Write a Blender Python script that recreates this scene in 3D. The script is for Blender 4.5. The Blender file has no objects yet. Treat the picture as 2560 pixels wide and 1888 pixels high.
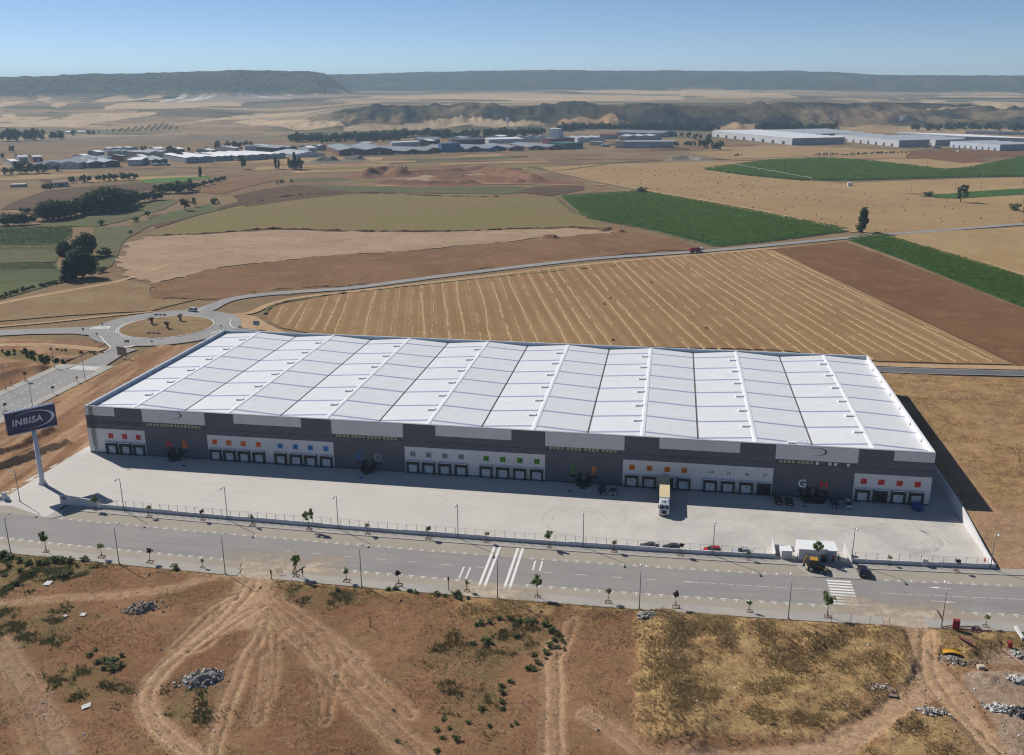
import bpy, bmesh, math, random
import numpy as np
from mathutils import Vector, Matrix, noise as mn

# ------------------------------------------------------------------ camera, sky, sun, exposure
SC = bpy.context.scene
COL = SC.collection
FPX, PIT, ROL, YAW = 2352.17, 0.3028, -0.0040, -0.1674
CAM = np.array([161.51, -228.21, 100.69])
def cam_axes():
    cp, sp, cy, sy, cr, sr = math.cos(PIT), math.sin(PIT), math.cos(YAW), math.sin(YAW), math.cos(ROL), math.sin(ROL)
    f = np.array([sy*cp, cy*cp, -sp]); r = np.array([cy, -sy, 0.0]); u = np.cross(r, f)
    return r*cr + u*sr, -r*sr + u*cr, f
CR, CU, CF = cam_axes()
cd = bpy.data.cameras.new('camera'); cam = bpy.data.objects.new('camera', cd); COL.objects.link(cam)
cd.sensor_width = 36.0; cd.lens = FPX/2560*36.0; cd.clip_start = 1.0; cd.clip_end = 40000
cam.matrix_world = Matrix(((CR[0], CU[0], -CF[0], CAM[0]), (CR[1], CU[1], -CF[1], CAM[1]), (CR[2], CU[2], -CF[2], CAM[2]), (0, 0, 0, 1)))
SC.camera = cam

SUNV = Vector((-1.10, 0.66, 1.0)).normalized()          # direction towards the sun
elev = math.asin(SUNV.z)
world = bpy.data.worlds.new('World'); SC.world = world; world.use_nodes = True
wn = world.node_tree.nodes; wl = world.node_tree.links
sky = wn.new('ShaderNodeTexSky'); sky.sky_type = 'NISHITA'; sky.sun_disc = False
sky.sun_elevation = elev; sky.sun_rotation = math.atan2(SUNV.x, SUNV.y)
sky.altitude = 3000; sky.air_density = 0.7; sky.dust_density = 0.2; sky.ozone_density = 3.0
wl.new(sky.outputs[0], wn['Background'].inputs[0]); wn['Background'].inputs[1].default_value = 0.090
sd = bpy.data.lights.new('sun', 'SUN'); sd.energy = 5.0; sd.angle = math.radians(0.53); sd.color = (1.0, 0.955, 0.89)
so = bpy.data.objects.new('sun', sd); COL.objects.link(so); so.location = (0, 0, 400)
so.rotation_euler = SUNV.to_track_quat('Z', 'Y').to_euler()
SC.view_settings.view_transform = 'Standard'; SC.view_settings.look = 'None'
SC.view_settings.exposure = 0.03; SC.view_settings.gamma = 1.0
SC.cycles.use_denoising = True; SC.cycles.filter_width = 1.15
SC.cycles.max_bounces = 5; SC.cycles.diffuse_bounces = 2; SC.cycles.glossy_bounces = 2
SC.cycles.transparent_max_bounces = 6; SC.cycles.volume_bounces = 0

# ------------------------------------------------------------------ survey: sheet coordinates -> true ground positions
SHEETS = {'D': (0, 0, .875), 'A': (0, 140, 1.75), 'B': (1280, 140, 1.75), 'C': (0, 560, 2240/900), '4': (0, 960, 3.2), '5': (600, 1000, 3.2),
          '6': (1200, 1040, 3.2), '7': (1860, 1040, 3.2), 'F1': (0, 1360, 2240/900), 'F2': (800, 1360, 2240/900), 'F3': (1660, 1360, 2240/900),
          'V1': (0, 300, 4), 'V2': (440, 300, 4), 'V3': (900, 300, 4), 'V4': (1400, 290, 3.73333), 'V5': (1960, 290, 3.73333),
          'H1': (640, 640, 2240/900), 'H2': (1500, 560, 2240/1060), 'L': (0, 440, 4), 'S': (0, 840, 2240/330), 'E': (2300, 1500, 1107/260),
          'T1': (0, 160, 2240/860), 'T2': (850, 160, 2240/860), 'T3': (1700, 160, 2240/860), 'G': (1920, 1320, 2240/300)}
def ray(s, x, y):
    ox, oy, k = SHEETS[s]; u, v = ox + x/k, oy + y/k
    return CR*((u-1280)/FPX) - CU*((v-944)/FPX) + CF
def gp(s, x, y, z=0.0):
    d = ray(s, x, y); t = (z-CAM[2])/d[2]; p = CAM + d*t
    return (float(p[0]), float(p[1]))
def gps(s, pts, z=0.0): return [gp(s, x, y, z) for x, y in pts]
def pix(P):
    d = np.asarray(P) - CAM; zc = d@CF
    return 1280 + FPX*(d@CR)/zc, 944 - FPX*(d@CU)/zc

rnd = random.Random(7)
# ------------------------------------------------------------------ materials
MATS = {}
def nd(nt, t, **kw):
    n = nt.nodes.new(t)
    for k, v in kw.items(): setattr(n, k, v)
    return n
def base_mat(name, rough=.85, spec=.25, metal=0.0):
    m = bpy.data.materials.new(name); m.use_nodes = True; nt = m.node_tree
    b = nt.nodes['Principled BSDF']; b.inputs['Roughness'].default_value = rough
    b.inputs['Specular IOR Level'].default_value = spec; b.inputs['Metallic'].default_value = metal
    return m, nt, b
def c4(c): return (c[0], c[1], c[2], 1.0)
def position(nt, ang=0.0, scale=(1, 1, 1)):
    g = nd(nt, 'ShaderNodeNewGeometry'); mp = nd(nt, 'ShaderNodeMapping')
    mp.inputs['Rotation'].default_value = (0, 0, ang); mp.inputs['Scale'].default_value = scale
    nt.links.new(g.outputs['Position'], mp.inputs['Vector']); return mp.outputs[0]
def noise_node(nt, vec, scale, detail=5, rough=.6, lac=2.0, dist=0.0):
    n = nd(nt, 'ShaderNodeTexNoise'); n.inputs['Scale'].default_value = scale; n.inputs['Detail'].default_value = detail
    n.inputs['Roughness'].default_value = rough; n.inputs['Lacunarity'].default_value = lac; n.inputs['Distortion'].default_value = dist
    if vec is not None: nt.links.new(vec, n.inputs['Vector'])
    return n.outputs['Fac']
def ramp(nt, fac, lo, hi, a=0.0, b=1.0):
    r = nd(nt, 'ShaderNodeMapRange'); r.inputs['From Min'].default_value = lo; r.inputs['From Max'].default_value = hi
    r.inputs['To Min'].default_value = a; r.inputs['To Max'].default_value = b; nt.links.new(fac, r.inputs['Value']); return r.outputs[0]
def mixc(nt, fac, a, b, mode='MIX'):
    m = nd(nt, 'ShaderNodeMix', data_type='RGBA', blend_type=mode)
    for s, v in ((m.inputs[0], fac), (m.inputs[6], a), (m.inputs[7], b)):
        if isinstance(v, (int, float)): s.default_value = v
        elif isinstance(v, tuple): s.default_value = c4(v)
        else: nt.links.new(v, s)
    return m.outputs[2]
def mul(nt, a, b, op='MULTIPLY'):
    m = nd(nt, 'ShaderNodeMath', operation=op)
    for s, v in ((m.inputs[0], a), (m.inputs[1], b)):
        if isinstance(v, (int, float)): s.default_value = v
        else: nt.links.new(v, s)
    return m.outputs[0]
def bump(nt, b, h, strength, dist):
    n = nd(nt, 'ShaderNodeBump'); n.inputs['Strength'].default_value = strength; n.inputs['Distance'].default_value = dist
    nt.links.new(h, n.inputs['Height']); nt.links.new(n.outputs[0], b.inputs['Normal'])
def mat(name, c, c2=None, scale=1.0, rough=.8, spec=.25, metal=0.0, bmp=0.0, c3=None, scale2=.05, stretch=None):
    """plain surface: colour c varied towards c2 by fine noise and towards c3 by broad noise"""
    if name in MATS: return MATS[name]
    m, nt, b = base_mat(name, rough, spec, metal)
    c2 = c2 or tuple(v*.86 for v in c)
    vec = position(nt, 0, stretch or (1, 1, 1))
    f = noise_node(nt, vec, scale, 4, .62)
    col = mixc(nt, ramp(nt, f, .35, .65), c, c2)
    if c3: col = mixc(nt, ramp(nt, noise_node(nt, vec, scale2, 3), .42, .68), col, c3)
    nt.links.new(col, b.inputs['Base Color'])
    if bmp: bump(nt, b, f, bmp, .1)
    MATS[name] = m; return m
def field_mat(name, c, c2, c3=None, ang=0.0, period=0.0, amt=.5, nscale=.02, fine=.6, stripe=None, soft=(.35, .65), bmp=.0, wob=.5, band=0.0, bandc=None):
    """land cover: broad patches c/c2, mottling c3, optional sown or tilled rows every `period` metres along `ang`"""
    m, nt, b = base_mat(name, .95, .05); kk = (1, 1, 1) if 'green' in name else (.93, .90, .81)
    c, c2, c3, stripe, bandc = (None if q is None else tuple(a*k_ for a, k_ in zip(q, kk)) for q in (c, c2, c3, stripe, bandc))
    vec = position(nt); v2 = position(nt, 0, (1, 1, 1))
    big = ramp(nt, noise_node(nt, vec, nscale, 6, .6), .38, .62)
    col = mixc(nt, big, c, c2)
    if c3: col = mixc(nt, ramp(nt, noise_node(nt, vec, nscale*4.3, 6, .68), .52, .68, 0, .85), col, c3)
    fn = noise_node(nt, vec, fine, 5, .75)
    col = mixc(nt, ramp(nt, fn, .3, .7, 0, 1), mixc(nt, 1.0, col, (.78, .78, .78), 'MULTIPLY'), mixc(nt, 1.0, col, (1.2, 1.18, 1.15), 'MULTIPLY'))
    if band:
        rv = position(nt, -ang, (1, 1, 1)); w = nd(nt, 'ShaderNodeTexWave', wave_type='BANDS', bands_direction='Y', wave_profile='SIN'); w.inputs['Scale'].default_value = 6.2832/band/20; w.inputs['Distortion'].default_value = 2.6; w.inputs['Detail'].default_value = 4; w.inputs['Detail Scale'].default_value = .08
        nt.links.new(rv, w.inputs['Vector']); col = mixc(nt, mul(nt, ramp(nt, w.outputs['Fac'], .3, .75), ramp(nt, noise_node(nt, vec, .012, 4), .35, .6, .3, 1)), col, bandc)
    if period:
        rv = position(nt, -ang, (1, 1, 1))
        w = nd(nt, 'ShaderNodeTexWave', wave_type='BANDS', bands_direction='Y', wave_profile='SIN')
        w.inputs['Scale'].default_value = 6.2832/period/20*1.0; w.inputs['Distortion'].default_value = wob; w.inputs['Detail'].default_value = 3
        w.inputs['Detail Scale'].default_value = .6; nt.links.new(rv, w.inputs['Vector'])
        st = ramp(nt, w.outputs['Fac'], soft[0], soft[1], 0, amt)
        brk = ramp(nt, noise_node(nt, vec, .05, 4), .35, .6, .35, 1)
        col = mixc(nt, mul(nt, st, brk), col, stripe or tuple(v*.6 for v in c))
    nt.links.new(col, b.inputs['Base Color'])
    if bmp: bump(nt, b, fn, bmp, .25)
    MATS[name] = m; return m

# ------------------------------------------------------------------ mesh building
def link(o, parent=None):
    COL.objects.link(o)
    if parent is not None: o.parent = parent
    return o
def tag(o, label=None, cat=None, group=None, kind=None):
    if label: o['label'] = label
    if cat: o['category'] = cat
    if group: o['group'] = group
    if kind: o['kind'] = kind
    return o
def empty(name, loc=(0, 0, 0), rz=0.0, label=None, cat=None, group=None):
    o = bpy.data.objects.new(name, None); link(o); o.location = loc; o.rotation_euler = (0, 0, rz); o.empty_display_size = .2
    return tag(o, label, cat, group)
class MB:
    """collects verts/faces with a material slot each; build() links them as one mesh object"""
    def __init__(s): s.v = []; s.f = []; s.m = []; s.mats = []
    def slot(s, m):
        if m not in s.mats: s.mats.append(m)
        return s.mats.index(m)
    def add(s, vs, fs, m=None):
        o = len(s.v); s.v += [tuple(p) for p in vs]; s.f += [tuple(i+o for i in f) for f in fs]
        k = s.slot(m) if m else 0
        s.m += [k]*len(fs); return s
    def box(s, x0, x1, y0, y1, z0, z1, m=None):
        return s.add([(x0, y0, z0), (x1, y0, z0), (x1, y1, z0), (x0, y1, z0), (x0, y0, z1), (x1, y0, z1), (x1, y1, z1), (x0, y1, z1)],
                     [(3, 2, 1, 0), (4, 5, 6, 7), (0, 1, 5, 4), (1, 2, 6, 5), (2, 3, 7, 6), (3, 0, 4, 7)], m)
    def hexa(s, lo, hi, m=None):       # two matching quads (4 points each)
        return s.add(list(lo)+list(hi), [(3, 2, 1, 0), (4, 5, 6, 7), (0, 1, 5, 4), (1, 2, 6, 5), (2, 3, 7, 6), (3, 0, 4, 7)], m)
    def prism(s, poly, z0, z1, m=None):
        n = len(poly)
        return s.add([(x, y, z0) for x, y in poly]+[(x, y, z1) for x, y in poly],
                     [tuple(range(n-1, -1, -1)), tuple(range(n, 2*n))]+[(i, (i+1) % n, n+(i+1) % n, n+i) for i in range(n)], m)
    def extr_y(s, prof, y0, y1, m=None):   # profile in x,z swept along y
        n = len(prof)
        return s.add([(x, y0, z) for x, z in prof]+[(x, y1, z) for x, z in prof],
                     [tuple(range(n)), tuple(range(2*n-1, n-1, -1))]+[(i, n+i, n+(i+1) % n, (i+1) % n) for i in range(n)], m)
    def tube(s, pts, rad, n=6, m=None, cap=True):
        pts = [Vector(p) for p in pts]; rads = rad if isinstance(rad, (list, tuple)) else [rad]*len(pts)
        base = len(s.v); k = s.slot(m) if m else 0; prev = None
        for i, p in enumerate(pts):
            d = (pts[min(i+1, len(pts)-1)]-pts[max(i-1, 0)])
            d = d.normalized() if d.length > 1e-9 else Vector((0, 0, 1))
            a = prev if prev is not None and abs(prev.dot(d)) < .95 else (Vector((1, 0, 0)) if abs(d.x) < .9 else Vector((0, 1, 0)))
            a = (a-d*a.dot(d)).normalized(); b = d.cross(a); prev = a
            for j in range(n):
                t = 2*math.pi*j/n; q = p+(a*math.cos(t)+b*math.sin(t))*rads[i]; s.v.append((q.x, q.y, q.z))
        for i in range(len(pts)-1):
            for j in range(n):
                s.f.append((base+i*n+j, base+i*n+(j+1) % n, base+(i+1)*n+(j+1) % n, base+(i+1)*n+j)); s.m.append(k)
        if cap:
            s.f.append(tuple(base+j for j in range(n-1, -1, -1))); s.m.append(k)
            s.f.append(tuple(base+(len(pts)-1)*n+j for j in range(n))); s.m.append(k)
        return s
    def cyl(s, p0, p1, r, n=12, m=None): return s.tube([p0, p1], r, n, m)
    def mesh(s, name, m=None, smooth=False):
        me = bpy.data.meshes.new(name); me.from_pydata(s.v, [], s.f)
        for x in (s.mats or ([m] if m else [])): me.materials.append(x)
        if len(s.mats) > 1: me.polygons.foreach_set('material_index', s.m)
        if smooth: me.polygons.foreach_set('use_smooth', [True]*len(s.f))
        me.update(); return me
    def build(s, name, m=None, parent=None, smooth=False, loc=(0, 0, 0), rz=0.0):
        o = bpy.data.objects.new(name, s.mesh(name, m, smooth)); link(o, parent); o.location = loc; o.rotation_euler = (0, 0, rz); return o
def bevel(o, w, seg=2):
    md = o.modifiers.new('bevel', 'BEVEL'); md.width = w; md.segments = seg; md.limit_method = 'ANGLE'; md.angle_limit = math.radians(35); return o
def inst(name, me, parent=None, loc=(0, 0, 0), rot=(0, 0, 0), sc=(1, 1, 1)):
    o = bpy.data.objects.new(name, me); link(o, parent); o.location = loc; o.rotation_euler = rot; o.scale = sc if not isinstance(sc, (int, float)) else (sc,)*3; return o
def copy_tree(o, parent=None):
    c = o.copy(); COL.objects.link(c); c.parent = parent
    for ch in o.children: copy_tree(ch, c)
    return c
def grid_mesh(name, X, Y, Z, m, attr=None, smooth=True, wrap=False):
    """mesh from 2-D arrays of positions; attr = dict name -> (rows, cols, 4) colours"""
    r, c = X.shape; V = np.stack([X, Y, Z], -1).reshape(-1, 3).astype(np.float32)
    i = np.arange(r*c).reshape(r, c)
    if wrap: i = np.concatenate([i, i[:, :1]], 1)
    F = np.stack([i[:-1, :-1], i[:-1, 1:], i[1:, 1:], i[1:, :-1]], -1).reshape(-1, 4)
    me = bpy.data.meshes.new(name); me.vertices.add(len(V)); me.vertices.foreach_set('co', V.ravel())
    me.loops.add(F.size); me.loops.foreach_set('vertex_index', F.ravel().astype(np.int32))
    me.polygons.add(len(F)); me.polygons.foreach_set('loop_start', np.arange(0, F.size, 4, dtype=np.int32)); me.polygons.foreach_set('loop_total', np.full(len(F), 4, np.int32))
    if smooth: me.polygons.foreach_set('use_smooth', np.ones(len(F), bool))
    me.update(calc_edges=True); me.validate()
    for k, a in (attr or {}).items():
        at = me.attributes.new(k, 'FLOAT_COLOR', 'POINT'); at.data.foreach_set('color', a.reshape(-1, 4).astype(np.float32).ravel())
    me.materials.append(m); return me
def vnoise(x, y, s, seed=0, oct=4, gain=.5):
    """vectorised value noise, about -1..1"""
    out = np.zeros_like(x, dtype=float); amp = 1.0; tot = 0.0; f = 1.0/s
    for o in range(oct):
        X = x*f+seed*17.13+o*5.7; Y = y*f+seed*9.71+o*3.3; xi = np.floor(X); yi = np.floor(Y); fx = X-xi; fy = Y-yi
        fx = fx*fx*(3-2*fx); fy = fy*fy*(3-2*fy)
        h = lambda a, b: (np.modf(np.abs(np.sin(a*127.1+b*311.7+seed*74.7+o*13.1)*43758.5453))[0])*2-1
        out += amp*((h(xi, yi)*(1-fx)+h(xi+1, yi)*fx)*(1-fy)+(h(xi, yi+1)*(1-fx)+h(xi+1, yi+1)*fx)*fy)
        tot += amp; amp *= gain; f *= 2.03
    return out/tot
def seg_dist(x, y, pts):
    """distance of every point to a polyline"""
    d = np.full(x.shape, 1e9)
    for (ax, ay), (bx, by) in zip(pts[:-1], pts[1:]):
        vx, vy = bx-ax, by-ay; t = np.clip(((x-ax)*vx+(y-ay)*vy)/(vx*vx+vy*vy+1e-9), 0, 1)
        d = np.minimum(d, np.hypot(x-ax-t*vx, y-ay-t*vy))
    return d
def inside(x, y, poly):
    r = np.zeros(x.shape, bool); n = len(poly)
    for i in range(n):
        (ax, ay), (bx, by) = poly[i], poly[(i+1) % n]
        if ay == by: continue
        c = ((ay > y) != (by > y)) & (x < (bx-ax)*(y-ay)/(by-ay)+ax); r ^= c
    return r
def smooth_line(pts, n=8):
    """Catmull-Rom through the points"""
    P = [np.array(p, float) for p in pts]; P = [2*P[0]-P[1]]+P+[2*P[-1]-P[-2]]; out = []
    for i in range(1, len(P)-2):
        for k in range(n):
            t = k/n; a, b, c, d = P[i-1], P[i], P[i+1], P[i+2]
            out.append(tuple(.5*((2*b)+(c-a)*t+(2*a-5*b+4*c-d)*t*t+(3*b-a-3*c+d)*t**3)))
    out.append(tuple(P[-2])); return out
def rough_poly(pts, amp=.6, step=6.0, seed=1):
    """polygon with field-edge wander"""
    out = []; n = len(pts)
    for i in range(n):
        a = np.array(pts[i]); b = np.array(pts[(i+1) % n]); L = np.hypot(*(b-a)); k = max(1, min(120, int(L/step))); nr = np.array([-(b-a)[1], (b-a)[0]])/max(L, 1e-6)
        for j in range(k):
            p = a+(b-a)*j/k; w = mn.noise(Vector((p[0]*.06, p[1]*.06, seed*3.1)))*1.4+mn.noise(Vector((p[0]*.3, p[1]*.3, seed*1.7)))*.6
            out.append(tuple(p+nr*w*amp*(0 if j == 0 else 1)))
    return out
def sheet(name, pts, m, z, kind='structure', parent=None, amp=.5, step=6.0):
    P = rough_poly(pts, amp, step, len(name)+len(pts)) if amp else pts
    bm = bmesh.new(); vs = [bm.verts.new((x, y, z)) for x, y in P]; f = bm.faces.new(vs); f.normal_update()
    if f.normal.z < 0: f.normal_flip()
    f.normal_update(); bmesh.ops.triangulate(bm, faces=bm.faces[:]); me = bpy.data.meshes.new(name); bm.to_mesh(me); bm.free(); me.materials.append(m)
    o = bpy.data.objects.new(name, me); link(o, parent); tag(o, kind=kind if parent is None else None); return o
RZ = [0.0]
def ribbon(name, line, w, m, z, parent=None, kind='structure', w2=None):
    """strip of ground along a centre line"""
    RZ[0] += .0013; z += RZ[0]
    n = len(line); L, R = [], []
    for i, p in enumerate(line):
        a = np.array(line[max(i-1, 0)]); b = np.array(line[min(i+1, n-1)]); d = (b-a)/max(np.hypot(*(b-a)), 1e-6); nr = np.array([-d[1], d[0]])
        ww = w if w2 is None else w+(w2-w)*i/(n-1)
        L.append(np.array(p)+nr*ww/2); R.append(np.array(p)-nr*ww/2)
    b = MB(); b.add([(x, y, z) for x, y in L]+[(x, y, z) for x, y in R], [(n+i, n+i+1, i+1, i) for i in range(n-1)], m)
    o = b.build(name, None, parent); tag(o, kind=kind if parent is None else None); return o
def text(name, s, size, m, parent, loc, rot=(math.pi/2, 0, 0), ext=.01, off=.0, align='CENTER', shear=0.0, spx=1.0):
    cu = bpy.data.curves.new(name, 'FONT'); cu.body = s; cu.size = size; cu.extrude = ext; cu.offset = off; cu.align_x = align; cu.align_y = 'CENTER'; cu.shear = shear; cu.space_character = spx
    cu.materials.append(m); cu.resolution_u = 4
    t = bpy.data.objects.new('lettering', cu); COL.objects.link(t); dg = bpy.context.evaluated_depsgraph_get()
    me = bpy.data.meshes.new_from_object(t.evaluated_get(dg)); bpy.data.objects.remove(t); bpy.data.curves.remove(cu)
    if not me.materials: me.materials.append(m)
    o = bpy.data.objects.new(name, me); link(o, parent); o.location = loc; o.rotation_euler = rot; return o
# ------------------------------------------------------------------ terrain: valley floor, bluffs, terrace and the wooded tableland
def sstep(x, a, b):
    t = np.clip((x-a)/(b-a), 0, 1); return t*t*(3-2*t)
TOPL = ([-900, 0, 250, 500, 600, 770, 800, 4000], [192, 189, 184, 178.5, 176.5, 178, 181, 181])
TOPR = ([-900, 780, 1000, 1200, 1400, 1700, 2000, 2200, 2560, 3400], [190, 187, 184, 180, 181, 184, 189, 198, 203, 206])
def terr(x, y):
    x = np.asarray(x, float); y = np.asarray(y, float)
    dx, dy = x-CAM[0], y-CAM[1]; r = np.hypot(dx, dy); az = np.arctan2(dx, dy)-YAW
    az = (az+math.pi) % (2*math.pi)-math.pi
    u = 1280+FPX*np.tan(np.clip(az, -1.0, 1.0))/math.cos(PIT)
    hz = 204.1+u*.004
    n1 = vnoise(x, y, 700, 3, 4); n2 = vnoise(x, y, 260, 5, 4)
    wb = sstep(u, 600, 980)
    zl = 56*sstep(r, 2000, 4300)+(6*n2+5*n1)*sstep(r, 2000, 2500)
    toe = 2230+110*vnoise(x, y*0, 420, 11, 3)+120*sstep(u, 1900, 2400)
    amp = 47-14*sstep(u, 1900, 2400)
    wid = 330+420*sstep(u, 1950, 2450)
    t = np.clip((r-toe)/wid, 0, 1); env = np.sin(math.pi*np.clip(t, 0, 1))**.7
    gul = 1-np.abs(vnoise(x+.25*r, y*.35, 150, 21, 5, .6))*2.6
    zb = amp*(t*t*(3-2*t))+env*(20*gul+12*vnoise(x, y, 85, 23, 4))+np.where(t > 0, 1, 0)*0
    low = np.exp(-((r-toe+70)/110)**2)*10*np.clip(vnoise(x, y, 260, 31, 2)-.12, 0, 1)*2
    zb = zb+low*sstep(r, 2050, 2150)+14*sstep(r, toe+wid, 5200)+3*n2*sstep(r, toe+wid, 3300)
    z = zl*(1-wb)+zb*wb
    rl0, rl1 = 3880+170*n1, 4520
    hl = (hz-np.interp(u, *TOPL))/FPX*4560+CAM[2]
    ml = sstep(u, 905, 800)
    z = z+ml*(hl-z)*sstep(r, rl0, rl1)
    hr = (hz-np.interp(u, *TOPR))/FPX*6300+CAM[2]
    z = z+(hr-z)*sstep(r, 5150+260*n1, 6250)
    esc = np.maximum(ml*sstep(r, rl0+60, rl0+220), sstep(r, 5230+260*n1, 5430+260*n1))
    z = z+esc*(4.2*vnoise(x, y, 34, 41, 3)+15*vnoise(x, y, 300, 43, 4)*(1-sstep(r, 4450, 4520)*ml-sstep(r, 6150, 6250)*(1-ml)))
    return np.where(r < 1900, 0, z), esc, wb*env
def terr_hit(s, px, py):
    d = ray(s, px, py); h = math.hypot(d[0], d[1]); rr = np.arange(1500, 7000, 8.0); t = rr/h
    X = CAM[0]+d[0]*t; Y = CAM[1]+d[1]*t; Z = CAM[2]+d[2]*t; hit = np.nonzero(Z < terr(X, Y)[0])[0]
    k = hit[0] if len(hit) else -1
    return (float(X[k]), float(Y[k]))

azd = np.concatenate([np.linspace(-math.pi, -.62, 40, endpoint=False), np.linspace(-.62, .62, 860), np.linspace(.62, math.pi, 40)[1:-1]])+YAW
rr = np.concatenate([[1, 40, 120, 300, 600, 1000, 1500], np.geomspace(1900, 6600, 250), [7000, 7800]])
RR, AZ = np.meshgrid(rr, azd, indexing='ij'); TX = CAM[0]+RR*np.sin(AZ); TY = CAM[1]+RR*np.cos(AZ)
TZ, ESC, BL = terr(TX, TY)
cov = np.zeros(TX.shape+(4,)); n_a = vnoise(TX, TY, 320, 51, 5)[..., None]; n_b = vnoise(TX, TY, 120, 53, 4)[..., None]
dry, scrub, woods, tan, gry = (np.array(c) for c in ((.285, .215, .14), (.165, .145, .09), (.04, .056, .034), (.52, .39, .245), (.33, .275, .23)))
c = dry+(scrub-dry)*np.clip(.45+n_a*1.6, 0, 1)
c = c+(scrub*.55-c)*np.clip(BL*1.6, 0, .92)[..., None]
c = c+(np.array((.30, .22, .14))-c)*np.clip(n_b*1.5-.1, 0, .6)*np.clip(BL*1.3, 0, 1)[..., None]
pal = np.array([(.50, .375, .235), (.40, .30, .19), (.19, .165, .10), (.145, .13, .08), (.27, .20, .13), (.33, .24, .15), (.22, .185, .12), (.115, .115, .07)])
wx, wy = TX+90*n_a[..., 0]+35*n_b[..., 0], TY+60*n_a[..., 0]; ci = np.floor(wx/310+.37*np.floor(wy/150)); cj = np.floor(wy/150); hs = np.modf(np.abs(np.sin(ci*127.1+cj*311.7)*43758.5453))[0]
patch = pal[(hs*8).astype(int) % 8]; lat = np.clip((RR-1950)/200, 0, 1)*(.62-.5*np.clip(BL*1.5, 0, 1)); c = c+(patch-c)*lat[..., None]
hedge = np.clip(vnoise(TX*.4, TY, 45, 57, 4)*2.6-.9, 0, 1)*np.clip((RR-2000)/200, 0, 1); c = c+(np.array((.06, .07, .042))-c)*(hedge*.9)[..., None]
c = np.clip(np.array((.24, .19, .125))*.92+(c-np.array((.24, .19, .125)))*1.45, .03, .8)
def paint(s, pts, col, a=.92):
    global c
    P = [terr_hit(s, *p) for p in pts]; k = inside(TX+n_b[..., 0]*22, TY+n_a[..., 0]*40, P)[..., None]
    c = np.where(k, c+(np.array(col)-c)*a, c)
for P in ([(640, 300), (750, 260), (900, 248), (1580, 250), (1560, 275), (1390, 272), (1270, 285), (1060, 293)],
          [(80, 385), (330, 360), (560, 330), (1000, 315), (960, 335), (700, 370), (500, 410), (110, 415)], [(430, 330), (700, 320), (980, 315), (850, 345), (560, 350)],
          [(590, 245), (700, 215), (810, 205), (880, 225), (1000, 195), (1110, 200), (930, 235), (700, 250)], [(1020, 170), (1160, 165), (1190, 180), (1050, 188)],
          [(230, 205), (280, 200), (320, 225), (300, 255), (240, 235)], [(320, 270), (420, 250), (460, 255), (370, 285)], [(0, 240), (170, 240), (120, 265), (0, 290)],
          [(0, 330), (80, 325), (85, 350), (0, 360)], [(1270, 178), (1600, 166), (1750, 173), (1620, 180), (1280, 188)], [(1820, 145), (2040, 156), (1960, 166), (1830, 165)],
          [(1640, 360), (1900, 365), (2240, 380), (2240, 410), (1900, 430), (1500, 380)], [(1100, 390), (1500, 345), (1950, 310), (1900, 325), (1450, 365)]):
    paint('T1', P, tan)
paint('T1', [(1050, 250), (1200, 195), (1700, 180), (2240, 170), (2240, 215), (1700, 245)], gry, .8)
paint('T1', [(0, 505), (560, 480), (1100, 465), (1680, 455), (1900, 520), (1400, 560), (0, 570)], (.205, .16, .115), .8)
for P in ([(130, 215), (400, 205), (900, 195), (1400, 200), (2240, 205), (2240, 235), (1480, 240), (1000, 232), (450, 228)], [(1500, 178), (1640, 156), (1800, 165), (2240, 178), (2240, 198), (1600, 188)],
          [(0, 405), (600, 385), (850, 362), (1100, 380), (1330, 400), (1200, 412), (400, 425), (0, 440)]): paint('T2', P, tan, .8)
paint('T2', [(1440, 365), (1600, 350), (1850, 375), (1890, 395), (1650, 415), (1400, 395)], (.42, .26, .135))
for P in ([(0, 170), (130, 168), (400, 180), (760, 208), (730, 222), (300, 215), (0, 205)], [(1150, 238), (1280, 236), (1200, 248)], [(1400, 213), (1470, 221), (1450, 235)], [(1570, 233), (1740, 235), (1690, 255), (1600, 252)],
          [(1900, 240), (2240, 255), (2240, 280), (1950, 270)], [(1430, 270), (1900, 280), (2100, 295), (1700, 292)]): paint('T3', P, tan, .75)
for P in ([(240, 405), (520, 395), (520, 430), (240, 435)], [(1050, 405), (1500, 402), (1900, 425), (2240, 400), (2240, 440), (1100, 445)]): paint('T3', P, (.40, .275, .155), .85)
for a, b in (((1050, 246), (1205, 197)), ((1165, 248), (1335, 194)), ((1235, 240), (1405, 189)), ((1455, 200), (1466, 190)), ((1560, 200), (1568, 188)), ((1835, 186), (1890, 208)), ((2020, 176), (2065, 198)), ((2160, 172), (2240, 184)), ((1620, 196), (1900, 222))):
    k = seg_dist(TX, TY, [terr_hit('T1', *a), terr_hit('T1', *b)]) < 13; c[k] = (.62, .56, .48)
c = c+(woods-c)*np.clip(ESC*1.0+.15*n_b[..., 0]*ESC, 0, .97)[..., None]
bare = np.clip(vnoise(TX, TY, 210, 61, 4)*2.2-.75, 0, .5)*ESC; c = c+(np.array((.20, .165, .105))-c)*bare[..., None]
cov[..., :3] = c; cov[..., 3] = ESC
m, nt, b = base_mat('far_land', .97, .03)
at = nd(nt, 'ShaderNodeAttribute', attribute_name='cover'); v = position(nt)
dots = nd(nt, 'ShaderNodeTexVoronoi'); dots.inputs['Scale'].default_value = .045; nt.links.new(v, dots.inputs['Vector'])
tr = ramp(nt, dots.outputs['Distance'], .12, .45)
pz = ramp(nt, noise_node(nt, v, .012, 6, .65), .50, .62)
dark = mixc(nt, mul(nt, mul(nt, ramp(nt, dots.outputs['Distance'], .34, .2), pz), .8), at.outputs['Color'], (.05, .062, .032))
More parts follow.
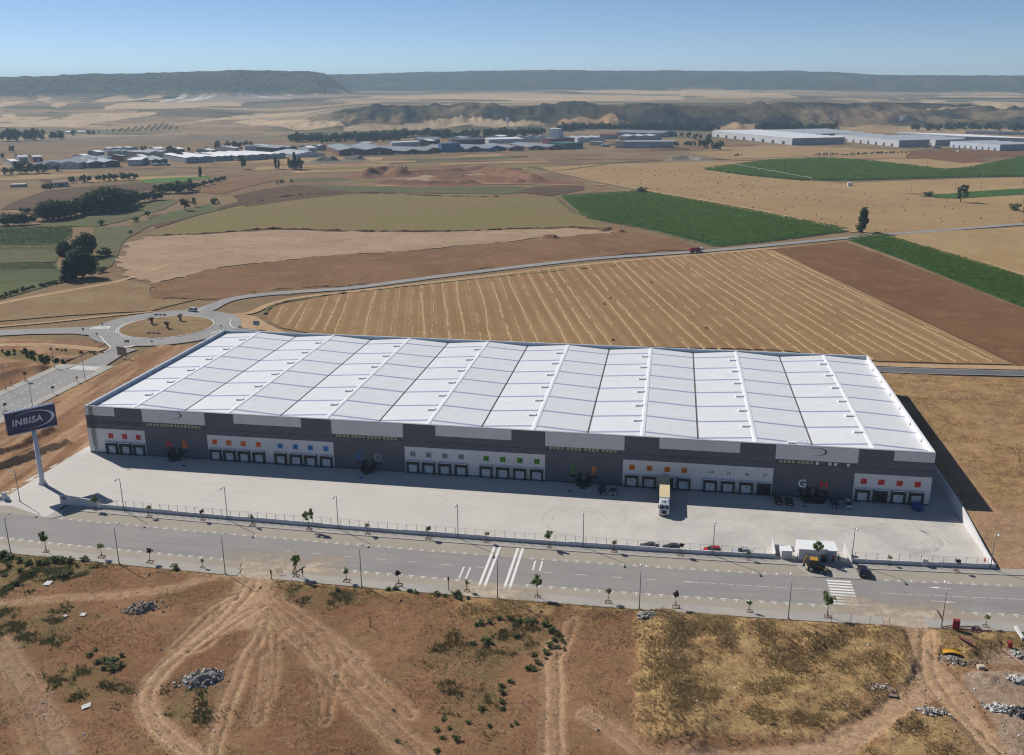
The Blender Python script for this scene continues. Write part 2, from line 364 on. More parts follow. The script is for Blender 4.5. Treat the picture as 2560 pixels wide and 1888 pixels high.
mott = mixc(nt, ramp(nt, noise_node(nt, v, .03, 6, .7), .3, .7), mixc(nt, 1.0, dark, (.72, .72, .72), 'MULTIPLY'), mixc(nt, 1.0, dark, (1.25, 1.22, 1.18), 'MULTIPLY'))
fsp = mul(nt, ramp(nt, noise_node(nt, v, .05, 5, .75), .4, .62), at.outputs['Alpha']); mott = mixc(nt, mul(nt, fsp, .7), mott, (.085, .098, .06)); mott = mixc(nt, mul(nt, mul(nt, ramp(nt, noise_node(nt, v, .006, 4, .6), .55, .7), at.outputs['Alpha']), .5), mott, (.15, .135, .09))
nt.links.new(mott, b.inputs['Base Color'])
bump(nt, b, mul(nt, tr, at.outputs['Alpha']), 1.0, 9.0)
MATS['far_land'] = m
NEAR = RR < 1900
m, nt, b = base_mat('valley_floor', .96, .04); v = position(nt)
col = mixc(nt, ramp(nt, noise_node(nt, v, .009, 7, .62), .36, .64), (.285, .20, .115), (.195, .13, .082))
col = mixc(nt, ramp(nt, noise_node(nt, v, .03, 6, .7), .55, .7, 0, .7), col, (.14, .13, .065))
col = mixc(nt, ramp(nt, noise_node(nt, v, .11, 6, .75), .58, .75, 0, .8), col, (.34, .26, .155))
fn = noise_node(nt, v, .8, 5, .75)
col = mixc(nt, ramp(nt, fn, .3, .7), mixc(nt, 1.0, col, (.72, .71, .66), 'MULTIPLY'), mixc(nt, 1.0, col, (1.14, 1.11, 1.02), 'MULTIPLY'))
nt.links.new(col, b.inputs['Base Color']); bump(nt, b, fn, .5, .4); MATS['valley_floor'] = m
ki = int(np.nonzero(rr >= 1900)[0][0])
me = grid_mesh('ground', TX[:ki+1], TY[:ki+1], TZ[:ki+1]-.30, MATS['valley_floor'], wrap=True, smooth=False)
tag(link(bpy.data.objects.new('ground', me)), kind='structure')
me = grid_mesh('hills', TX[ki:], TY[ki:], TZ[ki:]-.30, MATS['far_land'], {'cover': cov[ki:]}, wrap=True)
tag(link(bpy.data.objects.new('hills', me)), kind='structure')

# ------------------------------------------------------------------ fields
WR = math.radians(-75.5)                                   # direction of the rows on the farmland
F_straw = field_mat('stubble', (.37, .245, .135), (.31, .195, .10), (.40, .285, .16), WR, 1.97, .30, .02, .5, (.25, .15, .075), bmp=.4, band=5.9, bandc=(.285, .172, .09))
F_tan = field_mat('mown_tan', (.385, .27, .15), (.335, .225, .12), (.42, .31, .18), math.radians(20), 7, .22, .012, .35, (.36, .225, .12))
F_tan2 = field_mat('mown_pale', (.42, .305, .165), (.37, .26, .135), (.46, .35, .21), WR, 6.5, .5, .015, .4, (.34, .22, .115))
F_brown = field_mat('ploughed_brown', (.215, .118, .06), (.175, .093, .05), (.275, .165, .09), WR, 1.7, .35, .02, .5, (.15, .07, .045), bmp=.5)
F_dkbrown = field_mat('ploughed_dark', (.135, .09, .058), (.112, .074, .05), (.17, .115, .072), math.radians(15), 4, .25, .012, .3)
F_red = field_mat('red_soil', (.255, .152, .082), (.195, .112, .062), (.31, .205, .12), math.radians(28), 6, .5, .02, .45, (.19, .10, .065), bmp=.4, wob=4)
F_pale = field_mat('graded_pale', (.45, .335, .24), (.37, .265, .185), (.29, .185, .12), math.radians(24), 6, .5, .022, .35, (.33, .225, .15), bmp=.4, wob=4)
F_olive = field_mat('fallow_olive', (.245, .185, .098), (.205, .185, .075), (.27, .18, .105), math.radians(24), 9, .4, .014, .35, (.17, .165, .062))
F_green = field_mat('maize_green', (.062, .13, .026), (.05, .11, .024), (.085, .15, .035), WR, 3.0, .45, .02, .5, (.026, .07, .014), bmp=.7)
F_green2 = field_mat('crop_green', (.10, .19, .04), (.085, .165, .035), None, math.radians(10), 5, .3, .02, .4)
F_veg = field_mat('market_green', (.075, .105, .032), (.058, .082, .03), (.13, .118, .062), math.radians(8), 6, .55, .02, .5, (.16, .14, .09))
F_weed = field_mat('weedy_green', (.115, .125, .052), (.15, .128, .07), (.075, .098, .036), math.radians(20), 13, .3, .02, .4)
F_dry = field_mat('dry_grass', (.31, .225, .13), (.25, .165, .095), (.20, .145, .08), 0, 0, .5, .03, .5, bmp=.5)
F_dirt = field_mat('packed_dirt', (.50, .36, .235), (.44, .30, .19), (.40, .26, .16), 0, 0, .5, .05, .6)
ZN = [-.24]
def fld(name, s, pts, m, z, amp=1.0, step=7.0):
    ZN[0] += .0035; return sheet(name, gps(s, pts), m, ZN[0], amp=amp, step=step)
# strips of rough land, banks and ditches between the estate and the fields
rs = random.Random(31)
MIXF = [F_dry, F_weed, F_red, F_tan, F_dkbrown, F_olive, F_tan2]
for s_, x0, x1, ya, yb, n_ in (('D', 20, 760, 392, 352, 15), ('D', 600, 1500, 372, 334, 20), ('D', 0, 420, 400, 370, 9), ('D', 1450, 1990, 352, 322, 10), ('D', 640, 1180, 402, 370, 8)):
    for k in range(n_):
        cx_, t = rs.uniform(x0, x1), rs.random(); cy_ = ya+(yb-ya)*t; w_ = rs.uniform(40, 150); h_ = rs.uniform(1.5, 4.5); sk = rs.uniform(-10, 20)
        fld('rough_strip', s_, [(cx_-w_, cy_+h_+w_*.03), (cx_+w_, cy_+h_-w_*.03), (cx_+w_+sk, cy_-h_-w_*.03), (cx_-w_+sk, cy_-h_+w_*.03)], rs.choice(MIXF), 0, 3, 9)
fld('mown_field', 'D', [(1180, 366), (1290, 360), (1560, 352), (1700, 352), (1560, 371), (1830, 400), (2240, 462), (2240, 490), (2050, 502), (1900, 514), (1860, 506), (1400, 416)], F_tan, .05, 1.5)
fld('green_field', 'D', [(1228, 430), (1405, 420), (1640, 462), (1860, 505), (1715, 524), (1570, 539), (1480, 515), (1380, 495), (1280, 476)], F_green, .06, .8)
fld('green_field', 'D', [(1538, 371), (1690, 351), (1800, 347), (1885, 352), (1970, 361), (2068, 373), (2120, 368), (2160, 360), (2240, 344), (2240, 386), (2100, 388), (1860, 395), (1750, 395), (1640, 385)], F_green, .06, 1.2)
fld('wheat_field', 'D', [(1885, 351), (1960, 347), (2100, 345), (2155, 360), (2068, 372), (2010, 365)], F_tan2, .10, 1)
fld('ploughed_field', 'D', [(2015, 346), (2120, 342), (2160, 352), (2110, 358)], F_brown, .13, 1)
fld('mown_field', 'D', [(1780, 404), (1900, 398), (2240, 388), (2240, 415), (2050, 425), (1900, 420)], F_tan2, .10, 1)
fld('green_field', 'D', [(2010, 430), (2110, 420), (2240, 412), (2240, 425), (2100, 434)], F_green, .14, 1)
fld('mown_field', 'D', [(2050, 438), (2240, 426), (2240, 462), (2120, 448)], F_tan2, .14, 1)
fld('ploughed_field', 'D', [(1700, 345), (2240, 322), (2240, 342), (2000, 348)], F_brown, .03, 1.5)
fld('mown_field', 'D', [(1500, 335), (1720, 318), (1990, 330), (1980, 346), (1600, 350)], F_tan, .03, 2)
stub = fld('stubble_field', 'D', [(584, 692), (590, 680), (612, 667), (680, 653), (760, 641), (880, 626), (1000, 610), (1150, 590), (1300, 574), (1480, 558), (1560, 552), (1692, 546), (2215, 797), (2080, 795), (1925, 790), (1700, 765), (1100, 752), (720, 737), (612, 716), (592, 705)], F_straw, .05, .6)
fld('ploughed_field', 'D', [(1692, 545), (1848, 529), (1990, 580), (2240, 677), (2300, 700), (2300, 830), (2225, 798)], F_brown, .05, .7)
fld('green_strip', 'D', [(1855, 525), (1925, 515), (2080, 560), (2240, 610), (2330, 640), (2330, 705), (2240, 673), (2050, 598), (1940, 555)], F_green, .06, .5)
fld('mown_field', 'D', [(1935, 513), (2240, 496), (2350, 489), (2350, 645), (2240, 608), (2080, 558)], F_tan2, .05, .7)
fld('fallow_field', 'D', [(322, 512), (420, 478), (560, 442), (720, 424), (900, 424), (1100, 430), (1215, 432), (1245, 462), (1290, 482), (1340, 497), (1000, 504), (800, 506), (600, 500), (470, 508), (380, 520)], F_olive, .04, 4, 2.5)
fld('graded_plot', 'D', [(252, 562), (280, 532), (320, 518), (470, 511), (600, 503), (800, 508), (1000, 507), (1230, 500), (1360, 505), (1340, 515), (1200, 520), (900, 548), (700, 560), (480, 585), (330, 622), (255, 590)], F_pale, .05, 5, 2.2)
fld('red_soil_plot', 'D', [(330, 622), (480, 588), (700, 562), (900, 550), (1200, 522), (1380, 506), (1490, 532), (1540, 545), (1300, 563), (1000, 598), (760, 628), (600, 645), (440, 655), (330, 655)], F_red, .04, 6, 2.2)
fld('ploughed_field', 'D', [(330, 470), (430, 465), (560, 432), (640, 404), (740, 415), (700, 423), (560, 440), (420, 474), (340, 500)], F_dkbrown, .07, 1)
fld('ploughed_field', 'D', [(640, 404), (900, 410), (1140, 408), (1180, 418), (1100, 425), (740, 420)], F_weed, .06, 1)
fld('ploughed_field', 'L', [(0, 340), (120, 265), (420, 160), (800, 110), (1300, 80), (1560, 70), (1560, 150), (1300, 185), (900, 260), (400, 330)], F_dkbrown, .05, 1)
fld('red_soil_plot', 'V2', [(190, 720), (300, 670), (700, 585), (1050, 570), (1030, 600), (700, 670), (480, 740)], F_red, .07, 1)
fld('ploughed_field', 'V2', [(560, 760), (900, 690), (1200, 650), (1700, 700), (1750, 740), (1200, 800), (700, 870)], F_dkbrown, .05, 1)
fld('ploughed_field', 'V3', [(1560, 720), (1720, 668), (2240, 660), (2240, 700), (1900, 760)], F_dkbrown, .08, 1)
fld('green_crop', 'V1', [(1410, 600), (1560, 585), (2080, 562), (2100, 585), (1700, 620), (1440, 632)], F_green2, .09, .6)
fld('meadow', 'L', [(0, 520), (400, 480), (800, 400), (1300, 320), (1700, 230), (1780, 260), (1650, 330), (1200, 460), (950, 510), (700, 505), (300, 520)], F_weed, .05, .8)
fld('vegetable_plot', 'L', [(-60, 525), (300, 515), (720, 510), (720, 600), (620, 680), (-60, 690)], F_veg, .06, .5)
fld('vegetable_plot', 'L', [(-60, 700), (600, 690), (600, 780), (560, 860), (-60, 870)], F_weed, .06, .5)
fld('vegetable_plot', 'L', [(-60, 875), (560, 868), (600, 940), (680, 1030), (430, 1060), (-60, 1075)], F_veg, .06, .5)
fld('weedy_bank', 'L', [(-60, 1075), (430, 1062), (760, 1030), (1000, 990), (880, 1010), (520, 1090), (200, 1180), (-60, 1250)], F_weed, .05, .8)
fld('weedy_bank', 'L', [(930, 520), (1300, 500), (1700, 360), (2100, 280), (2200, 340), (1500, 500), (1250, 640), (1120, 900), (950, 950), (960, 700)], F_weed, .045, 1)
fld('dry_verge', 'D', [(-40, 668), (100, 640), (260, 610), (330, 625), (330, 655), (430, 655), (330, 680), (150, 690), (-40, 706)], F_dry, .03, 1)
fld('excavation_floor', 'V3', [(270, 590), (430, 545), (800, 560), (1300, 530), (1420, 548), (1150, 600), (900, 632), (600, 612), (400, 600)], F_pale, .06, 1)
fld('red_soil_plot', 'V3', [(700, 620), (1000, 560), (1400, 540), (1760, 600), (2240, 620), (2240, 650), (1200, 640)], F_red, .05, 1)
DITCH = mat('ditch_soil', (.11, .072, .05), (.15, .10, .068), .2, .95)
for s_, P in (('V2', [(0, 528), (250, 522), (450, 514)]), ('V2', [(1240, 478), (1500, 466), (1800, 447), (2240, 432)]), ('V3', [(0, 442), (600, 424), (1250, 412), (1700, 405), (2240, 392)]), ('V1', [(880, 492), (1300, 488), (1800, 476), (2200, 470)]), ('V4', [(0, 412), (400, 402), (900, 408)]), ('V4', [(0, 460), (400, 440), (900, 432), (1500, 426), (2000, 410)]), ('V3', [(140, 365), (600, 345), (1100, 335), (1700, 312)]), ('V5', [(300, 385), (900, 368), (1500, 360), (2240, 372)]), ('V2', [(1340, 505), (1600, 500), (1950, 495)]), ('A', [(1115, 640), (1200, 622), (1350, 605), (1600, 600), (1900, 612), (2240, 618)])):
    ribbon('ditch', smooth_line(gps(s_, P), 8), rs.uniform(2.5, 5.5), DITCH, .02)
# windrows of straw: low ridges following the mowing direction
ZS = stub.data.vertices[0].co.z+.006
STR = mat('straw', (.50, .355, .185), (.40, .265, .13), 1.2, .95, .05)
SP = gps('D', [(584, 692), (612, 667), (760, 641), (1000, 610), (1300, 574), (1560, 552), (1692, 546), (2215, 797), (1925, 792), (1100, 752), (720, 737), (600, 712)])
b = MB(); dv = np.array([math.cos(WR), math.sin(WR)]); nv = np.array([-dv[1], dv[0]]); o0 = np.array(gp('D', 640, 690))
rw = random.Random(3)
for i in range(-2, 62):
    base = o0+nv*(i*5.9+rw.uniform(-1.1, 1.1)); tt = np.arange(-320, 330, 1.5); line = []; weak = rw.random() < .3
    for t in tt:
        wig = 1.9*mn.noise(Vector((i*9.1, t*.012, 2.0)))+.5*mn.noise(Vector((i*3.3, t*.09, 5.0)))
        p = base+dv*t+nv*wig; line.append(p)
    L = np.array(line); ok = inside(L[:, 0], L[:, 1], [tuple(np.array(p)*.985+np.array((120, 250))*.015) for p in SP])
    for k in range(len(L)-1):
        g = mn.noise(Vector((i*5.1, tt[k]*.05, 8.0)))
        if not (ok[k] and ok[k+1]) or g < (-.02 if weak else -.38): continue
        w0 = (.32 if weak else .62)*(.4+.8*rw.random()); h0 = .14*(.5+rw.random())
        a, q = L[k], L[k+1]
        b.add([(*(a-nv*w0), ZS), (*(q-nv*w0), ZS), (*(q+nv*rw.uniform(-.15, .15)), ZS+h0), (*(a+nv*rw.uniform(-.15, .15)), ZS+h0), (*(a+nv*w0), ZS), (*(q+nv*w0), ZS)], [(0, 1, 2, 3), (3, 2, 5, 4)], STR)
for poly in (SP,):                                        # headland passes along the field's edge
    cen = np.mean(np.array(poly), 0)
    for f in (.965, .94):
        R_ = smooth_line([tuple(cen+(np.array(p)-cen)*f) for p in poly[:8]], 40)
        for k in range(len(R_)-1):
            if mn.noise(Vector((k*.06, f*40, 1))) < -.1: continue
            a, q = np.array(R_[k]), np.array(R_[k+1]); d = q-a; L_ = np.hypot(*d)
            if L_ < .2: continue
            nr = np.array([-d[1], d[0]])/L_*.45*(.6+.6*rw.random()); b.add([(*(a-nr), ZS), (*(q-nr), ZS), (*q, ZS+.13), (*a, ZS+.13), (*(a+nr), ZS), (*(q+nr), ZS)], [(0, 1, 2, 3), (3, 2, 5, 4)], STR)
o = b.build('straw_windrows'); tag(o, 'rows of pale cut straw lying across the brown stubble field', 'straw', kind='stuff')

# ------------------------------------------------------------------ country roads and tracks
m, nt, b_ = base_mat('asphalt_old', .9, .2); v = position(nt)
col = mixc(nt, ramp(nt, noise_node(nt, v, .08, 5, .6), .35, .65), (.30, .285, .265), (.245, .235, .225))
col = mixc(nt, ramp(nt, noise_node(nt, v, 1.5, 6, .8), .4, .75, 0, .5), col, (.34, .32, .29)); nt.links.new(col, b_.inputs['Base Color']); MATS['asphalt_old'] = m
ASP = m
m, nt, b_ = base_mat('asphalt_dark', .9, .2); v = position(nt)
col = mixc(nt, ramp(nt, noise_node(nt, v, .1, 5, .6), .35, .65), (.155, .15, .148), (.12, .118, .118)); nt.links.new(col, b_.inputs['Base Color']); ASPD = m
PAINT = mat('road_paint', (.84, .83, .79), (.70, .68, .63), 2.5, .7)
roadE = smooth_line([gp('C', 1290, 535), gp('C', 1420, 474), gp('C', 1630, 440), gp('C', 2000, 412), gp('C', 2240, 392), gp('D', 1000, 600), gp('D', 1300, 566), gp('D', 1535, 550), gp('D', 1700, 535), gp('D', 1890, 517), gp('D', 2060, 504), gp('D', 2240, 490), gp('D', 2400, 478)], 8)
ribbon('country_road', roadE, 7.2, ASP, .09)
trk = smooth_line([gp('C', 1400, 570), gp('C', 1560, 552), gp('C', 1680, 500), gp('C', 1850, 460), gp('C', 2240, 415), gp('D', 1000, 612), gp('D', 1300, 577), gp('D', 1540, 556), gp('D', 1700, 543)], 8)
ribbon('farm_track', trk, 4.2, F_dirt, .075)
ribbon('dirt_track', smooth_line([gp('D', -40, 672), gp('D', 60, 652), gp('D', 160, 634), gp('D', 260, 615), gp('D', 340, 590), gp('D', 400, 570), gp('D', 520, 546), gp('D', 760, 522), gp('D', 1000, 507)], 8), 4.6, F_dirt, .085, w2=2.0)
ribbon('dirt_track', smooth_line([gp('C', 1420, 575), gp('C', 1520, 590), gp('C', 1600, 640), gp('C', 1720, 690), gp('C', 1900, 720)], 8), 11, F_dirt, .035)
ribbon('dirt_track', smooth_line([gp('C', -20, 755), gp('C', 200, 752), gp('C', 440, 765), gp('C', 640, 785)], 8), 5, F_dirt, .04)
ribbon('dirt_track', smooth_line([gp('C', -20, 640), gp('C', 300, 612), gp('C', 600, 580), gp('C', 950, 545)], 8), 2.6, F_dirt, .04)
ribbon('farm_track', smooth_line([gp('D', 1190, 370), gp('D', 1300, 395), gp('D', 1410, 416), gp('D', 1650, 458), gp('D', 1870, 508)], 8), 5, F_dirt, .11)
ribbon('farm_track', smooth_line([gp('D', 1160, 366), gp('D', 1230, 372), gp('D', 1400, 352), gp('D', 1700, 345), gp('D', 2240, 318)], 8), 6, F_weed, .11)
ribbon('farm_track', smooth_line([gp('L', 0, 362), gp('L', 300, 350), gp('L', 800, 300), gp('L', 1320, 185), gp('L', 1560, 150), gp('L', 1700, 180), gp('L', 1940, 165)], 8), 3.5, F_dirt, .12)
ribbon('farm_track', [gp('V3', 1100, 636), gp('V3', 1500, 636), gp('V3', 1800, 645), gp('V3', 2240, 655), gp('V4', 300, 650), gp('V4', 420, 640)], 5, F_dirt, .12)
roadC = smooth_line([gp('C', 1400, 640), (-20, 139.5), (30, 124), (120, 119), (240, 119.8), (292, 122.8), (420, 131), (600, 140)], 10)
ribbon('service_road', roadC, 7.0, ASPD, .07)
for off in (3.1, -3.1): ribbon('road_marking', [(x, y+off) for x, y in roadC[12:]], .14, PAINT, .085)
ribbon('dirt_verge', smooth_line([(40, 131), (120, 127), (240, 126.8), (292, 130), (420, 139)], 8), 5, F_dirt, .03)
# roundabout with its approaches
rc = np.mean(np.array(gps('C', [(760, 680), (1305, 610), (1100, 568), (960, 715)])), 0); RC = (float(rc[0]), float(rc[1]))
cen = np.array(gps('C', [(760, 680), (830, 620), (960, 580), (1100, 568), (1240, 578), (1305, 610), (1260, 665), (1130, 705), (960, 715), (820, 705)])); RC = cen.mean(0); RI = float(np.hypot(*(cen-RC).T).mean())
circ = lambda r, n=64: [(RC[0]+r*math.cos(2*math.pi*i/n), RC[1]+r*math.sin(2*math.pi*i/n)) for i in range(n)]
sheet('roundabout', circ(RI+11.5), ASP, .10, amp=0)
sheet('west_road', gps('C', [(-40, 662), (300, 650), (560, 640), (690, 622), (900, 570), (1000, 700), (700, 790), (685, 772), (640, 730), (560, 695), (460, 683), (200, 686), (-40, 698)]), ASP, .095, amp=0)
sheet('east_road', gps('C', [(950, 556), (1180, 533), (1250, 518), (1420, 462), (1420, 490), (1320, 535), (1360, 560), (1440, 600), (1400, 660), (1000, 680)]), ASP, .095, amp=0)
KERB = mat('kerb_stone', (.62, .60, .56), (.54, .52, .48), 1.5, .9)
SIDE = mat('pavement', (.385, .36, .32), (.34, .315, .28), .8, .95, c3=(.42, .38, .325), scale2=.15)
isl = MB(); n = 48
isl.add([(RC[0], RC[1], .55)]+[(RC[0]+(RI-.5)*math.cos(2*math.pi*i/n), RC[1]+(RI-.5)*math.sin(2*math.pi*i/n), .24) for i in range(n)], [(0, 1+i, 1+(i+1) % n) for i in range(n)], F_dry)
isl.add([(RC[0]+r*math.cos(2*math.pi*i/n), RC[1]+r*math.sin(2*math.pi*i/n), z) for r, z in ((RI, .1), (RI, .25), (RI-.5, .25)) for i in range(n)],
        [(i, (i+1) % n, n+(i+1) % n, n+i) for i in range(n)]+[(n+i, n+(i+1) % n, 2*n+(i+1) % n, 2*n+i) for i in range(n)], KERB)
tag(isl.build('traffic_island'), kind='structure')
for P in ([(1440, 598), (1432, 625), (1450, 645), (1500, 658), (1590, 662)], [(625, 700), (655, 738), (688, 775), (650, 800)]):
    L_ = smooth_line(gps('C', P), 6); kb = MB()
    for a, q in zip(L_[:-1], L_[1:]):
        d = np.array(q)-np.array(a); nr = np.array([-d[1], d[0]])/max(np.hypot(*d), 1e-6)*.3; kb.hexa([(*(np.array(a)-nr), .05), (*(np.array(q)-nr), .05), (*(np.array(q)+nr), .05), (*(np.array(a)+nr), .05)], [(*(np.array(a)-nr), .24), (*(np.array(q)-nr), .24), (*(np.array(q)+nr), .24), (*(np.array(a)+nr), .24)], KERB)
    tag(kb.build('kerb'), kind='structure')
def strip_quads(name, quads, z, m=PAINT, parent=None, kind='structure'):
    b = MB()
    for Q in quads: b.add([(x, y, z) for x, y in Q], [(0, 1, 2, 3)], m)
    o = b.build(name, None, parent); tag(o, kind=kind if parent is None else None); return o
for i in range(7):
    x0 = 555+i*18; strip_quads('hatch_marking', [gps('C', [(x0, 655+(i % 2)), (x0+9, 655), (x0+42-i*2, 640-i*.6), (x0+33-i*2, 640-i*.6)])], .125)
    if i < 5: x0 = 765+i*14; strip_quads('hatch_marking', [gps('C', [(x0, 776-i*3), (x0+7, 776-i*3), (x0+22, 760-i), (x0+15, 760-i)])], .125)
    if i < 4: x0 = 1310+i*16; strip_quads('hatch_marking', [gps('C', [(x0, 686-i*5), (x0+8, 684-i*5), (x0+20, 674-i*5), (x0+12, 676-i*5)])], .125)
    if i < 5: x0 = 1225+i*9; strip_quads('hatch_marking', [gps('C', [(x0, 545-i*4), (x0+5, 544-i*4), (x0+14, 536-i*3), (x0+9, 537-i*3)])], .125)
for a0, a1 in ((2.8, 3.9), (4.1, 5.3)):
    strip_quads('edge_marking', [[(RC[0]+r*math.cos(a), RC[1]+r*math.sin(a)) for r, a in ((RI+.6, t), (RI+.9, t), (RI+.9, t+.05), (RI+.6, t+.05))] for t in np.arange(a0, a1, .05)], .125)
# side street on the left, running up to the roundabout
yl = np.linspace(-70, 76, 12)
stx = lambda y, x0: x0+(y-40)*.02
sheet('side_street', [(-60.5, -70), (-44.2, -70), (-44.6, 40), (-45.0, 76), (-47.5, 96), (-46, 104), (-58, 106), (-57.2, 97), (-57.4, 78), (-60.5, 73)], ASP, .09, amp=0)
sheet('pavement_left', [(-63.2, -70), (-60.5, -70), (-60.5, 73), (-57.3, 75), (-57.3, 80), (-64.0, 79.5)], SIDE, .2, amp=0)
sheet('pavement_right', [(-44.4, 14), (-41.6, 14), (-41.6, 80), (-46.5, 80.5), (-46.3, 75), (-44.4, 73)], SIDE, .2, amp=0)
kb = MB()
for P in ([(-60.5, -70), (-60.5, 73), (-57.3, 75), (-57.3, 80)], [(-44.4, 14), (-44.4, 73), (-46.3, 75), (-46.5, 80.5)]):
    for (ax, ay), (bx, by) in zip(P[:-1], P[1:]):
        d = np.array((bx-ax, by-ay)); nr = np.array([-d[1], d[0]])/np.hypot(*d)*.12; a = np.array((ax, ay)); q = np.array((bx, by))
        kb.hexa([(*(a-nr), .05), (*(q-nr), .05), (*(q+nr), .05), (*(a+nr), .05)], [(*(a-nr), .215), (*(q-nr), .215), (*(q+nr), .215), (*(a+nr), .215)], KERB)
tag(kb.build('kerb'), kind='structure')
for i in range(9): strip_quads('zebra_stripe', [[(-56.3+i*1.15, 74.3), (-55.7+i*1.15, 74.3), (-55.9+i*1.15, 79.2), (-56.5+i*1.15, 79.2)]], .105)
for i in range(22):
    y0 = -2+i*3.2
    strip_quads('bay_marking', [[(-50.1, y0), (-49.9, y0), (-49.9, y0+1.5), (-50.1, y0+1.5)]], .105)
    strip_quads('bay_marking', [[(-56.1, y0), (-55.9, y0), (-55.9, y0+1.5), (-56.1, y0+1.5)]], .105)
# ------------------------------------------------------------------ near ground: building plots either side, street and yard
_bx = [13.3, 23.5, 59.8, 72, 121, 145, 184.5, 204, 221.5, 234.7]; _by = [-33.6, -33.8, -34.8, -35, -35.4, -35.6, -34.1, -33.2, -32.2, -31.4]
_bc = np.polyfit(_bx, _by, 3)
def rb(x, off=0.0):                                        # front boundary line of the yard, street runs parallel to it
    xx = np.clip(x, -80, 330); return np.polyval(_bc, np.clip(xx, 0, 245))+np.where(xx > 245, (xx-245)*.09, 0)-np.where(xx < 0, 0, 0)+off
m, nt, b = base_mat('soil', .97, .04)
at = nd(nt, 'ShaderNodeAttribute', attribute_name='cover'); sp = nd(nt, 'ShaderNodeSeparateColor'); nt.links.new(at.outputs['Color'], sp.inputs[0]); v = position(nt)
col = mixc(nt, ramp(nt, noise_node(nt, v, .06, 7, .65), .36, .64), (.385, .235, .138), (.30, .172, .10))
col = mixc(nt, ramp(nt, noise_node(nt, v, .028, 6, .65), .46, .6, 0, .85), col, (.265, .145, .082))
col = mixc(nt, ramp(nt, noise_node(nt, v, .35, 7, .72), .5, .72, 0, .8), col, (.25, .145, .078))
col = mixc(nt, ramp(nt, noise_node(nt, v, .13, 7, .72), .5, .66, 0, .75), col, (.25, .18, .092))
col = mixc(nt, ramp(nt, noise_node(nt, position(nt, .6, (.25, 1, 1)), .8, 6, .75), .54, .7, 0, .6), col, (.46, .32, .20))
col = mixc(nt, ramp(nt, noise_node(nt, v, .9, 6, .75), .56, .74, 0, .7), col, (.50, .37, .24))
brk = ramp(nt, noise_node(nt, v, .5, 7, .75), .3, .62, .35, 1.15)
brk2 = ramp(nt, noise_node(nt, v, .22, 7, .8), .38, .6, .1, 1.2)
col = mixc(nt, mul(nt, sp.outputs[2], brk2), col, mixc(nt, ramp(nt, noise_node(nt, v, .4, 5, .7), .35, .65), (.58, .435, .215), (.43, .305, .15)))
col = mixc(nt, mul(nt, sp.outputs[1], brk2), col, mixc(nt, ramp(nt, noise_node(nt, v, .5, 5, .7), .35, .65), (.17, .178, .078), (.215, .185, .09)))
col = mixc(nt, mul(nt, sp.outputs[0], brk), col, mixc(nt, ramp(nt, noise_node(nt, v, .7, 5, .7), .3, .7), (.68, .50, .34), (.58, .405, .265)))
col = mixc(nt, mul(nt, at.outputs['Alpha'], brk), col, mixc(nt, ramp(nt, noise_node(nt, v, .6, 6, .75), .3, .7), (.56, .46, .36), (.44, .36, .29)))
fn = noise_node(nt, v, 2.4, 6, .8); f2 = noise_node(nt, v, 11, 4, .8)
col = mixc(nt, ramp(nt, fn, .3, .7), mixc(nt, 1.0, col, (.57, .525, .465), 'MULTIPLY'), mixc(nt, 1.0, col, (1.18, 1.09, .99), 'MULTIPLY'))
col = mixc(nt, ramp(nt, f2, .66, .74, 0, .8), col, (.55, .47, .39))
nt.links.new(col, b.inputs['Base Color']); bump(nt, b, fn, .8, .35); SOIL = m
def soil_sheet(name, X, Y, Z, A):
    o = bpy.data.objects.new(name, grid_mesh(name, X, Y, Z, SOIL, {'cover': np.clip(A, 0, 1)})); link(o); tag(o, kind='structure'); return o
def soft(poly, X, Y, amp=1.2, seed=0):
    return sum(inside(X+vnoise(X, Y, 7, seed+i, 5, .65)*amp*(1.5+i), Y+vnoise(X, Y, 7, seed+1+i, 5, .65)*amp*(1.5+i), poly).astype(float) for i in range(3))/3
def band(d, w, e=.5): return np.clip((w-d)/e+.5, 0, 1)
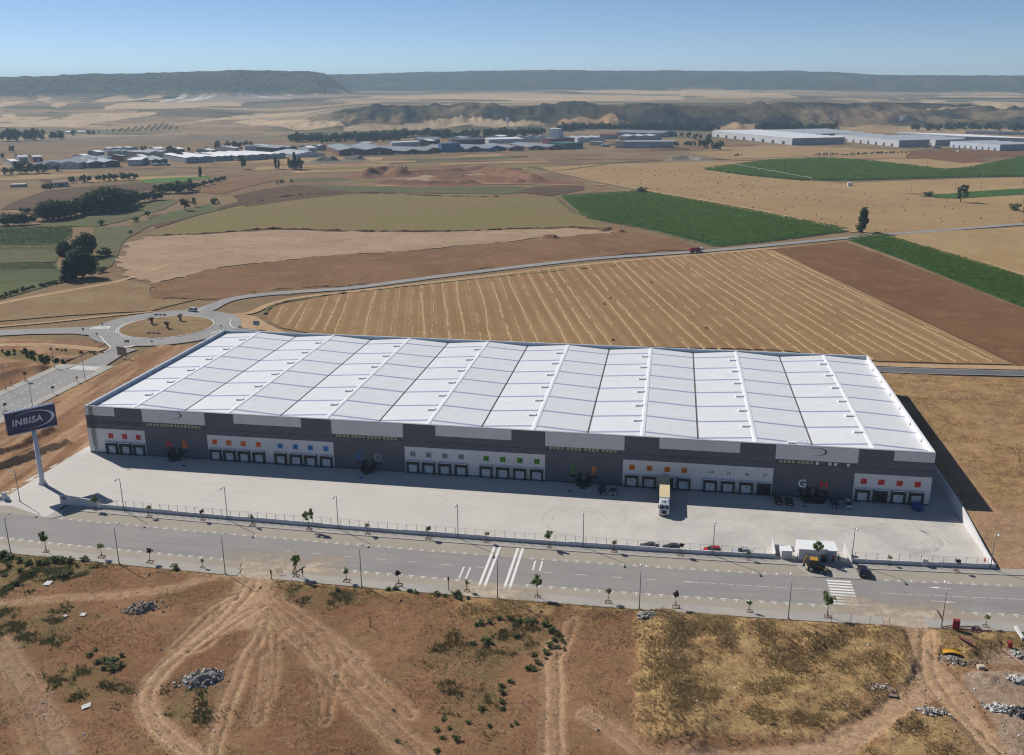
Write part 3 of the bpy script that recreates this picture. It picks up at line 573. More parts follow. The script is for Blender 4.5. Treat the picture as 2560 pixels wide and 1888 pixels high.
# --- the building plot in front of the street
LX = np.arange(14, 252, .32); NT = 250
LXX = np.repeat(LX[None, :], NT, 0); T = np.linspace(0, 1, NT)[:, None]
Y0 = rb(LXX, -25.42); LYY = Y0+(-132-Y0)*T
def gl(s, pts): return smooth_line(gps(s, pts), 6)
TRK = [(gl('F1', [(1600, 190), (1540, 290), (1440, 410), (1250, 580), (1080, 720), (960, 850), (912, 960), (930, 1060), (1000, 1150), (1130, 1260), (1290, 1380)]), 1.05, .85),
       (gl('F1', [(1640, 480), (1600, 600), (1530, 700), (1480, 830), (1420, 980), (1375, 1110), (1335, 1250), (1320, 1400)]), .95, .55),
       (gl('F1', [(1660, 400), (1760, 530), (1900, 650), (2020, 770), (2130, 920), (2240, 1035)])+gl('F2', [(60, 830), (180, 960), (350, 1120), (550, 1300)]), .95, .45),
       (gl('F1', [(1690, 420), (1850, 570), (2060, 730), (2240, 870)])+gl('F2', [(130, 830), (330, 1010), (480, 1150), (660, 1310)]), .95, .4),
       (gl('F1', [(1560, 420), (1400, 520), (1250, 640), (1150, 660)]), .9, .45),
       (gl('F1', [(1450, 330), (1330, 400), (1200, 520), (1080, 640)]), .9, .4),
       (gl('F2', [(1450, 640), (1450, 800), (1455, 1000), (1452, 1200), (1450, 1400)]), 1.25, .6),
       (gl('F2', [(1640, 1050), (1780, 1130), (1900, 1230), (2000, 1330), (2060, 1420)]), 1.1, .45),
       (gl('F2', [(1560, 470), (1500, 640), (1450, 700)]), 1.1, .35),
       (gl('F1', [(1720, 340), (1900, 470), (2080, 600), (2240, 720)])+gl('F2', [(200, 730), (380, 900), (560, 1060)]), .9, .4), (gl('F1', [(1640, 520), (1660, 700), (1640, 900), (1600, 1100)]), .9, .35), (gl('F1', [(-50, 560), (120, 800), (260, 1050), (380, 1320)]), 1.6, .35), (gl('F1', [(-50, 800), (100, 1000), (240, 1320)]), 1.2, .3), (gl('F2', [(0, 560), (90, 700), (60, 900), (20, 1100)]), .9, .25), (gl('F3', [(1640, 560), (1640, 760), (1700, 900), (1850, 1080), (2080, 1330)]), 1.0, .5),
       (gl('F1', [(1700, 560), (1690, 760), (1670, 950)]), .9, .3), (gl('F1', [(1900, 640), (2010, 850), (2020, 1050)]), .9, .3)]
A = np.zeros(LXX.shape+(4,)); H = np.zeros(LXX.shape)
for L_, half, w in TRK:
    d = seg_dist(LXX+vnoise(LXX, LYY, 3, 71, 2)*.3, LYY, L_); rut = band(np.abs(d-half), .42, .4); A[..., 0] = np.maximum(A[..., 0], np.maximum(rut*min(1, w*1.35), band(d, half+1.1, .9)*w*.75)); H -= rut*.16
apron = soft(gps('F1', [(1470, 195), (1705, 205), (1705, 400), (1650, 520), (1420, 560), (1200, 640), (1090, 740), (1060, 700), (1180, 600), (1380, 400)]), LXX, LYY, 1.2, 81); A[..., 0] = np.maximum(A[..., 0], apron*.8)
path = band(seg_dist(LXX, LYY+vnoise(LXX, LYY, 4, 83)*.8, gl('F1', [(-200, 390), (0, 372), (400, 340), (800, 312), (1100, 270), (1320, 200), (1450, 190)])), 1.7, 1.5); A[..., 0] = np.maximum(A[..., 0], path*.6)
lane = soft(gps('F3', [(1470, 505), (1650, 515), (1700, 690), (1800, 850), (2010, 1100), (2260, 1360), (2000, 1360), (1850, 1150), (1700, 985), (1600, 1000), (1400, 1135), (1150, 1330), (900, 1440), (-100, 1440), (-100, 1290), (500, 1290), (900, 1240), (1250, 1060), (1500, 870), (1560, 780), (1535, 650)]), LXX, LYY, .9, 85)
A[..., 0] = np.maximum(A[..., 0], lane*.85); H -= lane*.12
dryp = soft(gps('F3', [(-150, 410), (800, 470), (1480, 515), (1530, 650), (1555, 780), (1490, 870), (1250, 1050), (900, 1225), (300, 1225), (-180, 1240), (-160, 800)]), LXX, LYY, 1.0, 87)
dryp = np.maximum(dryp, soft(gps('F3', [(1600, 1010), (1690, 1000), (1850, 1160), (1990, 1330), (2000, 1440), (1100, 1440), (1180, 1320), (1400, 1140)]), LXX, LYY, .8, 88))
dryp = np.maximum(dryp, .8*soft(gps('F3', [(1650, 530), (2240, 560), (2240, 660), (2000, 700), (1800, 800), (1710, 690)]), LXX, LYY, .8, 89))
edge = np.clip(1-(Y0-LYY)/3.2, 0, 1)*(LXX > 20); dryp = np.maximum(dryp, .8*edge*(vnoise(LXX, LYY, 6, 91) > -.25))
dryp = np.maximum(dryp, .7*soft(gps('F2', [(850, 340), (1500, 380), (1450, 450), (900, 470)]), LXX, LYY, 1.4, 92))
pale = soft(gps('F3', [(1850, 830), (1950, 790), (2240, 800), (2400, 900), (2400, 1440), (2150, 1330), (2060, 1150), (2000, 1000), (1900, 930)]), LXX, LYY, .9, 93)
pale = np.maximum(pale, .8*soft(gps('F3', [(1980, 650), (2240, 650), (2240, 760), (2000, 740)]), LXX, LYY, .8, 94)); pale = np.maximum(pale, .45*band(seg_dist(LXX+vnoise(LXX, LYY, 4, 141)*1.5, LYY, gl('F1', [(-40, 620), (120, 860), (260, 1080), (420, 1330)])), 2.4, 2.5)*np.clip(.6+vnoise(LXX, LYY, 1.5, 143, 3)*1.5, 0, 1)); A[..., 3] = pale*.85
grn = .9*soft(gps('F1', [(-200, -30), (100, 30), (480, 95), (640, 130), (560, 200), (300, 260), (150, 320), (-200, 340)]), LXX, LYY, 1.2, 95)
grn = np.maximum(grn, .75*soft(gps('F1', [(-200, 410), (300, 395), (560, 400), (640, 430), (500, 520), (300, 660), (-200, 640)]), LXX, LYY, 1.5, 96))
grn = np.maximum(grn, .55*soft(gps('F1', [(1020, 900), (1400, 860), (1480, 1000), (1300, 1120), (1100, 1180), (1000, 1050)]), LXX, LYY, 1.5, 97))
grn = np.maximum(grn, .6*soft(gps('F1', [(150, 760), (560, 760), (900, 900), (860, 1000), (600, 1000), (300, 900)]), LXX, LYY, 2, 98))
grn = np.maximum(grn, .55*soft(gps('F2', [(640, 600), (1000, 480), (1400, 480), (1380, 620), (1150, 760), (1160, 1050), (1000, 1200), (760, 1200), (800, 900), (620, 800)]), LXX, LYY, 2.5, 99))
grn = np.maximum(grn, .5*soft(gps('F1', [(1700, 220), (2240, 300), (2240, 360), (1900, 400), (1720, 300)]), LXX, LYY, 1.5, 100))
A[..., 1] = grn*np.clip(.75+vnoise(LXX, LYY, 3, 101), .1, 1.1)*(1-A[..., 0]*.8); A[..., 2] = dryp*(1-A[..., 0]*.6)
n3 = vnoise(LXX, LYY, 9, 103, 5)
H += .22*n3+.10*vnoise(LXX, LYY, 1.6, 105, 4)+.05*vnoise(LXX, LYY, .7, 107, 2)
H += dryp*(.45+.35*vnoise(LXX, LYY, 7, 109, 3)+.12*vnoise(LXX, LYY, 1.1, 110, 3))
bank = gl('F2', [(2140, 470), (2160, 700), (2170, 900), (2180, 1180)]); H += 1.1*np.exp(-(seg_dist(LXX, LYY, bank)/3.0)**2)
for s, px, py, r_, h_ in (('F3', 940, 640, 3.0, 1.3), ('F3', 250, 1130, 2.6, 1.2), ('F3', 180, 1250, 2.6, 1.4), ('F3', 1500, 740, 2.2, .9), ('F3', 1310, 560, 3.5, .8), ('F3', 340, 610, 3, .9), ('F2', 1700, 430, 2.5, .6), ('F1', 980, 180, 2.5, .6), ('F3', 1900, 690, 1.8, 1.0), ('F3', 2020, 840, 4.0, .8), ('F3', 2040, 590, 2, .7)):
    x0, y0 = gp(s, px, py); d2 = ((LXX-x0)**2+((LYY-y0)*1.2)**2)/r_**2; H += h_*np.exp(-d2)*(1+.5*vnoise(LXX, LYY, 1.0, 113, 3))
rows = .06*np.sin((LXX*.35+LYY)*2.6)*soft(gps('F1', [(1050, 280), (1480, 300), (1380, 480), (1100, 680), (800, 880), (700, 700), (900, 450)]), LXX, LYY, 1, 115); H += rows
edgef = sstep(Y0-LYY, 0, 1.6); LZZ = .02+H*edgef
soil_sheet('dirt_lot', LXX, LYY, LZZ, A)
LOTX, LOTY, LOTH, LOTA, LDRY, LGRN = LXX, LYY, LZZ, A, dryp, grn
def lot_z(x, y):
    i = int(np.clip(round((x-14)/.32), 0, len(LX)-1)); y0 = Y0[0, i]; t = (y-y0)/(-132-y0); return float(LZZ[int(np.clip(round(t*(NT-1)), 0, NT-1)), i])
# --- bare plot left of the yard
px_ = np.arange(-41.6, -3.4, .4); py_ = np.arange(-60, 112, .45); PX, PY = np.meshgrid(px_, py_)
A2 = np.zeros(PX.shape+(4,)); st = vnoise(PX*1.0+PY*.12, PY*.10, 2.2, 121, 4); A2[..., 0] = np.clip(.25+st*1.0, 0, .6); A2[..., 2] = np.clip(vnoise(PX, PY, 14, 123, 4)*1.2-.1, 0, .6)*(PY > 40)
H2 = .15*vnoise(PX, PY, 3, 125, 4)+.08*vnoise(PX, PY, 1, 127, 3)
for P, h_, w_ in (([(-40, 560), (120, 520), (260, 455), (400, 380)], 1.7, 1.5), ([(-40, 680), (150, 620), (300, 560), (520, 480)], 1.9, 1.6), ([(30, 620), (200, 545), (360, 500)], .8, 1.2)):
    H2 += h_*np.exp(-(seg_dist(PX, PY, gl('4', P))/w_)**2)*(1+.35*vnoise(PX, PY, 2.5, 129, 3))
H2 *= sstep(PX, -41.6, -39.5)*sstep(-PX, 3.4, 5.5)
soil_sheet('bare_plot', PX, PY, .03+H2, A2)
px_ = np.arange(-150, -63.0, 1.0); py_ = np.arange(-60, 113, 1.0); PX, PY = np.meshgrid(px_, py_)
A4 = np.zeros(PX.shape+(4,)); A4[..., 0] = np.clip(.1+vnoise(PX, PY*.5, 7, 131, 4), 0, .7)
A4[..., 1] = np.maximum(soft(gps('C', [(-30, 790), (200, 780), (290, 850), (340, 880), (260, 890), (150, 850), (-30, 830)]), PX, PY, 1.5, 133), .6*soft(gps('C', [(280, 775), (640, 800), (560, 830), (350, 800)]), PX, PY, 1, 134)); A4[..., 0] *= 1-A4[..., 1]
H4 = .3*vnoise(PX, PY, 6, 135, 4)
for P, h_ in (([(0, 950), (120, 915), (250, 905)], 1.4), ([(280, 820), (450, 850), (560, 830)], 1.2), ([(0, 880), (150, 870), (260, 900)], .8)): H4 += h_*np.exp(-(seg_dist(PX, PY, gl('C', P))/3)**2)
soil_sheet('bare_plot', PX, PY, -.10+np.maximum(H4*sstep(-PX, 63, 66)*sstep(PY, 113, 108), -.1), A4)
# --- raised dry grass plot right of the yard
px_ = np.concatenate([[234.2, 234.6], np.arange(235, 330, .5)]); py_ = np.arange(-36, 116, .5); PX, PY = np.meshgrid(px_, py_); PYb = np.maximum(PY, rb(PX, -.4))
A3 = np.zeros(PX.shape+(4,)); bare_ = np.clip(sstep(PYb, -2, -12)+.9*np.exp(-((PX-239)/2.2)**2)*(PYb < 40), 0, 1); A3[..., 0] = bare_*.55+.25*np.clip(vnoise(PX, PYb, 12, 141, 4)*2-.3, 0, 1); A3[..., 2] = (1-bare_)*.62
H3 = 2.75*sstep(PYb, -31, -6)*(1-.97*sstep(PYb, 92, 111))+(.25*vnoise(PX, PYb, 6, 143, 4)+.12*vnoise(PX, PYb, 1.3, 145, 3))*sstep(PYb, -33, -20)
soil_sheet('dry_plot', PX, PYb, .03+H3, A3)
RPX, RPY, RPH, RPD = PX, PYb, .03+H3, A3[..., 2]

# --- street
ROADM, nt, b = base_mat('street_asphalt', .9, .2); v = position(nt, 0, (.25, 1, 1)); v2 = position(nt)
col = mixc(nt, ramp(nt, noise_node(nt, v, .35, 6, .6), .35, .65), (.375, .352, .32), (.325, .306, .282))
col = mixc(nt, ramp(nt, noise_node(nt, v2, .045, 5, .6), .48, .66, 0, .6), col, (.275, .262, .25))
col = mixc(nt, ramp(nt, noise_node(nt, position(nt, 0, (.015, 1, 1)), .8, 5, .65), .5, .66, 0, .6), col, (.26, .25, .238)); col = mixc(nt, ramp(nt, noise_node(nt, v2, .35, 3, .5), .70, .74, 0, .5), col, (.17, .165, .16))
col = mixc(nt, ramp(nt, noise_node(nt, v2, 5, 4, .8), .3, .75, 0, .4), col, (.40, .385, .36)); col = mixc(nt, 1.0, col, (.80, .79, .80), 'MULTIPLY'); nt.links.new(col, b.inputs['Base Color'])
PARKM, nt, b = base_mat('parking_lane', .93, .15); v = position(nt); v2 = position(nt, 0, (.3, 1, 1))
col = mixc(nt, ramp(nt, noise_node(nt, v, .09, 6, .62), .35, .65), (.435, .385, .325), (.385, .345, .295))
col = mixc(nt, ramp(nt, noise_node(nt, v2, .5, 6, .7), .5, .72, 0, .6), col, (.47, .405, .325))
col = mixc(nt, ramp(nt, noise_node(nt, v, 4, 4, .8), .3, .75, 0, .4), col, (.36, .33, .29)); col = mixc(nt, 1.0, col, (.90, .88, .83), 'MULTIPLY'); nt.links.new(col, b.inputs['Base Color'])
xs = np.arange(-60, 331, 3.0)
def strip(name, o0, o1, m, z, x0=-60, x1=330, kind='structure', parent=None):
    xx = [x for x in xs if x0 < x < x1]; xx = [x0]+xx+[x1]; b = MB(); n = len(xx)
    b.add([(x, float(rb(x, o0)), z) for x in xx]+[(x, float(rb(x, o1)), z) for x in xx], [(n+i, n+i+1, i+1, i) for i in range(n-1)], m)
    o = b.build(name, None, parent); tag(o, kind=kind if parent is None else None); return o
road = strip('road', -7.3, -18.9, ROADM, .010)
strip('parking_lane', -2.75, -7.3, PARKM, .006); strip('parking_lane', -18.9, -22.2, PARKM, .006)
def raised(name, o0, o1, z0, z1, m, x0, x1):
    xx = [x0]+[x for x in xs if x0+.5 < x < x1-.5]+[x1]; b = MB()
    for a, q in zip(xx[:-1], xx[1:]):
        b.hexa([(a, float(rb(a, o1)), z0), (q, float(rb(q, o1)), z0), (q, float(rb(q, o0)), z0), (a, float(rb(a, o0)), z0)], [(a, float(rb(a, o1)), z1), (q, float(rb(q, o1)), z1), (q, float(rb(q, o0)), z1), (a, float(rb(a, o0)), z1)], m)
    return tag(b.build(name), kind='structure')
raised('pavement', -.05, -2.6, -.1, .13, SIDE, 15.5, 330); raised('pavement', -22.35, -25.4, -.1, .13, SIDE, -60, 73); raised('pavement', -22.35, -25.4, -.1, .13, SIDE, 83, 206); raised('pavement', -22.35, -25.4, -.1, .13, SIDE, 214, 330)
KERB2 = mat('kerb_concrete', (.42, .405, .38), (.36, .345, .32), 1.5, .9)
raised('kerb', -2.6, -2.78, -.1, .145, KERB2, 15.5, 330); raised('kerb', -22.18, -22.35, -.1, .145, KERB2, -60, 73); raised('kerb', -22.18, -22.35, -.1, .145, KERB2, 83, 206); raised('kerb', -22.18, -22.35, -.1, .145, KERB2, 214, 330)
for P in ([(192, -2.78), (204.5, -2.78), (204.8, -7.6), (194.5, -7.6)], [(14.6, -2.9), (16.4, -2.78), (19.0, -4.6), (15.8, -8.0), (14.2, -7.5)]):
    b = MB(); b.prism([(x, float(rb(x, o))) for x, o in P], -.1, .138, SIDE); o = bevel(b.build('pavement'), .3, 2); tag(o, kind='structure')
b = MB(); b.prism([(204.6, float(rb(204.6, -2.8))), (206.8, float(rb(206.8, -2.8))), (207.2, float(rb(207.2, -7.4))), (204.9, float(rb(204.9, -7.4)))], -.05, .018, mat('red_soil_bed', (.40, .24, .14), (.33, .19, .11), 2)); tag(b.build('planting_bed'), kind='structure')
DUSTY = mat('dusty_concrete', (.53, .455, .365), (.47, .39, .30), .7, .95, c3=(.56, .49, .40), scale2=.2)
DUST, nt, b = base_mat('dust_film', .97, .05); at = nd(nt, 'ShaderNodeAttribute', attribute_name='film'); v = position(nt); col = mixc(nt, ramp(nt, noise_node(nt, v, .7, 6, .7), .3, .7), (.53, .445, .345), (.46, .365, .27)); nt.links.new(col, b.inputs['Base Color'])
tn = nd(nt, 'ShaderNodeBsdfTransparent'); mx = nd(nt, 'ShaderNodeMixShader'); nt.links.new(mul(nt, at.outputs['Fac'], ramp(nt, noise_node(nt, v, .5, 7, .75), .3, .62, .15, 1.25)), mx.inputs[0]); nt.links.new(tn.outputs[0], mx.inputs[1]); nt.links.new(b.outputs[0], mx.inputs[2]); nt.links.new(mx.outputs[0], nt.nodes['Material Output'].inputs[0])
def dust(x0, x1, o0, o1, z, core):
    X = np.linspace(x0, x1, 60); O_ = np.linspace(o0, o1, 40); XX, OO = np.meshgrid(X, O_); YY = rb(XX, 0)+OO; e = np.minimum(np.minimum(XX-x0, x1-XX)/((x1-x0)*.34), np.where(OO > core, (o0-OO)/(abs(o0-core)+.01), 1)); A_ = np.clip(e+vnoise(XX, YY, 4, 61, 4)*.5, 0, 1)*np.clip(e*3, 0, 1)
    o = bpy.data.objects.new('dust_film', grid_mesh('dust_film', XX, YY, np.full(XX.shape, z), DUST, {'film': np.repeat(A_[..., None], 4, -1)})); link(o); tag(o, kind='structure')
strip('driveway', -22.2, -25.6, DUSTY, .03, 73, 83); strip('driveway', -22.2, -25.6, DUSTY, .03, 206, 214)
dust(63, 97, -11, -25.5, .036, -20); dust(196, 226, -13, -25.5, .036, -20); dust(118, 140, -19.5, -25.5, .15, -22)
# markings, each a part of the road
def mark(quads, name='road_marking', z=.016): strip_quads(name, quads, z, PAINT, road)
Tb = lambda x, o: (x, float(rb(x, o)))
for x in np.arange(18.5, 237, 2.52):
    if 123.5 < x < 134 or 189 < x < 208: continue
    mark([[Tb(x-.62, -7.48), Tb(x+.62, -7.48), Tb(x+.62, -7.36), Tb(x-.62, -7.36)], [Tb(x-.07, -7.36), Tb(x+.07, -7.36), Tb(x+.07, -6.5), Tb(x-.07, -6.5)]], 'bay_marking')
for x in list(np.arange(6, 69, 2.52))+list(np.arange(87.4, 197, 2.52))+list(np.arange(217.1, 244, 2.52)):
    if 124 < x < 133: continue
    mark([[Tb(x-.66, -18.86), Tb(x+.66, -18.86), Tb(x+.66, -18.70), Tb(x-.66, -18.70)], [Tb(x-.07, -19.75), Tb(x+.09, -19.75), Tb(x+.09, -18.86), Tb(x-.07, -18.86)]], 'bay_marking')
for x in np.arange(78, 168, 7.45): mark([[Tb(x, -12.95), Tb(x+2.1, -12.95), Tb(x+2.1, -12.83), Tb(x, -12.83)]], 'lane_dash')
for x in np.arange(168, 262, 3.6):
    if not 195 < x < 204: mark([[Tb(x, -12.80), Tb(x+2.9, -12.80), Tb(x+2.9, -12.70), Tb(x, -12.70)]], 'lane_dash')
for x in (125.25, 126.45, 130.65, 131.75): mark([[(x-.28, float(rb(x, -22.2))), (x+.28, float(rb(x, -22.2))), (x+.28, float(rb(x, -2.9))), (x-.28, float(rb(x, -2.9)))]], 'crossing_line', .019)
for x, o0, o1 in ((135.4, -8.2, -12.5), (136.95, -8.2, -12.5), (120.4, -13.3, -18.3), (121.85, -13.3, -18.3)): mark([[(x-.17, float(rb(x, o1))), (x+.17, float(rb(x, o1))), (x+.17, float(rb(x, o0))), (x-.17, float(rb(x, o0)))]], 'give_way_line')
for i in range(9):
    y0 = -42.0-i*1.17; mark([[(197.45, y0-.62), (202.45, y0-.5), (202.5, y0+.12), (197.5, y0)]], 'zebra_stripe', .019)
for s, x0, o in ((-1, 222.4, -9.6), (1, 217.3, -14.9)):
    y = float(rb(x0, o)); L_ = 4.7*s
    mark([[(x0, y-.07), (x0+L_*.55, y-.07), (x0+L_*.55, y+.07), (x0, y+.07)], [(x0+L_*.5, y-.36), (x0+L_, y), (x0+L_, y+.01), (x0+L_*.5, y+.36)]], 'lane_arrow')
# --- yard slab
YARDM, nt, b = base_mat('yard_concrete', .9, .2); v = position(nt); v2 = position(nt, math.radians(4), (.12, 1, 1))
col = mixc(nt, ramp(nt, noise_node(nt, v, .05, 6, .6), .36, .64), (.60, .57, .515), (.545, .52, .475))
col = mixc(nt, ramp(nt, noise_node(nt, v2, .5, 6, .7), .42, .7, 0, .55), col, (.64, .605, .54))
gx = nd(nt, 'ShaderNodeSeparateXYZ'); nt.links.new(v, gx.inputs[0])
worn = mul(nt, ramp(nt, gx.outputs[0], 120, 175), ramp(nt, noise_node(nt, v, .09, 7, .7), .42, .62, 0, .75)); col = mixc(nt, worn, col, (.43, .41, .375))
col = mixc(nt, ramp(nt, noise_node(nt, v, 2.5, 5, .75), .58, .72, 0, .35), col, (.47, .45, .415))
col = mixc(nt, ramp(nt, noise_node(nt, v, .45, 3, .5), .69, .74, 0, .4), col, (.30, .285, .26)); br = nd(nt, 'ShaderNodeTexBrick', offset=0.0); br.inputs['Scale'].default_value = 1.0; br.inputs['Brick Width'].default_value = 6.0; br.inputs['Row Height'].default_value = 5.0; br.inputs['Mortar Size'].default_value = .05; br.inputs['Mortar Smooth'].default_value = .6; nt.links.new(v, br.inputs['Vector']); col = mixc(nt, mul(nt, br.outputs['Fac'], .38), col, (.33, .31, .28)); nt.links.new(col, b.inputs['Base Color'])
yp = [(-3.2, 8), (-4.8, -15), (-5.6, -27.7), (-6.2, -33.2)]+[(x, float(rb(x, .0))) for x in (0, 14, 24, 60, 100, 140, 180, 210, 234)]+[(233.6, -8), (233.4, 95), (228.3, 95), (228.3, 1), (0, 1), (-.5, 8)]
nt = YARDM.node_tree; b = nt.nodes['Principled BSDF']; nt.links.new(mixc(nt, 1.0, b.inputs['Base Color'].links[0].from_socket, (.95, .94, .93), 'MULTIPLY'), b.inputs['Base Color'])
sheet('yard', yp, YARDM, .022, amp=0)
b = MB(); b.prism([(-.6, float(rb(0, -.0))), (14.6, float(rb(14, .0))), (14.2, float(rb(14, -7.4))), (2, float(rb(2, -3.2))), (-30, float(rb(0, -3.6))), (-30, float(rb(0, -.6)))], -.05, .014, YARDM); tag(b.build('entrance_apron'), kind='structure')
RUB, nt, b = base_mat('tyre_rubber_mark', .95, .1); tn = nd(nt, 'ShaderNodeBsdfTransparent'); mx = nd(nt, 'ShaderNodeMixShader')
b.inputs['Base Color'].default_value = (.12, .115, .11, 1); nt.links.new(ramp(nt, noise_node(nt, position(nt), .6, 5, .7), .35, .7, .0, .26), mx.inputs[0]); nt.links.new(tn.outputs[0], mx.inputs[1]); nt.links.new(b.outputs[0], mx.inputs[2]); nt.links.new(mx.outputs[0], nt.nodes['Material Output'].inputs[0])
def arc(s, pts, w=.32): ribbon('tyre_mark', smooth_line(gps(s, pts), 8), w, RUB, .030)
arc('6', [(500, 860), (520, 780), (640, 730), (800, 730), (960, 770), (1010, 830)]); arc('6', [(575, 850), (600, 790), (700, 752), (830, 760), (930, 800), (945, 850), (880, 890)]); arc('6', [(1010, 700), (1120, 740), (1170, 800), (1150, 850)]); arc('6', [(1230, 720), (1330, 760), (1430, 830)]); arc('6', [(520, 870), (600, 930), (760, 960)])
for k in (0, 22, 40, 75, 105): arc('7', [(1380+k*.5, 905+k*.2), (1500, 950+k*.3), (1590-k*.6, 1010+k*.2), (1560-k, 1070), (1450-k, 1100-k*.3), (1330-k*.5, 1112-k*.5)])
arc('7', [(1400, 900), (1560, 950), (1650, 1020), (1690, 1060)]); arc('7', [(620, 860), (740, 870), (860, 905), (960, 880)]); arc('7', [(200, 840), (420, 900), (700, 930), (950, 900), (1150, 860)]); arc('5', [(1350, 860), (1450, 780), (1600, 770), (1700, 850)], .2)
arc('F3', [(400, 140), (600, 200), (760, 190), (900, 175)], .25)
# ------------------------------------------------------------------ the warehouse
LB, DB, HB, ZR, ZV = 228.0, 87.2, 14.05, 13.8, 12.85
WH = empty('warehouse', (0, 0, 0), 0, 'long grey and white logistics warehouse with eight-ridged white roof and numbered docks', 'warehouse')
def clad(name, c, k=1.0, rough=.55, ax='Z', period=.33, depth=.02):
    m, nt, b = base_mat(name, rough, .3); v = position(nt)
    f = noise_node(nt, v, .35, 5, .6); col = mixc(nt, ramp(nt, f, .3, .7), c, tuple(x*.9 for x in c))
    sx = nd(nt, 'ShaderNodeSeparateXYZ'); nt.links.new(v, sx.inputs[0])
    w = mul(nt, mul(nt, sx.outputs['XYZ'.index(ax)], 6.2832/period), 0, 'ADD'); s = nd(nt, 'ShaderNodeMath', operation='SINE'); nt.links.new(w, s.inputs[0])
    r_ = ramp(nt, s.outputs[0], .55, .9); col = mixc(nt, mul(nt, r_, .18*k), col, tuple(x*.55 for x in c))
    nt.links.new(col, b.inputs['Base Color']); bump(nt, b, s.outputs[0], .35*k, depth); return m
CG = clad('cladding_grey', (.112, .115, .134)); CW = clad('cladding_white', (.70, .70, .69), .6, .5, 'X', .9)
RFW = clad('roof_white', (.80, .81, .80), .55, .4, 'Y', 1.05, .03)
nt = RFW.node_tree; b = nt.nodes['Principled BSDF']; src = b.inputs['Base Color'].links[0].from_socket; oi = nd(nt, 'ShaderNodeObjectInfo'); col = mixc(nt, ramp(nt, oi.outputs['Random'], 0, 1, 0, .5), src, (.70, .71, .705)); st_ = noise_node(nt, position(nt, 0, (.12, 1, 1)), .7, 6, .7); col = mixc(nt, ramp(nt, st_, .5, .75, 0, .45), col, (.62, .625, .62)); nt.links.new(col, b.inputs['Base Color'])
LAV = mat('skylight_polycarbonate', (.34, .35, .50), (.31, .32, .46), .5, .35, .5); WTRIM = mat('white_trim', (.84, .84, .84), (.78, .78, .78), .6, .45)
DK = mat('dark_gutter', (.10, .095, .085), (.14, .13, .11), .6, .8); PAR = mat('parapet_shaded', (.50, .56, .61), (.46, .52, .57), .5, .5); BLK = mat('black_rubber', (.018, .018, .019), (.03, .03, .03), 2, .9)  # parapet blue-grey: shade of left and rear inner faces put into the colour
SHEL = mat('shelter_canvas', (.040, .036, .034), (.055, .05, .047), 1.5, .85); DGL = mat('dark_glass', (.02, .022, .026), (.03, .032, .036), .5, .15, .5); PLN = mat('plinth_dark', (.075, .078, .082), (.095, .095, .098), .8, .9)
SEAM = mat('cladding_joint', (.035, .036, .042), None, 1, .7)
b = MB(); b.box(0, LB, .12, .6, 0, HB-.06, CG); b.build('facade_wall', None, WH)
b = MB(); b.box(0, .5, .6, DB, 0, HB-.06, CW); b.build('side_wall', None, WH); b = MB(); b.box(LB-.5, LB, .6, DB, 0, HB-.06, CW); b.build('side_wall', None, WH)
b = MB(); b.box(.5, LB-.5, DB-.5, DB, 0, HB-.06, PAR); b.build('rear_wall', None, WH)
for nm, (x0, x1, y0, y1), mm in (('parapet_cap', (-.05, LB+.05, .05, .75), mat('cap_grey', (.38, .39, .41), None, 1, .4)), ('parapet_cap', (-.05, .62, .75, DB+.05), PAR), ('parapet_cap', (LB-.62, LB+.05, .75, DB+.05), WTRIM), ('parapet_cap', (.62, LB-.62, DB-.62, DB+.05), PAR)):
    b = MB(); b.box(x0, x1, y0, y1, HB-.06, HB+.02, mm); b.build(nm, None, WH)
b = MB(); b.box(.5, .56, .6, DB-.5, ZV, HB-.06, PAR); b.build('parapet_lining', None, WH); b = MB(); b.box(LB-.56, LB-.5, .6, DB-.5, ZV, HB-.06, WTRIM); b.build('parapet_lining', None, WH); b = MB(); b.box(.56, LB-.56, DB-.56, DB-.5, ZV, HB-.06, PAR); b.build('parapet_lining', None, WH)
def brace(x, d):
    b = MB(); b.hexa([(x, -.06, ZV), (x+d*.55, -.06, ZV), (x+d*.55, .06, ZV), (x, .06, ZV)], [(x, -.06, HB-.2), (x+d*.1, -.06, HB-.2), (x+d*.1, .06, HB-.2), (x, .06, HB-.2)], None); return b
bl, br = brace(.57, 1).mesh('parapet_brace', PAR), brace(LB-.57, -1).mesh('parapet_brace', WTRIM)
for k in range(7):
    inst('parapet_brace', bl, WH, (0, 10.8+12.6*k, 0)); inst('parapet_brace', br, WH, (0, 10.8+12.6*k, 0))
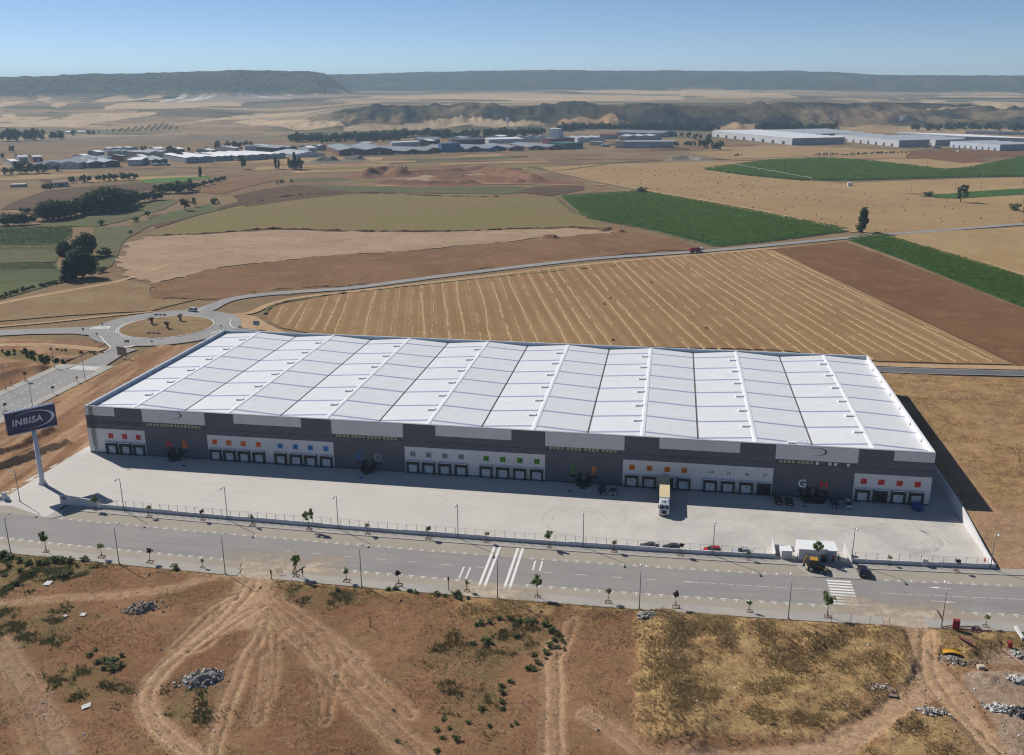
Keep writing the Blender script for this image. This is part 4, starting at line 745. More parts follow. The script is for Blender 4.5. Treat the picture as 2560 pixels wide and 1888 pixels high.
# roof: sixteen slopes of separate sheets between translucent strips
ROOF = empty('roof'); ROOF.parent = WH
b = MB()
for k in range(8):
    x0 = 28.5*k; b.add([(x0, .6, ZV-.3), (x0+14.25, .6, ZR-.3), (x0+28.5, .6, ZV-.3), (x0, DB-.5, ZV-.3), (x0+14.25, DB-.5, ZR-.3), (x0+28.5, DB-.5, ZV-.3)], [(0, 1, 4, 3), (1, 2, 5, 4)], DK)
b.build('roof_deck', None, ROOF)
YS = [4.5+12.6*k for k in range(7)]; rows_ = [(.62, YS[0]-.5)]+[(YS[k]+.5, YS[k+1]-.5) for k in range(6)]+[(YS[6]+.5, DB-.58)]
def slope_piece(wx0, wx1, ly, up, m, th=.1, dz=0.0):
    # slope of one half span, wx0..wx1 measured from the valley towards the ridge; mirrored when up = -1
    z = lambda w: ZV+(ZR-ZV)*w/14.25+dz
    b = MB(); b.hexa([(up*wx0, 0, z(wx0)-th), (up*wx1, 0, z(wx1)-th), (up*wx1, ly, z(wx1)-th), (up*wx0, ly, z(wx0)-th)], [(up*wx0, 0, z(wx0)), (up*wx1, 0, z(wx1)), (up*wx1, ly, z(wx1)), (up*wx0, ly, z(wx0))], m)
    if up < 0: b.f = [f[::-1] for f in b.f]
    return b
PM = {}
for up in (1, -1):
    for i, (y0, y1) in enumerate(rows_): PM[up, i] = slope_piece(.24, 13.75, y1-y0, up, RFW).mesh('roof_panel')
    PM[up, 's'] = slope_piece(.24, 13.75, 1.0, up, LAV, .08, -.02).mesh('skylight_strip')
rc_ = MB(); rc_.extr_y([(-.75, ZR-.12), (-.55, ZR+.06), (0, ZR+.14), (.55, ZR+.06), (.75, ZR-.12)], .65, DB-.6, WTRIM); RCM = rc_.mesh('ridge_cap')
gt = MB(); gt.box(-.24, .24, .65, DB-.6, ZV-.18, ZV-.10, DK); GTM = gt.mesh('valley_gutter')
vt = MB(); vt.box(-1.05, 1.05, -.75, .75, 0, .50, WTRIM); VTM = vt.mesh('roof_vent')
for k in range(8):
    for up, x0 in ((1, 28.5*k), (-1, 28.5*(k+1))):
        xo = x0+(.35 if x0 == 0 else 0)-(.35 if x0 == LB else 0)
        for i, (y0, y1) in enumerate(rows_): inst('roof_panel', PM[up, i], ROOF, (x0, y0, 0))
        for y in YS: inst('skylight_strip', PM[up, 's'], ROOF, (x0, y-.5, 0))
    inst('ridge_cap', RCM, ROOF, (28.5*k+14.25, 0, 0))
    for j in range(6): inst('roof_vent', VTM, ROOF, (28.5*k+12.45, 13.2+12.6*j, ZR-.22))
    if k: inst('valley_gutter', GTM, ROOF, (28.5*k, 0, 0))
b = MB(); b.box(193.2, 195.4, 2.2, 3.2, 13.2, 13.95, WTRIM); b.build('roof_unit', None, ROOF); b = MB(); b.cyl((197.8, 1.6, 12.8), (197.8, 1.6, 15.1), .06, 6, WTRIM); b.build('roof_mast', None, ROOF)
# facade panels
for x0, x1, z0 in ((0, 9.1, 11.4), (17.5, 36.3, 10.25), (44.9, 64.5, 11.3), (73.15, 93.2, 10.05), (102.2, 122.7, 11.05), (131.7, 152.3, 10.0), (161.2, 181.4, 11.1), (190.2, 210.1, 10.15), (218.5, LB, 11.45)):
    b = MB(); b.box(x0, x1, .05, .12, z0, HB-.09, CW); b.build('upper_white_panel', None, WH)
for x0, x1 in ((0, 17.6), (36.5, 73.4), (93.5, 131.7), (152.1, 190.0), (209.7, LB)):
    b = MB(); b.box(x0, x1, .05, .12, .34, 7.5, CW); b.build('dock_white_panel', None, WH)
b = MB(); b.box(0, LB, .0, .12, 0, .34, PLN); b.build('plinth', None, WH)
b = MB(); b.box(0, LB, .10, .115, 9.0, 9.12, SEAM); b.build('cladding_joint', None, WH)
for x in np.arange(5.7, LB, 5.7):
    for z0, z1 in ((7.6, 8.95), (9.2, 9.95)): pass
PANE = mat('window_beige', (.40, .37, .24), (.30, .28, .19), 2, .3); PANEW = mat('window_white', (.72, .74, .74), None, 1, .3)
pm = MB(); pm.box(-.36, .36, .06, .10, 0, .78, PANE); pmm = pm.mesh('window_pane'); pw = MB(); pw.box(-.36, .36, .03, .10, 0, .78, PANEW); pwm = pw.mesh('window_pane')
for x0, x1 in ((17.9, 36), (73.6, 92.8), (132.1, 151.9), (190.6, 209.7)):
    b = MB(); b.box(x0, x1, .09, .118, 9.16, 9.98, DGL); o = b.build('ribbon_window', None, WH)
    for g in range(4):
        gx = x0+1.0+g*(x1-x0-1.4)/4
        for i in range(4):
            if x0 > 190 and g >= 2 and i in (0, 3): inst('window_pane', pwm, o, (gx+i*1.02, 0, 9.17))
            elif x0 < 190 or g < 2: inst('window_pane', pmm, o, (gx+i*1.02, 0, 9.17))
b = MB(); b.box(5.0, 17.2, .09, .118, 9.2, 9.95, mat('louvre_brown', (.10, .085, .08), None, 2, .7)); b.build('louvre_band', None, WH)
# caged ladder at the left corner
b = MB()
for x in (1.75, 2.45): b.box(x-.04, x+.04, -.22, -.14, .6, 15.0, DK)
for i in range(46): b.box(1.75, 2.45, -.20, -.17, .9+i*.3, .94+i*.3, DK)
for z in np.arange(2.5, 14.8, .9): b.tube([(1.7, -.2, z), (1.75, -.75, z), (2.1, -.95, z), (2.45, -.75, z), (2.5, -.2, z)], .035, 4, DK)
for x, y in ((1.75, -.75), (2.1, -.95), (2.45, -.75)): b.box(x-.025, x+.025, y-.02, y+.02, 2.5, 14.7, DK)
b.build('caged_ladder', None, WH)
# crescent emblem
def crescent(name, cx, cz, w, h, m, parent, y=-.0, y1=.05, t=.09, a0=-125, a1=140, xr=1.0):
    b = MB(); n = 44; P = []
    for i in range(n+1):
        a = math.radians(a0+(a1-a0)*i/n); s = math.sin(math.pi*i/n)**.8; P.append((a, s))
    out = [(cx+w*math.cos(a), cz+h*math.sin(a)) for a, s in P]; inn = [(cx+(w*(1-t*2.0*s))*math.cos(a)-.0, cz+h*(1-t*1.1*s)*math.sin(a)) for a, s in P]
    for i in range(n): b.hexa([(out[i][0], y, out[i][1]), (out[i+1][0], y, out[i+1][1]), (inn[i+1][0], y, inn[i+1][1]), (inn[i][0], y, inn[i][1])], [(out[i][0], y1, out[i][1]), (out[i+1][0], y1, out[i+1][1]), (inn[i+1][0], y1, inn[i+1][1]), (inn[i][0], y1, inn[i][1])], m)
    return b.build(name, None, parent)
INK = mat('emblem_navy', (.022, .025, .05), None, 1, .5)
crescent('crescent_emblem', 27.3, 12.75, 2.3, 1.05, INK, WH, .02); crescent('crescent_emblem', 200.2, 12.6, 2.3, 1.05, INK, WH, .02)
# docks
DX = [7.1, 11.35, 15.55, 38.65, 42.85, 47.15, 51.55, 57.95, 62.4, 66.7, 71.2, 95.7, 100.1, 104.55, 109.05, 115.85, 120.4, 124.95, 129.5, 154.45, 158.95, 163.5, 167.85, 174.55, 179.0, 183.55, 187.95, 212.0, 216.2, 220.55, 224.8]
COLR = {'red': (.60, .035, .045), 'orange': (.82, .15, .015), 'blue': (.055, .24, .56), 'grey': (.30, .33, .36), 'green': (.085, .30, .015), 'amber': (.78, .22, .01), 'white': (.78, .79, .80), 'coral': (.72, .055, .04)}
CM = {k: mat('sign_'+k, v, None, 1, .5) for k, v in COLR.items()}
which = ['red']*3+['orange']*4+['blue']*4+['grey']*4+['green']*4+['amber']*4+['white']*4+['coral']*4
DOORM = clad('dock_door_white', (.66, .70, .74), .5, .5, 'Z', .5); ALU = mat('aluminium_trim', (.66, .68, .71), None, 1, .4)
inkcol = {'red': (.30, .012, .02), 'orange': (.36, .05, .005), 'blue': (.02, .07, .22), 'grey': (.02, .022, .026), 'green': (.02, .06, .006), 'amber': (.10, .025, .004), 'white': (.02, .022, .026), 'coral': (.36, .02, .015)}
IM = {k: mat('ink_'+k, v, None, 1, .5) for k, v in inkcol.items()}
sp_ = MB(); sp_.box(-.24, .24, -.62, .05, .12, 2.8, SHEL); SPM = sp_.mesh('shelter_side')
hd = MB(); hd.box(-1.72, 1.72, -.62, .05, 2.62, 3.62, SHEL); HDM = hd.mesh('shelter_head'); tr_ = MB(); tr_.box(-1.74, 1.74, -.64, .05, 3.62, 3.70, ALU); tr_.box(-1.74, 1.74, -.66, -.62, 3.52, 3.70, ALU); TRM = tr_.mesh('shelter_trim')
dr = MB(); dr.box(-1.24, 1.24, -.02, .05, .34, 2.64, DOORM); DRM = dr.mesh('dock_door'); dw = MB(); dw.box(-.28, .28, -.035, -.02, 1.72, 1.88, DGL); DWM = dw.mesh('door_window'); op = MB(); op.box(-1.24, 1.24, .02, .05, .34, 2.64, BLK); OPM = op.mesh('dock_dark_plate')  # open docks: flat black plate painted as the unlit interior
bp = MB(); bp.box(-.14, .14, -.3, .0, .05, .34, BLK); BPM = bp.mesh('dock_bumper'); lv = MB(); lv.box(-1.1, 1.1, -.18, .0, .06, .32, PLN); LVM = lv.mesh('dock_leveller')
pl = MB(); pl.box(-.74, .74, 0, .05, 4.72, 6.2, None)
PLM = {k: pl.mesh('number_plate', CM[k]) for k in CM}
for i, x in enumerate(DX):
    d = empty('loading_dock', (x, 0, 0)); d.parent = WH
    for s in (-1, 1): inst('shelter_side', SPM, d, (s*1.48, 0, 0)); inst('dock_bumper', BPM, d, (s*.95, 0, 0))
    inst('shelter_head', HDM, d); inst('shelter_trim', TRM, d); inst('dock_leveller', LVM, d)
    if i in (26, 28, 21): inst('dock_dark_plate', OPM, d)
    else: inst('dock_door', DRM, d); inst('door_window', DWM, d, (rnd.choice((-.0, .25)), 0, 0))
    p = inst('number_plate', PLM[which[i]], WH, (x, 0, 0)); text('dock_number', str(i+1), 1.15, IM[which[i]], p, (0, -.012, 5.44), ext=.008, off=.02)
LET = {'A': (24.55, 'coral'), 'B': (29.55, 'orange'), 'C': (80.65, 'blue'), 'D': (85.95, 'grey'), 'E': (139.2, 'green'), 'F': (144.6, 'amber'), 'G': (197.3, 'white'), 'H': (202.6, 'coral')}
for ch, (x, k) in LET.items():
    z = 4.0 if ch in 'AB' else 3.75
    o = text('bay_letter', ch, 2.9, CM[k], WH, (x, .06, z), ext=.05, off=.05); b = MB(); b.box(x-1.0, x+1.0, .06, .12, z-2.0, z-1.5, BLK); b.build('name_plate', None, WH)
STEEL = mat('dark_steel', (.03, .03, .032), (.045, .045, .047), 2, .6, .3, .5)
for x, wide in ((26.95, 0), (83.4, 0), (142.0, 0), (200.0, 1)):
    for s in (-1, 1):
        d_ = MB(); d_.box(x+s*1.0-.62, x+s*1.0+.62, .02, .11, .9, 3.05, DGL); o = d_.build('office_door', None, WH)
        h = MB(); h.box(x+s*.5-.03, x+s*.5+.03, -.05, .02, 1.8, 2.2, ALU); h.build('handle', None, o)
    st_ = empty('entrance_stair', (x, 0, 0)); st_.parent = WH; w = 1.8 if not wide else 3.0
    b = MB(); b.box(-w, w, -2.0, 0, .70, .86, STEEL); b.box(-w, w, -1.95, -1.9, 0, .7, STEEL); b.build('landing', None, st_)
    for j in range(4): b = MB(); b.box(-.9 if not wide else -2.4, .9 if not wide else 2.4, -2.35-j*.34, -2.0-j*.34, .53-j*.17, .60-j*.17, STEEL); b.build('tread', None, st_)
    b = MB()
    for s in (-1, 1):
        for y in (-.1, -1.0, -1.95): b.box(s*w-.03, s*w+.03, y-.03, y+.03, .86, 1.9, STEEL)
        for z in (1.2, 1.5, 1.88): b.box(s*w-.025, s*w+.025, -1.95, -.1, z-.025, z+.025, STEEL)
        b.box(s*w-.02, s*w+.02, -1.9, -.15, .9, 1.8, STEEL)
    b.build('railing', None, st_)
# bay lines on the slab in front of the docks
BAYL = mat('worn_line_paint', (.46, .46, .45), (.36, .36, .36), 1, .85)
yl_ = MB()
for x in (22, 24.5, 27, 29.5, 32, 34.5, 76.5, 79, 81.5, 86, 88.5, 91, 135, 137.5, 140, 144.5, 147, 149.5, 194, 196.5, 199, 203.5, 206, 208.5): yl_.box(x-.06, x+.06, -6.4, -2.6, .024, .027, BAYL)
for x0, x1 in ((76.5, 81.5), (86, 91), (135, 140), (144.5, 149.5), (29.5, 34.5)): yl_.box(x0, x1, -6.5, -6.38, .024, .027, BAYL)
yl_.box(196.2, 200.4, -10.6, -10.45, .024, .027, PAINT); yl_.box(196.2, 196.35, -10.45, -7.8, .024, .027, PAINT); yl_.box(200.25, 200.4, -10.45, -7.8, .024, .027, PAINT)
tag(yl_.build('bay_lines'), kind='structure')
BLUEP = mat('blue_bay_paint', (.04, .14, .36), None, 1, .8)
for x in (31.6, 82.8, 139.0, 197.6): b = MB(); b.box(x-.55, x+.55, -5.8, -4.7, .024, .027, BLUEP); tag(b.build('accessible_bay_mark'), kind='structure')
# ------------------------------------------------------------------ walls, fence, sign, lamps
WW = mat('rendered_wall_white', (.70, .68, .68), (.62, .60, .60), .5, .9, c3=(.56, .54, .53), scale2=.12); GALV = mat('galvanised', (.46, .47, .48), (.40, .41, .42), 1, .5, .4, .3)
def low_wall(x0, x1, label, flabel, h=1.0, step=6.6, posts=True):
    r = empty('boundary_wall', (x0, float(rb(x0)), 0), 0, label, 'wall'); n = max(1, int(round((x1-x0)/step))); P = np.linspace(x0, x1, n+1)
    for a, q in zip(P[:-1], P[1:]):
        ya, yq = float(rb(a)), float(rb(q)); b = MB(); hh = h+(.12 if int(a/step/3) % 2 else 0); ox, oy = x0, float(rb(x0))
        b.hexa([(a-ox, ya-.14-oy, 0), (q-ox, yq-.14-oy, 0), (q-ox, yq+.14-oy, 0), (a-ox, ya+.14-oy, 0)], [(a-ox, ya-.14-oy, hh), (q-ox, yq-.14-oy, hh), (q-ox, yq+.14-oy, hh), (a-ox, ya+.14-oy, hh)], WW); b.build('wall_section', None, r)
    if not posts: return r
    f = empty('wire_fence', (x0, float(rb(x0)), h), 0, flabel, 'fence')
    xs_ = np.arange(x0+.4, x1, 2.33); pm_ = MB(); pm_.box(-.045, .045, -.045, .045, 0, 1.55, GALV); pmm_ = pm_.mesh('post')
    for x in xs_: inst('post', pmm_, f, (x-x0, float(rb(x))-float(rb(x0)), .0))
    b = MB()
    for z in (.25, .55, .85, 1.15, 1.48):
        t = .022 if z > 1.4 else .009
        for a, q in zip(xs_[:-1], xs_[1:]): b.tube([(a-x0, float(rb(a))-float(rb(x0)), z), (q-x0, float(rb(q))-float(rb(x0)), z)], t, 3, GALV, False)
    b.build('wires', None, f); return r
low_wall(24.2, 187.6, 'low white yard wall along the pavement between entrance wall and gatehouse', 'pale metal post fence on the long wall between entrance wall and gatehouse')
low_wall(204.2, 234.2, 'low white yard wall between the gatehouse and the dirt bank', 'pale metal post fence on the wall between gatehouse and dirt bank')
low_wall(-24, -1.2, 'short low white wall left of the yard entrance', 'pale metal post fence on the short wall left of the entrance', .9)
b = MB(); b.box(-.5, .5, -.45, .45, 0, 2.0, WW); o = bevel(b.build('gate_pillar', None, None, loc=(-2.6, float(rb(0))-.0, 0)), .04); tag(o, 'square white pillar on the wall left of the yard entrance', 'pillar')
b = MB(); b.box(-.55, .55, -.42, .42, 0, 1.75, WW); o = bevel(b.build('meter_cabinet', None, None, loc=(219.4, float(rb(219.4)), .0)), .04); tag(o, 'square white cabinet set in the low wall near the dirt bank', 'cabinet')
# entrance wall with plaque
sw = empty('entrance_wall', (13.4, float(rb(13.4)), 0), 0, 'tall white entrance wall with a small blue plaque', 'wall'); dy = float(rb(23.9)-rb(13.4))
b = MB(); b.hexa([(0, -.18, 0), (10.5, dy-.18, 0), (10.5, dy+.18, 0), (0, .18, 0)], [(0, -.18, 2.75), (10.5, dy-.18, 1.95), (10.5, dy+.18, 1.95), (0, .18, 2.75)], WW); b.build('wall_body', None, sw)
NAVY = mat('sign_navy', (.020, .026, .085), (.024, .03, .095), .6, .4, .4); SILV = mat('sign_silver', (.62, .64, .70), None, 1, .4)
b = MB(); b.box(.55, 2.6, -.24, -.185, 1.55, 2.35, NAVY); pq = b.build('plaque', None, sw); text('lettering', 'INBISA', .42, SILV, pq, (1.5, -.25, 1.95), ext=.004)
# pylon sign
SA, SB = gp('4', 62, 410, 14.7), gp('4', 455, 320, 14.7); sc_ = ((SA[0]+SB[0])/2, (SA[1]+SB[1])/2); sw_ = math.hypot(SB[0]-SA[0], SB[1]-SA[1]); sa = math.atan2(SB[1]-SA[1], SB[0]-SA[0])
TS = empty('pylon_sign', (.6, -22.6, 0), 0, 'tall navy advertising sign reading INBISA on a single white pole', 'sign')
POLE = mat('pole_white', (.70, .71, .74), (.64, .65, .68), .7, .5)
b = MB(); b.tube([(0, 0, 0), (0, 0, .5), (0, 0, 1.2), (0, 0, 14.8)], [1.15, .95, .62, .55], 16, POLE); b.build('pole', None, TS, True)
b = MB()
for i in range(42): b.box(.5, .72, -.22, .22, 1.6+i*.31, 1.64+i*.31, POLE)
b.build('ladder_rung', None, TS)
bo = empty('sign_board', (sc_[0]-.6, sc_[1]+22.6, 0), sa); bo.parent = TS; hw = sw_/2
b = MB(); b.box(-hw, hw, -.55, .55, 14.7, 20.5, NAVY); b.build('panel', None, bo)
b = MB(); FRM = mat('frame_bluegrey', (.34, .46, .52), None, 1, .5); b.box(-hw, hw, .56, 1.6, 20.2, 20.34, FRM)
for i in range(15): b.box(-hw+i*hw/7-.05, -hw+i*hw/7+.05, .56, 1.7, 20.0, 20.7, FRM)
b.build('service_walkway', None, bo); b = MB(); b.box(-hw, hw, -1.1, -.56, 14.55, 14.66, POLE)
for i in range(10): b.box(-hw+.4+i*hw/5, -hw+.65+i*hw/5, -1.15, -.9, 14.62, 14.85, POLE)
b.build('lighting_rail', None, bo)
text('lettering', 'INBISA', 2.35, SILV, bo, (-1.15, -.58, 17.5), ext=.02, off=.055, shear=.12, spx=1.08)
crescent('crescent_emblem', .1, 17.6, 5.6, 2.35, SILV, bo, -.60, -.56, .075, -122, 136)
# retaining wall on the right side of the yard
RW = empty('retaining_wall', (233.9, -31.3, 0), 0, 'white retaining wall between the yard and the raised dry plot', 'wall')
pts_ = [(0, 0, 1.1), (-.05, 7, 1.5), (-.1, 14, 2.3), (-.15, 22, 3.1), (-.2, 26, 3.5), (-.4, 60, 3.5), (-.5, 126, 3.0)]
for (ax, ay, ah), (bx, by, bh) in zip(pts_[:-1], pts_[1:]): b = MB(); b.hexa([(ax-.15, ay, 0), (ax+.15, ay, 0), (bx+.15, by, 0), (bx-.15, by, 0)], [(ax-.15, ay, ah), (ax+.15, ay, ah), (bx+.15, by, bh), (bx-.15, by, bh)], WW); b.build('wall_section', None, RW)
# street lamps: one built, the rest copied
LAMPM = mat('lamp_post_grey', (.30, .31, .32), (.26, .27, .28), 1, .45, .5, .4); HEADM = mat('lamp_head', (.72, .74, .76), None, 1, .35)
def make_lamp():
    r = empty('street_lamp'); b = MB(); b.tube([(0, 0, 0), (0, 0, .35)], .17, 10, LAMPM); b.build('base', None, r)
    b = MB(); b.tube([(0, 0, .3), (0, 0, 4), (0, 0, 8.6)], [.115, .10, .075], 8, LAMPM); b.build('pole', None, r, True)
    b = MB(); b.tube([(0, 0, 8.5), (0, -.5, 8.72), (0, -1.3, 8.85)], .05, 6, LAMPM); b.build('arm', None, r, True)
    b = MB(); b.tube([(0, -1.2, 8.86), (0, -1.45, 8.90), (0, -1.9, 8.90), (0, -2.1, 8.86)], [.08, .19, .21, .10], 8, HEADM); b.build('lamp_head', None, r, True); return r
lamp0 = make_lamp(); used = [False]
def lamp(x, y, rz, label):
    o = lamp0 if not used[0] else copy_tree(lamp0); used[0] = True; o.location = (x, y, .1); o.rotation_euler = (0, 0, rz); tag(o, label, 'street lamp', 'street lamps along the roads')
for x, w in ((2.0, 'by the yard entrance'), (31.2, 'facing bay letter B'), (58.9, 'facing docks 7 and 8'), (87.1, 'facing bay letter D'), (116.2, 'facing dock 16'), (145.2, 'facing bay letter F'), (174.1, 'facing dock 24'), (203.9, 'beside the gatehouse'), (233.0, 'by the end of the retaining wall')): lamp(x, float(rb(x, -.45)), 0, 'grey street lamp against the low white yard wall '+w)
for x, w in ((18.0, 'in the green weeds'), (45.1, 'next to a purple tree'), (70.3, 'by the bent post'), (101.0, 'between round green and purple trees'), (130.0, 'between the crossing lines'), (158.8, 'opposite dock 20'), (187.8, 'left of the zebra crossing'), (216.6, 'beside the coiled hoses')): lamp(x, float(rb(x, -25.1)), math.pi, 'grey street lamp at the edge of the dirt lot '+w)
for x, y, rz, w in ((-41.9, 33, -90, 'at the pavement nose'), (-42.2, 62.5, -90, 'on the bare plot side near the zebra crossing'), (-62.8, 17, 90, 'on the far pavement behind the navy sign'), (-62.8, 48, 90, 'on the far pavement midway to the crossing'), (-62.8, 75, 90, 'on the far pavement corner by the crossing')): lamp(x, y, math.radians(rz), 'grey lamp of the roundabout street '+w)
# gatehouse
GZ = 3.0; ga, gb, gc = gp('G', 585, 392, GZ), gp('G', 1310, 432, GZ), gp('G', 532, 217, GZ); gl_ = math.hypot(gb[0]-ga[0], gb[1]-ga[1]); gd_ = math.hypot(gc[0]-ga[0], gc[1]-ga[1]); gd_ = min(max(gd_, 3.2), 6.5)
GH = empty('gatehouse', (ga[0], ga[1], 0), math.atan2(gb[1]-ga[1], gb[0]-ga[0]), 'flat-roofed white gatehouse with dark doorway in the yard wall', 'gatehouse')
b = MB(); b.box(0, gl_*.70, 0, gd_, 0, GZ-.12, WW); b.build('wall', None, GH); b = MB(); b.box(gl_*.70, gl_, 1.5, gd_-.4, 0, GZ-.12, WW); b.build('porch_back_wall', None, GH)
b = MB(); b.box(-.08, gl_+.05, -.08, gd_+.05, GZ-.12, GZ+.02, WTRIM); b.build('roof', None, GH)
b = MB(); b.box(gl_*.985-.15, gl_*.985, 0, .15, 0, GZ-.12, WW); b.build('porch_post', None, GH)
for x0, x1, z0, z1, nm, mm in ((.9, 1.7, .3, 2.1, 'shutter_door', GALV), (1.85, 2.8, .3, 2.1, 'shutter_door', GALV), (2.95, 3.6, .3, 2.1, 'shutter_door', GALV), (4.0, 4.7, .4, 1.9, 'window', mat('window_grey', (.35, .38, .42), None, 1, .2)), (4.75, 6.1, .0, 2.0, 'doorway', DGL)):
    b = MB(); b.box(x0, x1, -.04, -.003, z0, z1, mm); b.build(nm, None, GH)
s0, s1, s2 = gp('G', 258, 432, 2.1), gp('G', 460, 437, 2.1), gp('G', 240, 335, 2.1); sl = math.hypot(s1[0]-s0[0], s1[1]-s0[1]); sdp = math.hypot(s2[0]-s0[0], s2[1]-s0[1])
b = MB(); b.box(0, sl, 0, sdp, 0, 2.1, WW); b.box(-.04, sl+.04, -.04, sdp+.04, 2.1, 2.16, WTRIM); o = bevel(b.build('meter_box', None, None, loc=(s0[0], s0[1], 0), rz=math.atan2(s1[1]-s0[1], s1[0]-s0[0])), .02); tag(o, 'small white utility box in a recess beside the gatehouse', 'utility box')
GR = empty('gate_recess_wall', (187.8, -33.9, 0), 0, 'white splayed wall pieces framing the recess beside the gatehouse', 'wall')
for P, h0, h1 in (([(-.1, 0), (-.35, 4.6)], 1.2, 3.1), ([(-.35, 4.6), (4.4, 4.4)], 1.1, 1.1), ([(16.2, -.2), (15.3, 5.2)], 1.2, 2.6)):
    (ax, ay), (bx, by) = P; d = np.array((bx-ax, by-ay)); nr = np.array([-d[1], d[0]])/np.hypot(*d)*.1
    b = MB(); b.hexa([(ax-nr[0], ay-nr[1], 0), (bx-nr[0], by-nr[1], 0), (bx+nr[0], by+nr[1], 0), (ax+nr[0], ay+nr[1], 0)], [(ax-nr[0], ay-nr[1], h0), (bx-nr[0], by-nr[1], h1), (bx+nr[0], by+nr[1], h1), (ax+nr[0], ay+nr[1], h0)], WW); b.build('wall_section', None, GR)
# ------------------------------------------------------------------ vehicles
TYRE = mat('tyre', (.02, .02, .021), None, 4, .9); RIM = mat('rim_grey', (.35, .36, .38), None, 4, .4, .5, .5); LREDM = mat('tail_lamp', (.45, .012, .015), None, 4, .3); LWHT = mat('head_lamp', (.75, .77, .8), None, 4, .2); GLS = mat('car_glass', (.015, .017, .02), None, 4, .12, .6)
def paint_mat(name, c):
    m = mat(name, c, tuple(v*.95 for v in c), 3, .28, .5); return m
def wheel(parent, x, y, r=.32, w=.22, z=None):
    z = r if z is None else z; b = MB(); b.cyl((x, y-w/2, z), (x, y+w/2, z), r, 14, TYRE); o = b.build('wheel', None, parent)
    b = MB(); s = 1 if y > 0 else -1; b.cyl((x, y+s*(w/2-.02), z), (x, y+s*(w/2+.012), z), r*.6, 10, RIM); b.build('rim', None, o)
def car(label, x, y, rz, c, kind='hatch', cname='car', group=None, z=.03):
    P = paint_mat('paint_%d_%d_%d' % tuple(int(v*999) for v in c), c); r = empty(cname, (x, y, z), rz, label, 'car' if kind != 'van' else 'van', group)
    L, W_, H_ = {'hatch': (4.0, 1.72, 1.46), 'suv': (4.5, 1.84, 1.68), 'sedan': (4.5, 1.76, 1.44), 'van': (4.4, 1.82, 1.84)}[kind]; h = L/2; bz = H_*.55
    # +x is the front
    prof = {'hatch': [(-h, .35), (-h+.05, bz), (-h+.25, bz+.05), (h*.45, bz+.02), (h-.25, bz-.14), (h, bz-.32), (h, .3), (h-.2, .2), (-h+.2, .2)],
            'suv': [(-h, .4), (-h+.03, bz), (-h+.2, bz+.05), (h*.42, bz+.05), (h-.2, bz-.08), (h, bz-.3), (h, .38), (h-.2, .28), (-h+.2, .28)],
            'sedan': [(-h, .35), (-h+.02, bz-.05), (-h+.7, bz+.06), (h*.4, bz+.02), (h-.25, bz-.14), (h, bz-.3), (h, .3), (h-.2, .2), (-h+.2, .2)],
            'van': [(-h, .35), (-h+.02, bz), (-h+.1, bz+.05), (h*.6, bz+.0), (h-.2, bz-.2), (h, bz-.4), (h, .3), (h-.2, .2), (-h+.2, .2)]}[kind]
    b = MB(); b.extr_y(prof, -W_/2, W_/2, P); bevel(b.build('body', None, r), .09, 3)
    x0, x1, t0, t1 = {'hatch': (-h+.12, h*.5, -h+.42, h*.02), 'suv': (-h+.1, h*.46, -h+.35, h*.05), 'sedan': (-h+.75, h*.44, -h+1.25, h*.0), 'van': (-h+.06, h*.62, -h+.14, h*.22)}[kind]
    wi = W_/2-.06; wt = W_/2-.24 if kind != 'van' else W_/2-.14
    b = MB(); b.hexa([(x0, -wi, bz), (x1, -wi, bz), (x1, wi, bz), (x0, wi, bz)], [(t0, -wt, H_-.06), (t1, -wt, H_-.06), (t1, wt, H_-.06), (t0, wt, H_-.06)], GLS); bevel(b.build('windows', None, r), .05)
    b = MB(); b.hexa([(t0-.06, -wt-.02, H_-.1), (t1+.08, -wt-.02, H_-.1), (t1+.08, wt+.02, H_-.1), (t0-.06, wt+.02, H_-.1)], [(t0+.04, -wt+.1, H_), (t1-.1, -wt+.1, H_), (t1-.1, wt-.1, H_), (t0+.04, wt-.1, H_)], P); bevel(b.build('roof', None, r), .03)
    b = MB()
    for s in (-1, 1):
        xm = (t0+t1)/2+.1; b.hexa([(xm-.06, s*wi-.02, bz), (xm+.06, s*wi-.02, bz), (xm+.06, s*wi+.02, bz), (xm-.06, s*wi+.02, bz)], [(xm-.06, s*wt-.02, H_-.08), (xm+.06, s*wt-.02, H_-.08), (xm+.06, s*wt+.02, H_-.08), (xm-.06, s*wt+.02, H_-.08)], P)
        if kind in ('van', 'suv'): b.hexa([(x0, s*wi-.03, bz), (x0+.5, s*wi-.03, bz), (x0+.5, s*wi+.02, bz), (x0, s*wi+.02, bz)], [(t0, s*wt-.03, H_-.08), (t0+.45, s*wt-.03, H_-.08), (t0+.45, s*wt+.02, H_-.08), (t0, s*wt+.02, H_-.08)], P)
    b.build('pillars', None, r)
    for s in (-1, 1):
        b = MB(); b.box(h-.18, h+.015, s*(W_/2-.32)-.18, s*(W_/2-.32)+.18, bz-.38, bz-.2, LWHT); b.build('headlight', None, r)
        b = MB(); b.box(-h-.015, -h+.1, s*(W_/2-.2)-.14, s*(W_/2-.2)+.14, bz-.28, bz-.04, LREDM); b.build('tail_light', None, r)
        b = MB(); b.box(h*.38, h*.44, s*(W_/2+.02)-.09, s*(W_/2+.02)+.09, bz, bz+.13, P); b.build('mirror', None, r)
        for xx in (h*.62, -h*.62): wheel(r, xx, s*(W_/2-.12))
    b = MB(); b.box(-h-.02, -h+.02, -.26, .26, .5, .62, LWHT); b.build('number_plate', None, r)
    b = MB(); b.box(h-.06, h+.012, -.45, .45, .34, .5, TYRE); b.build('grille', None, r); return r
S90 = math.pi/2
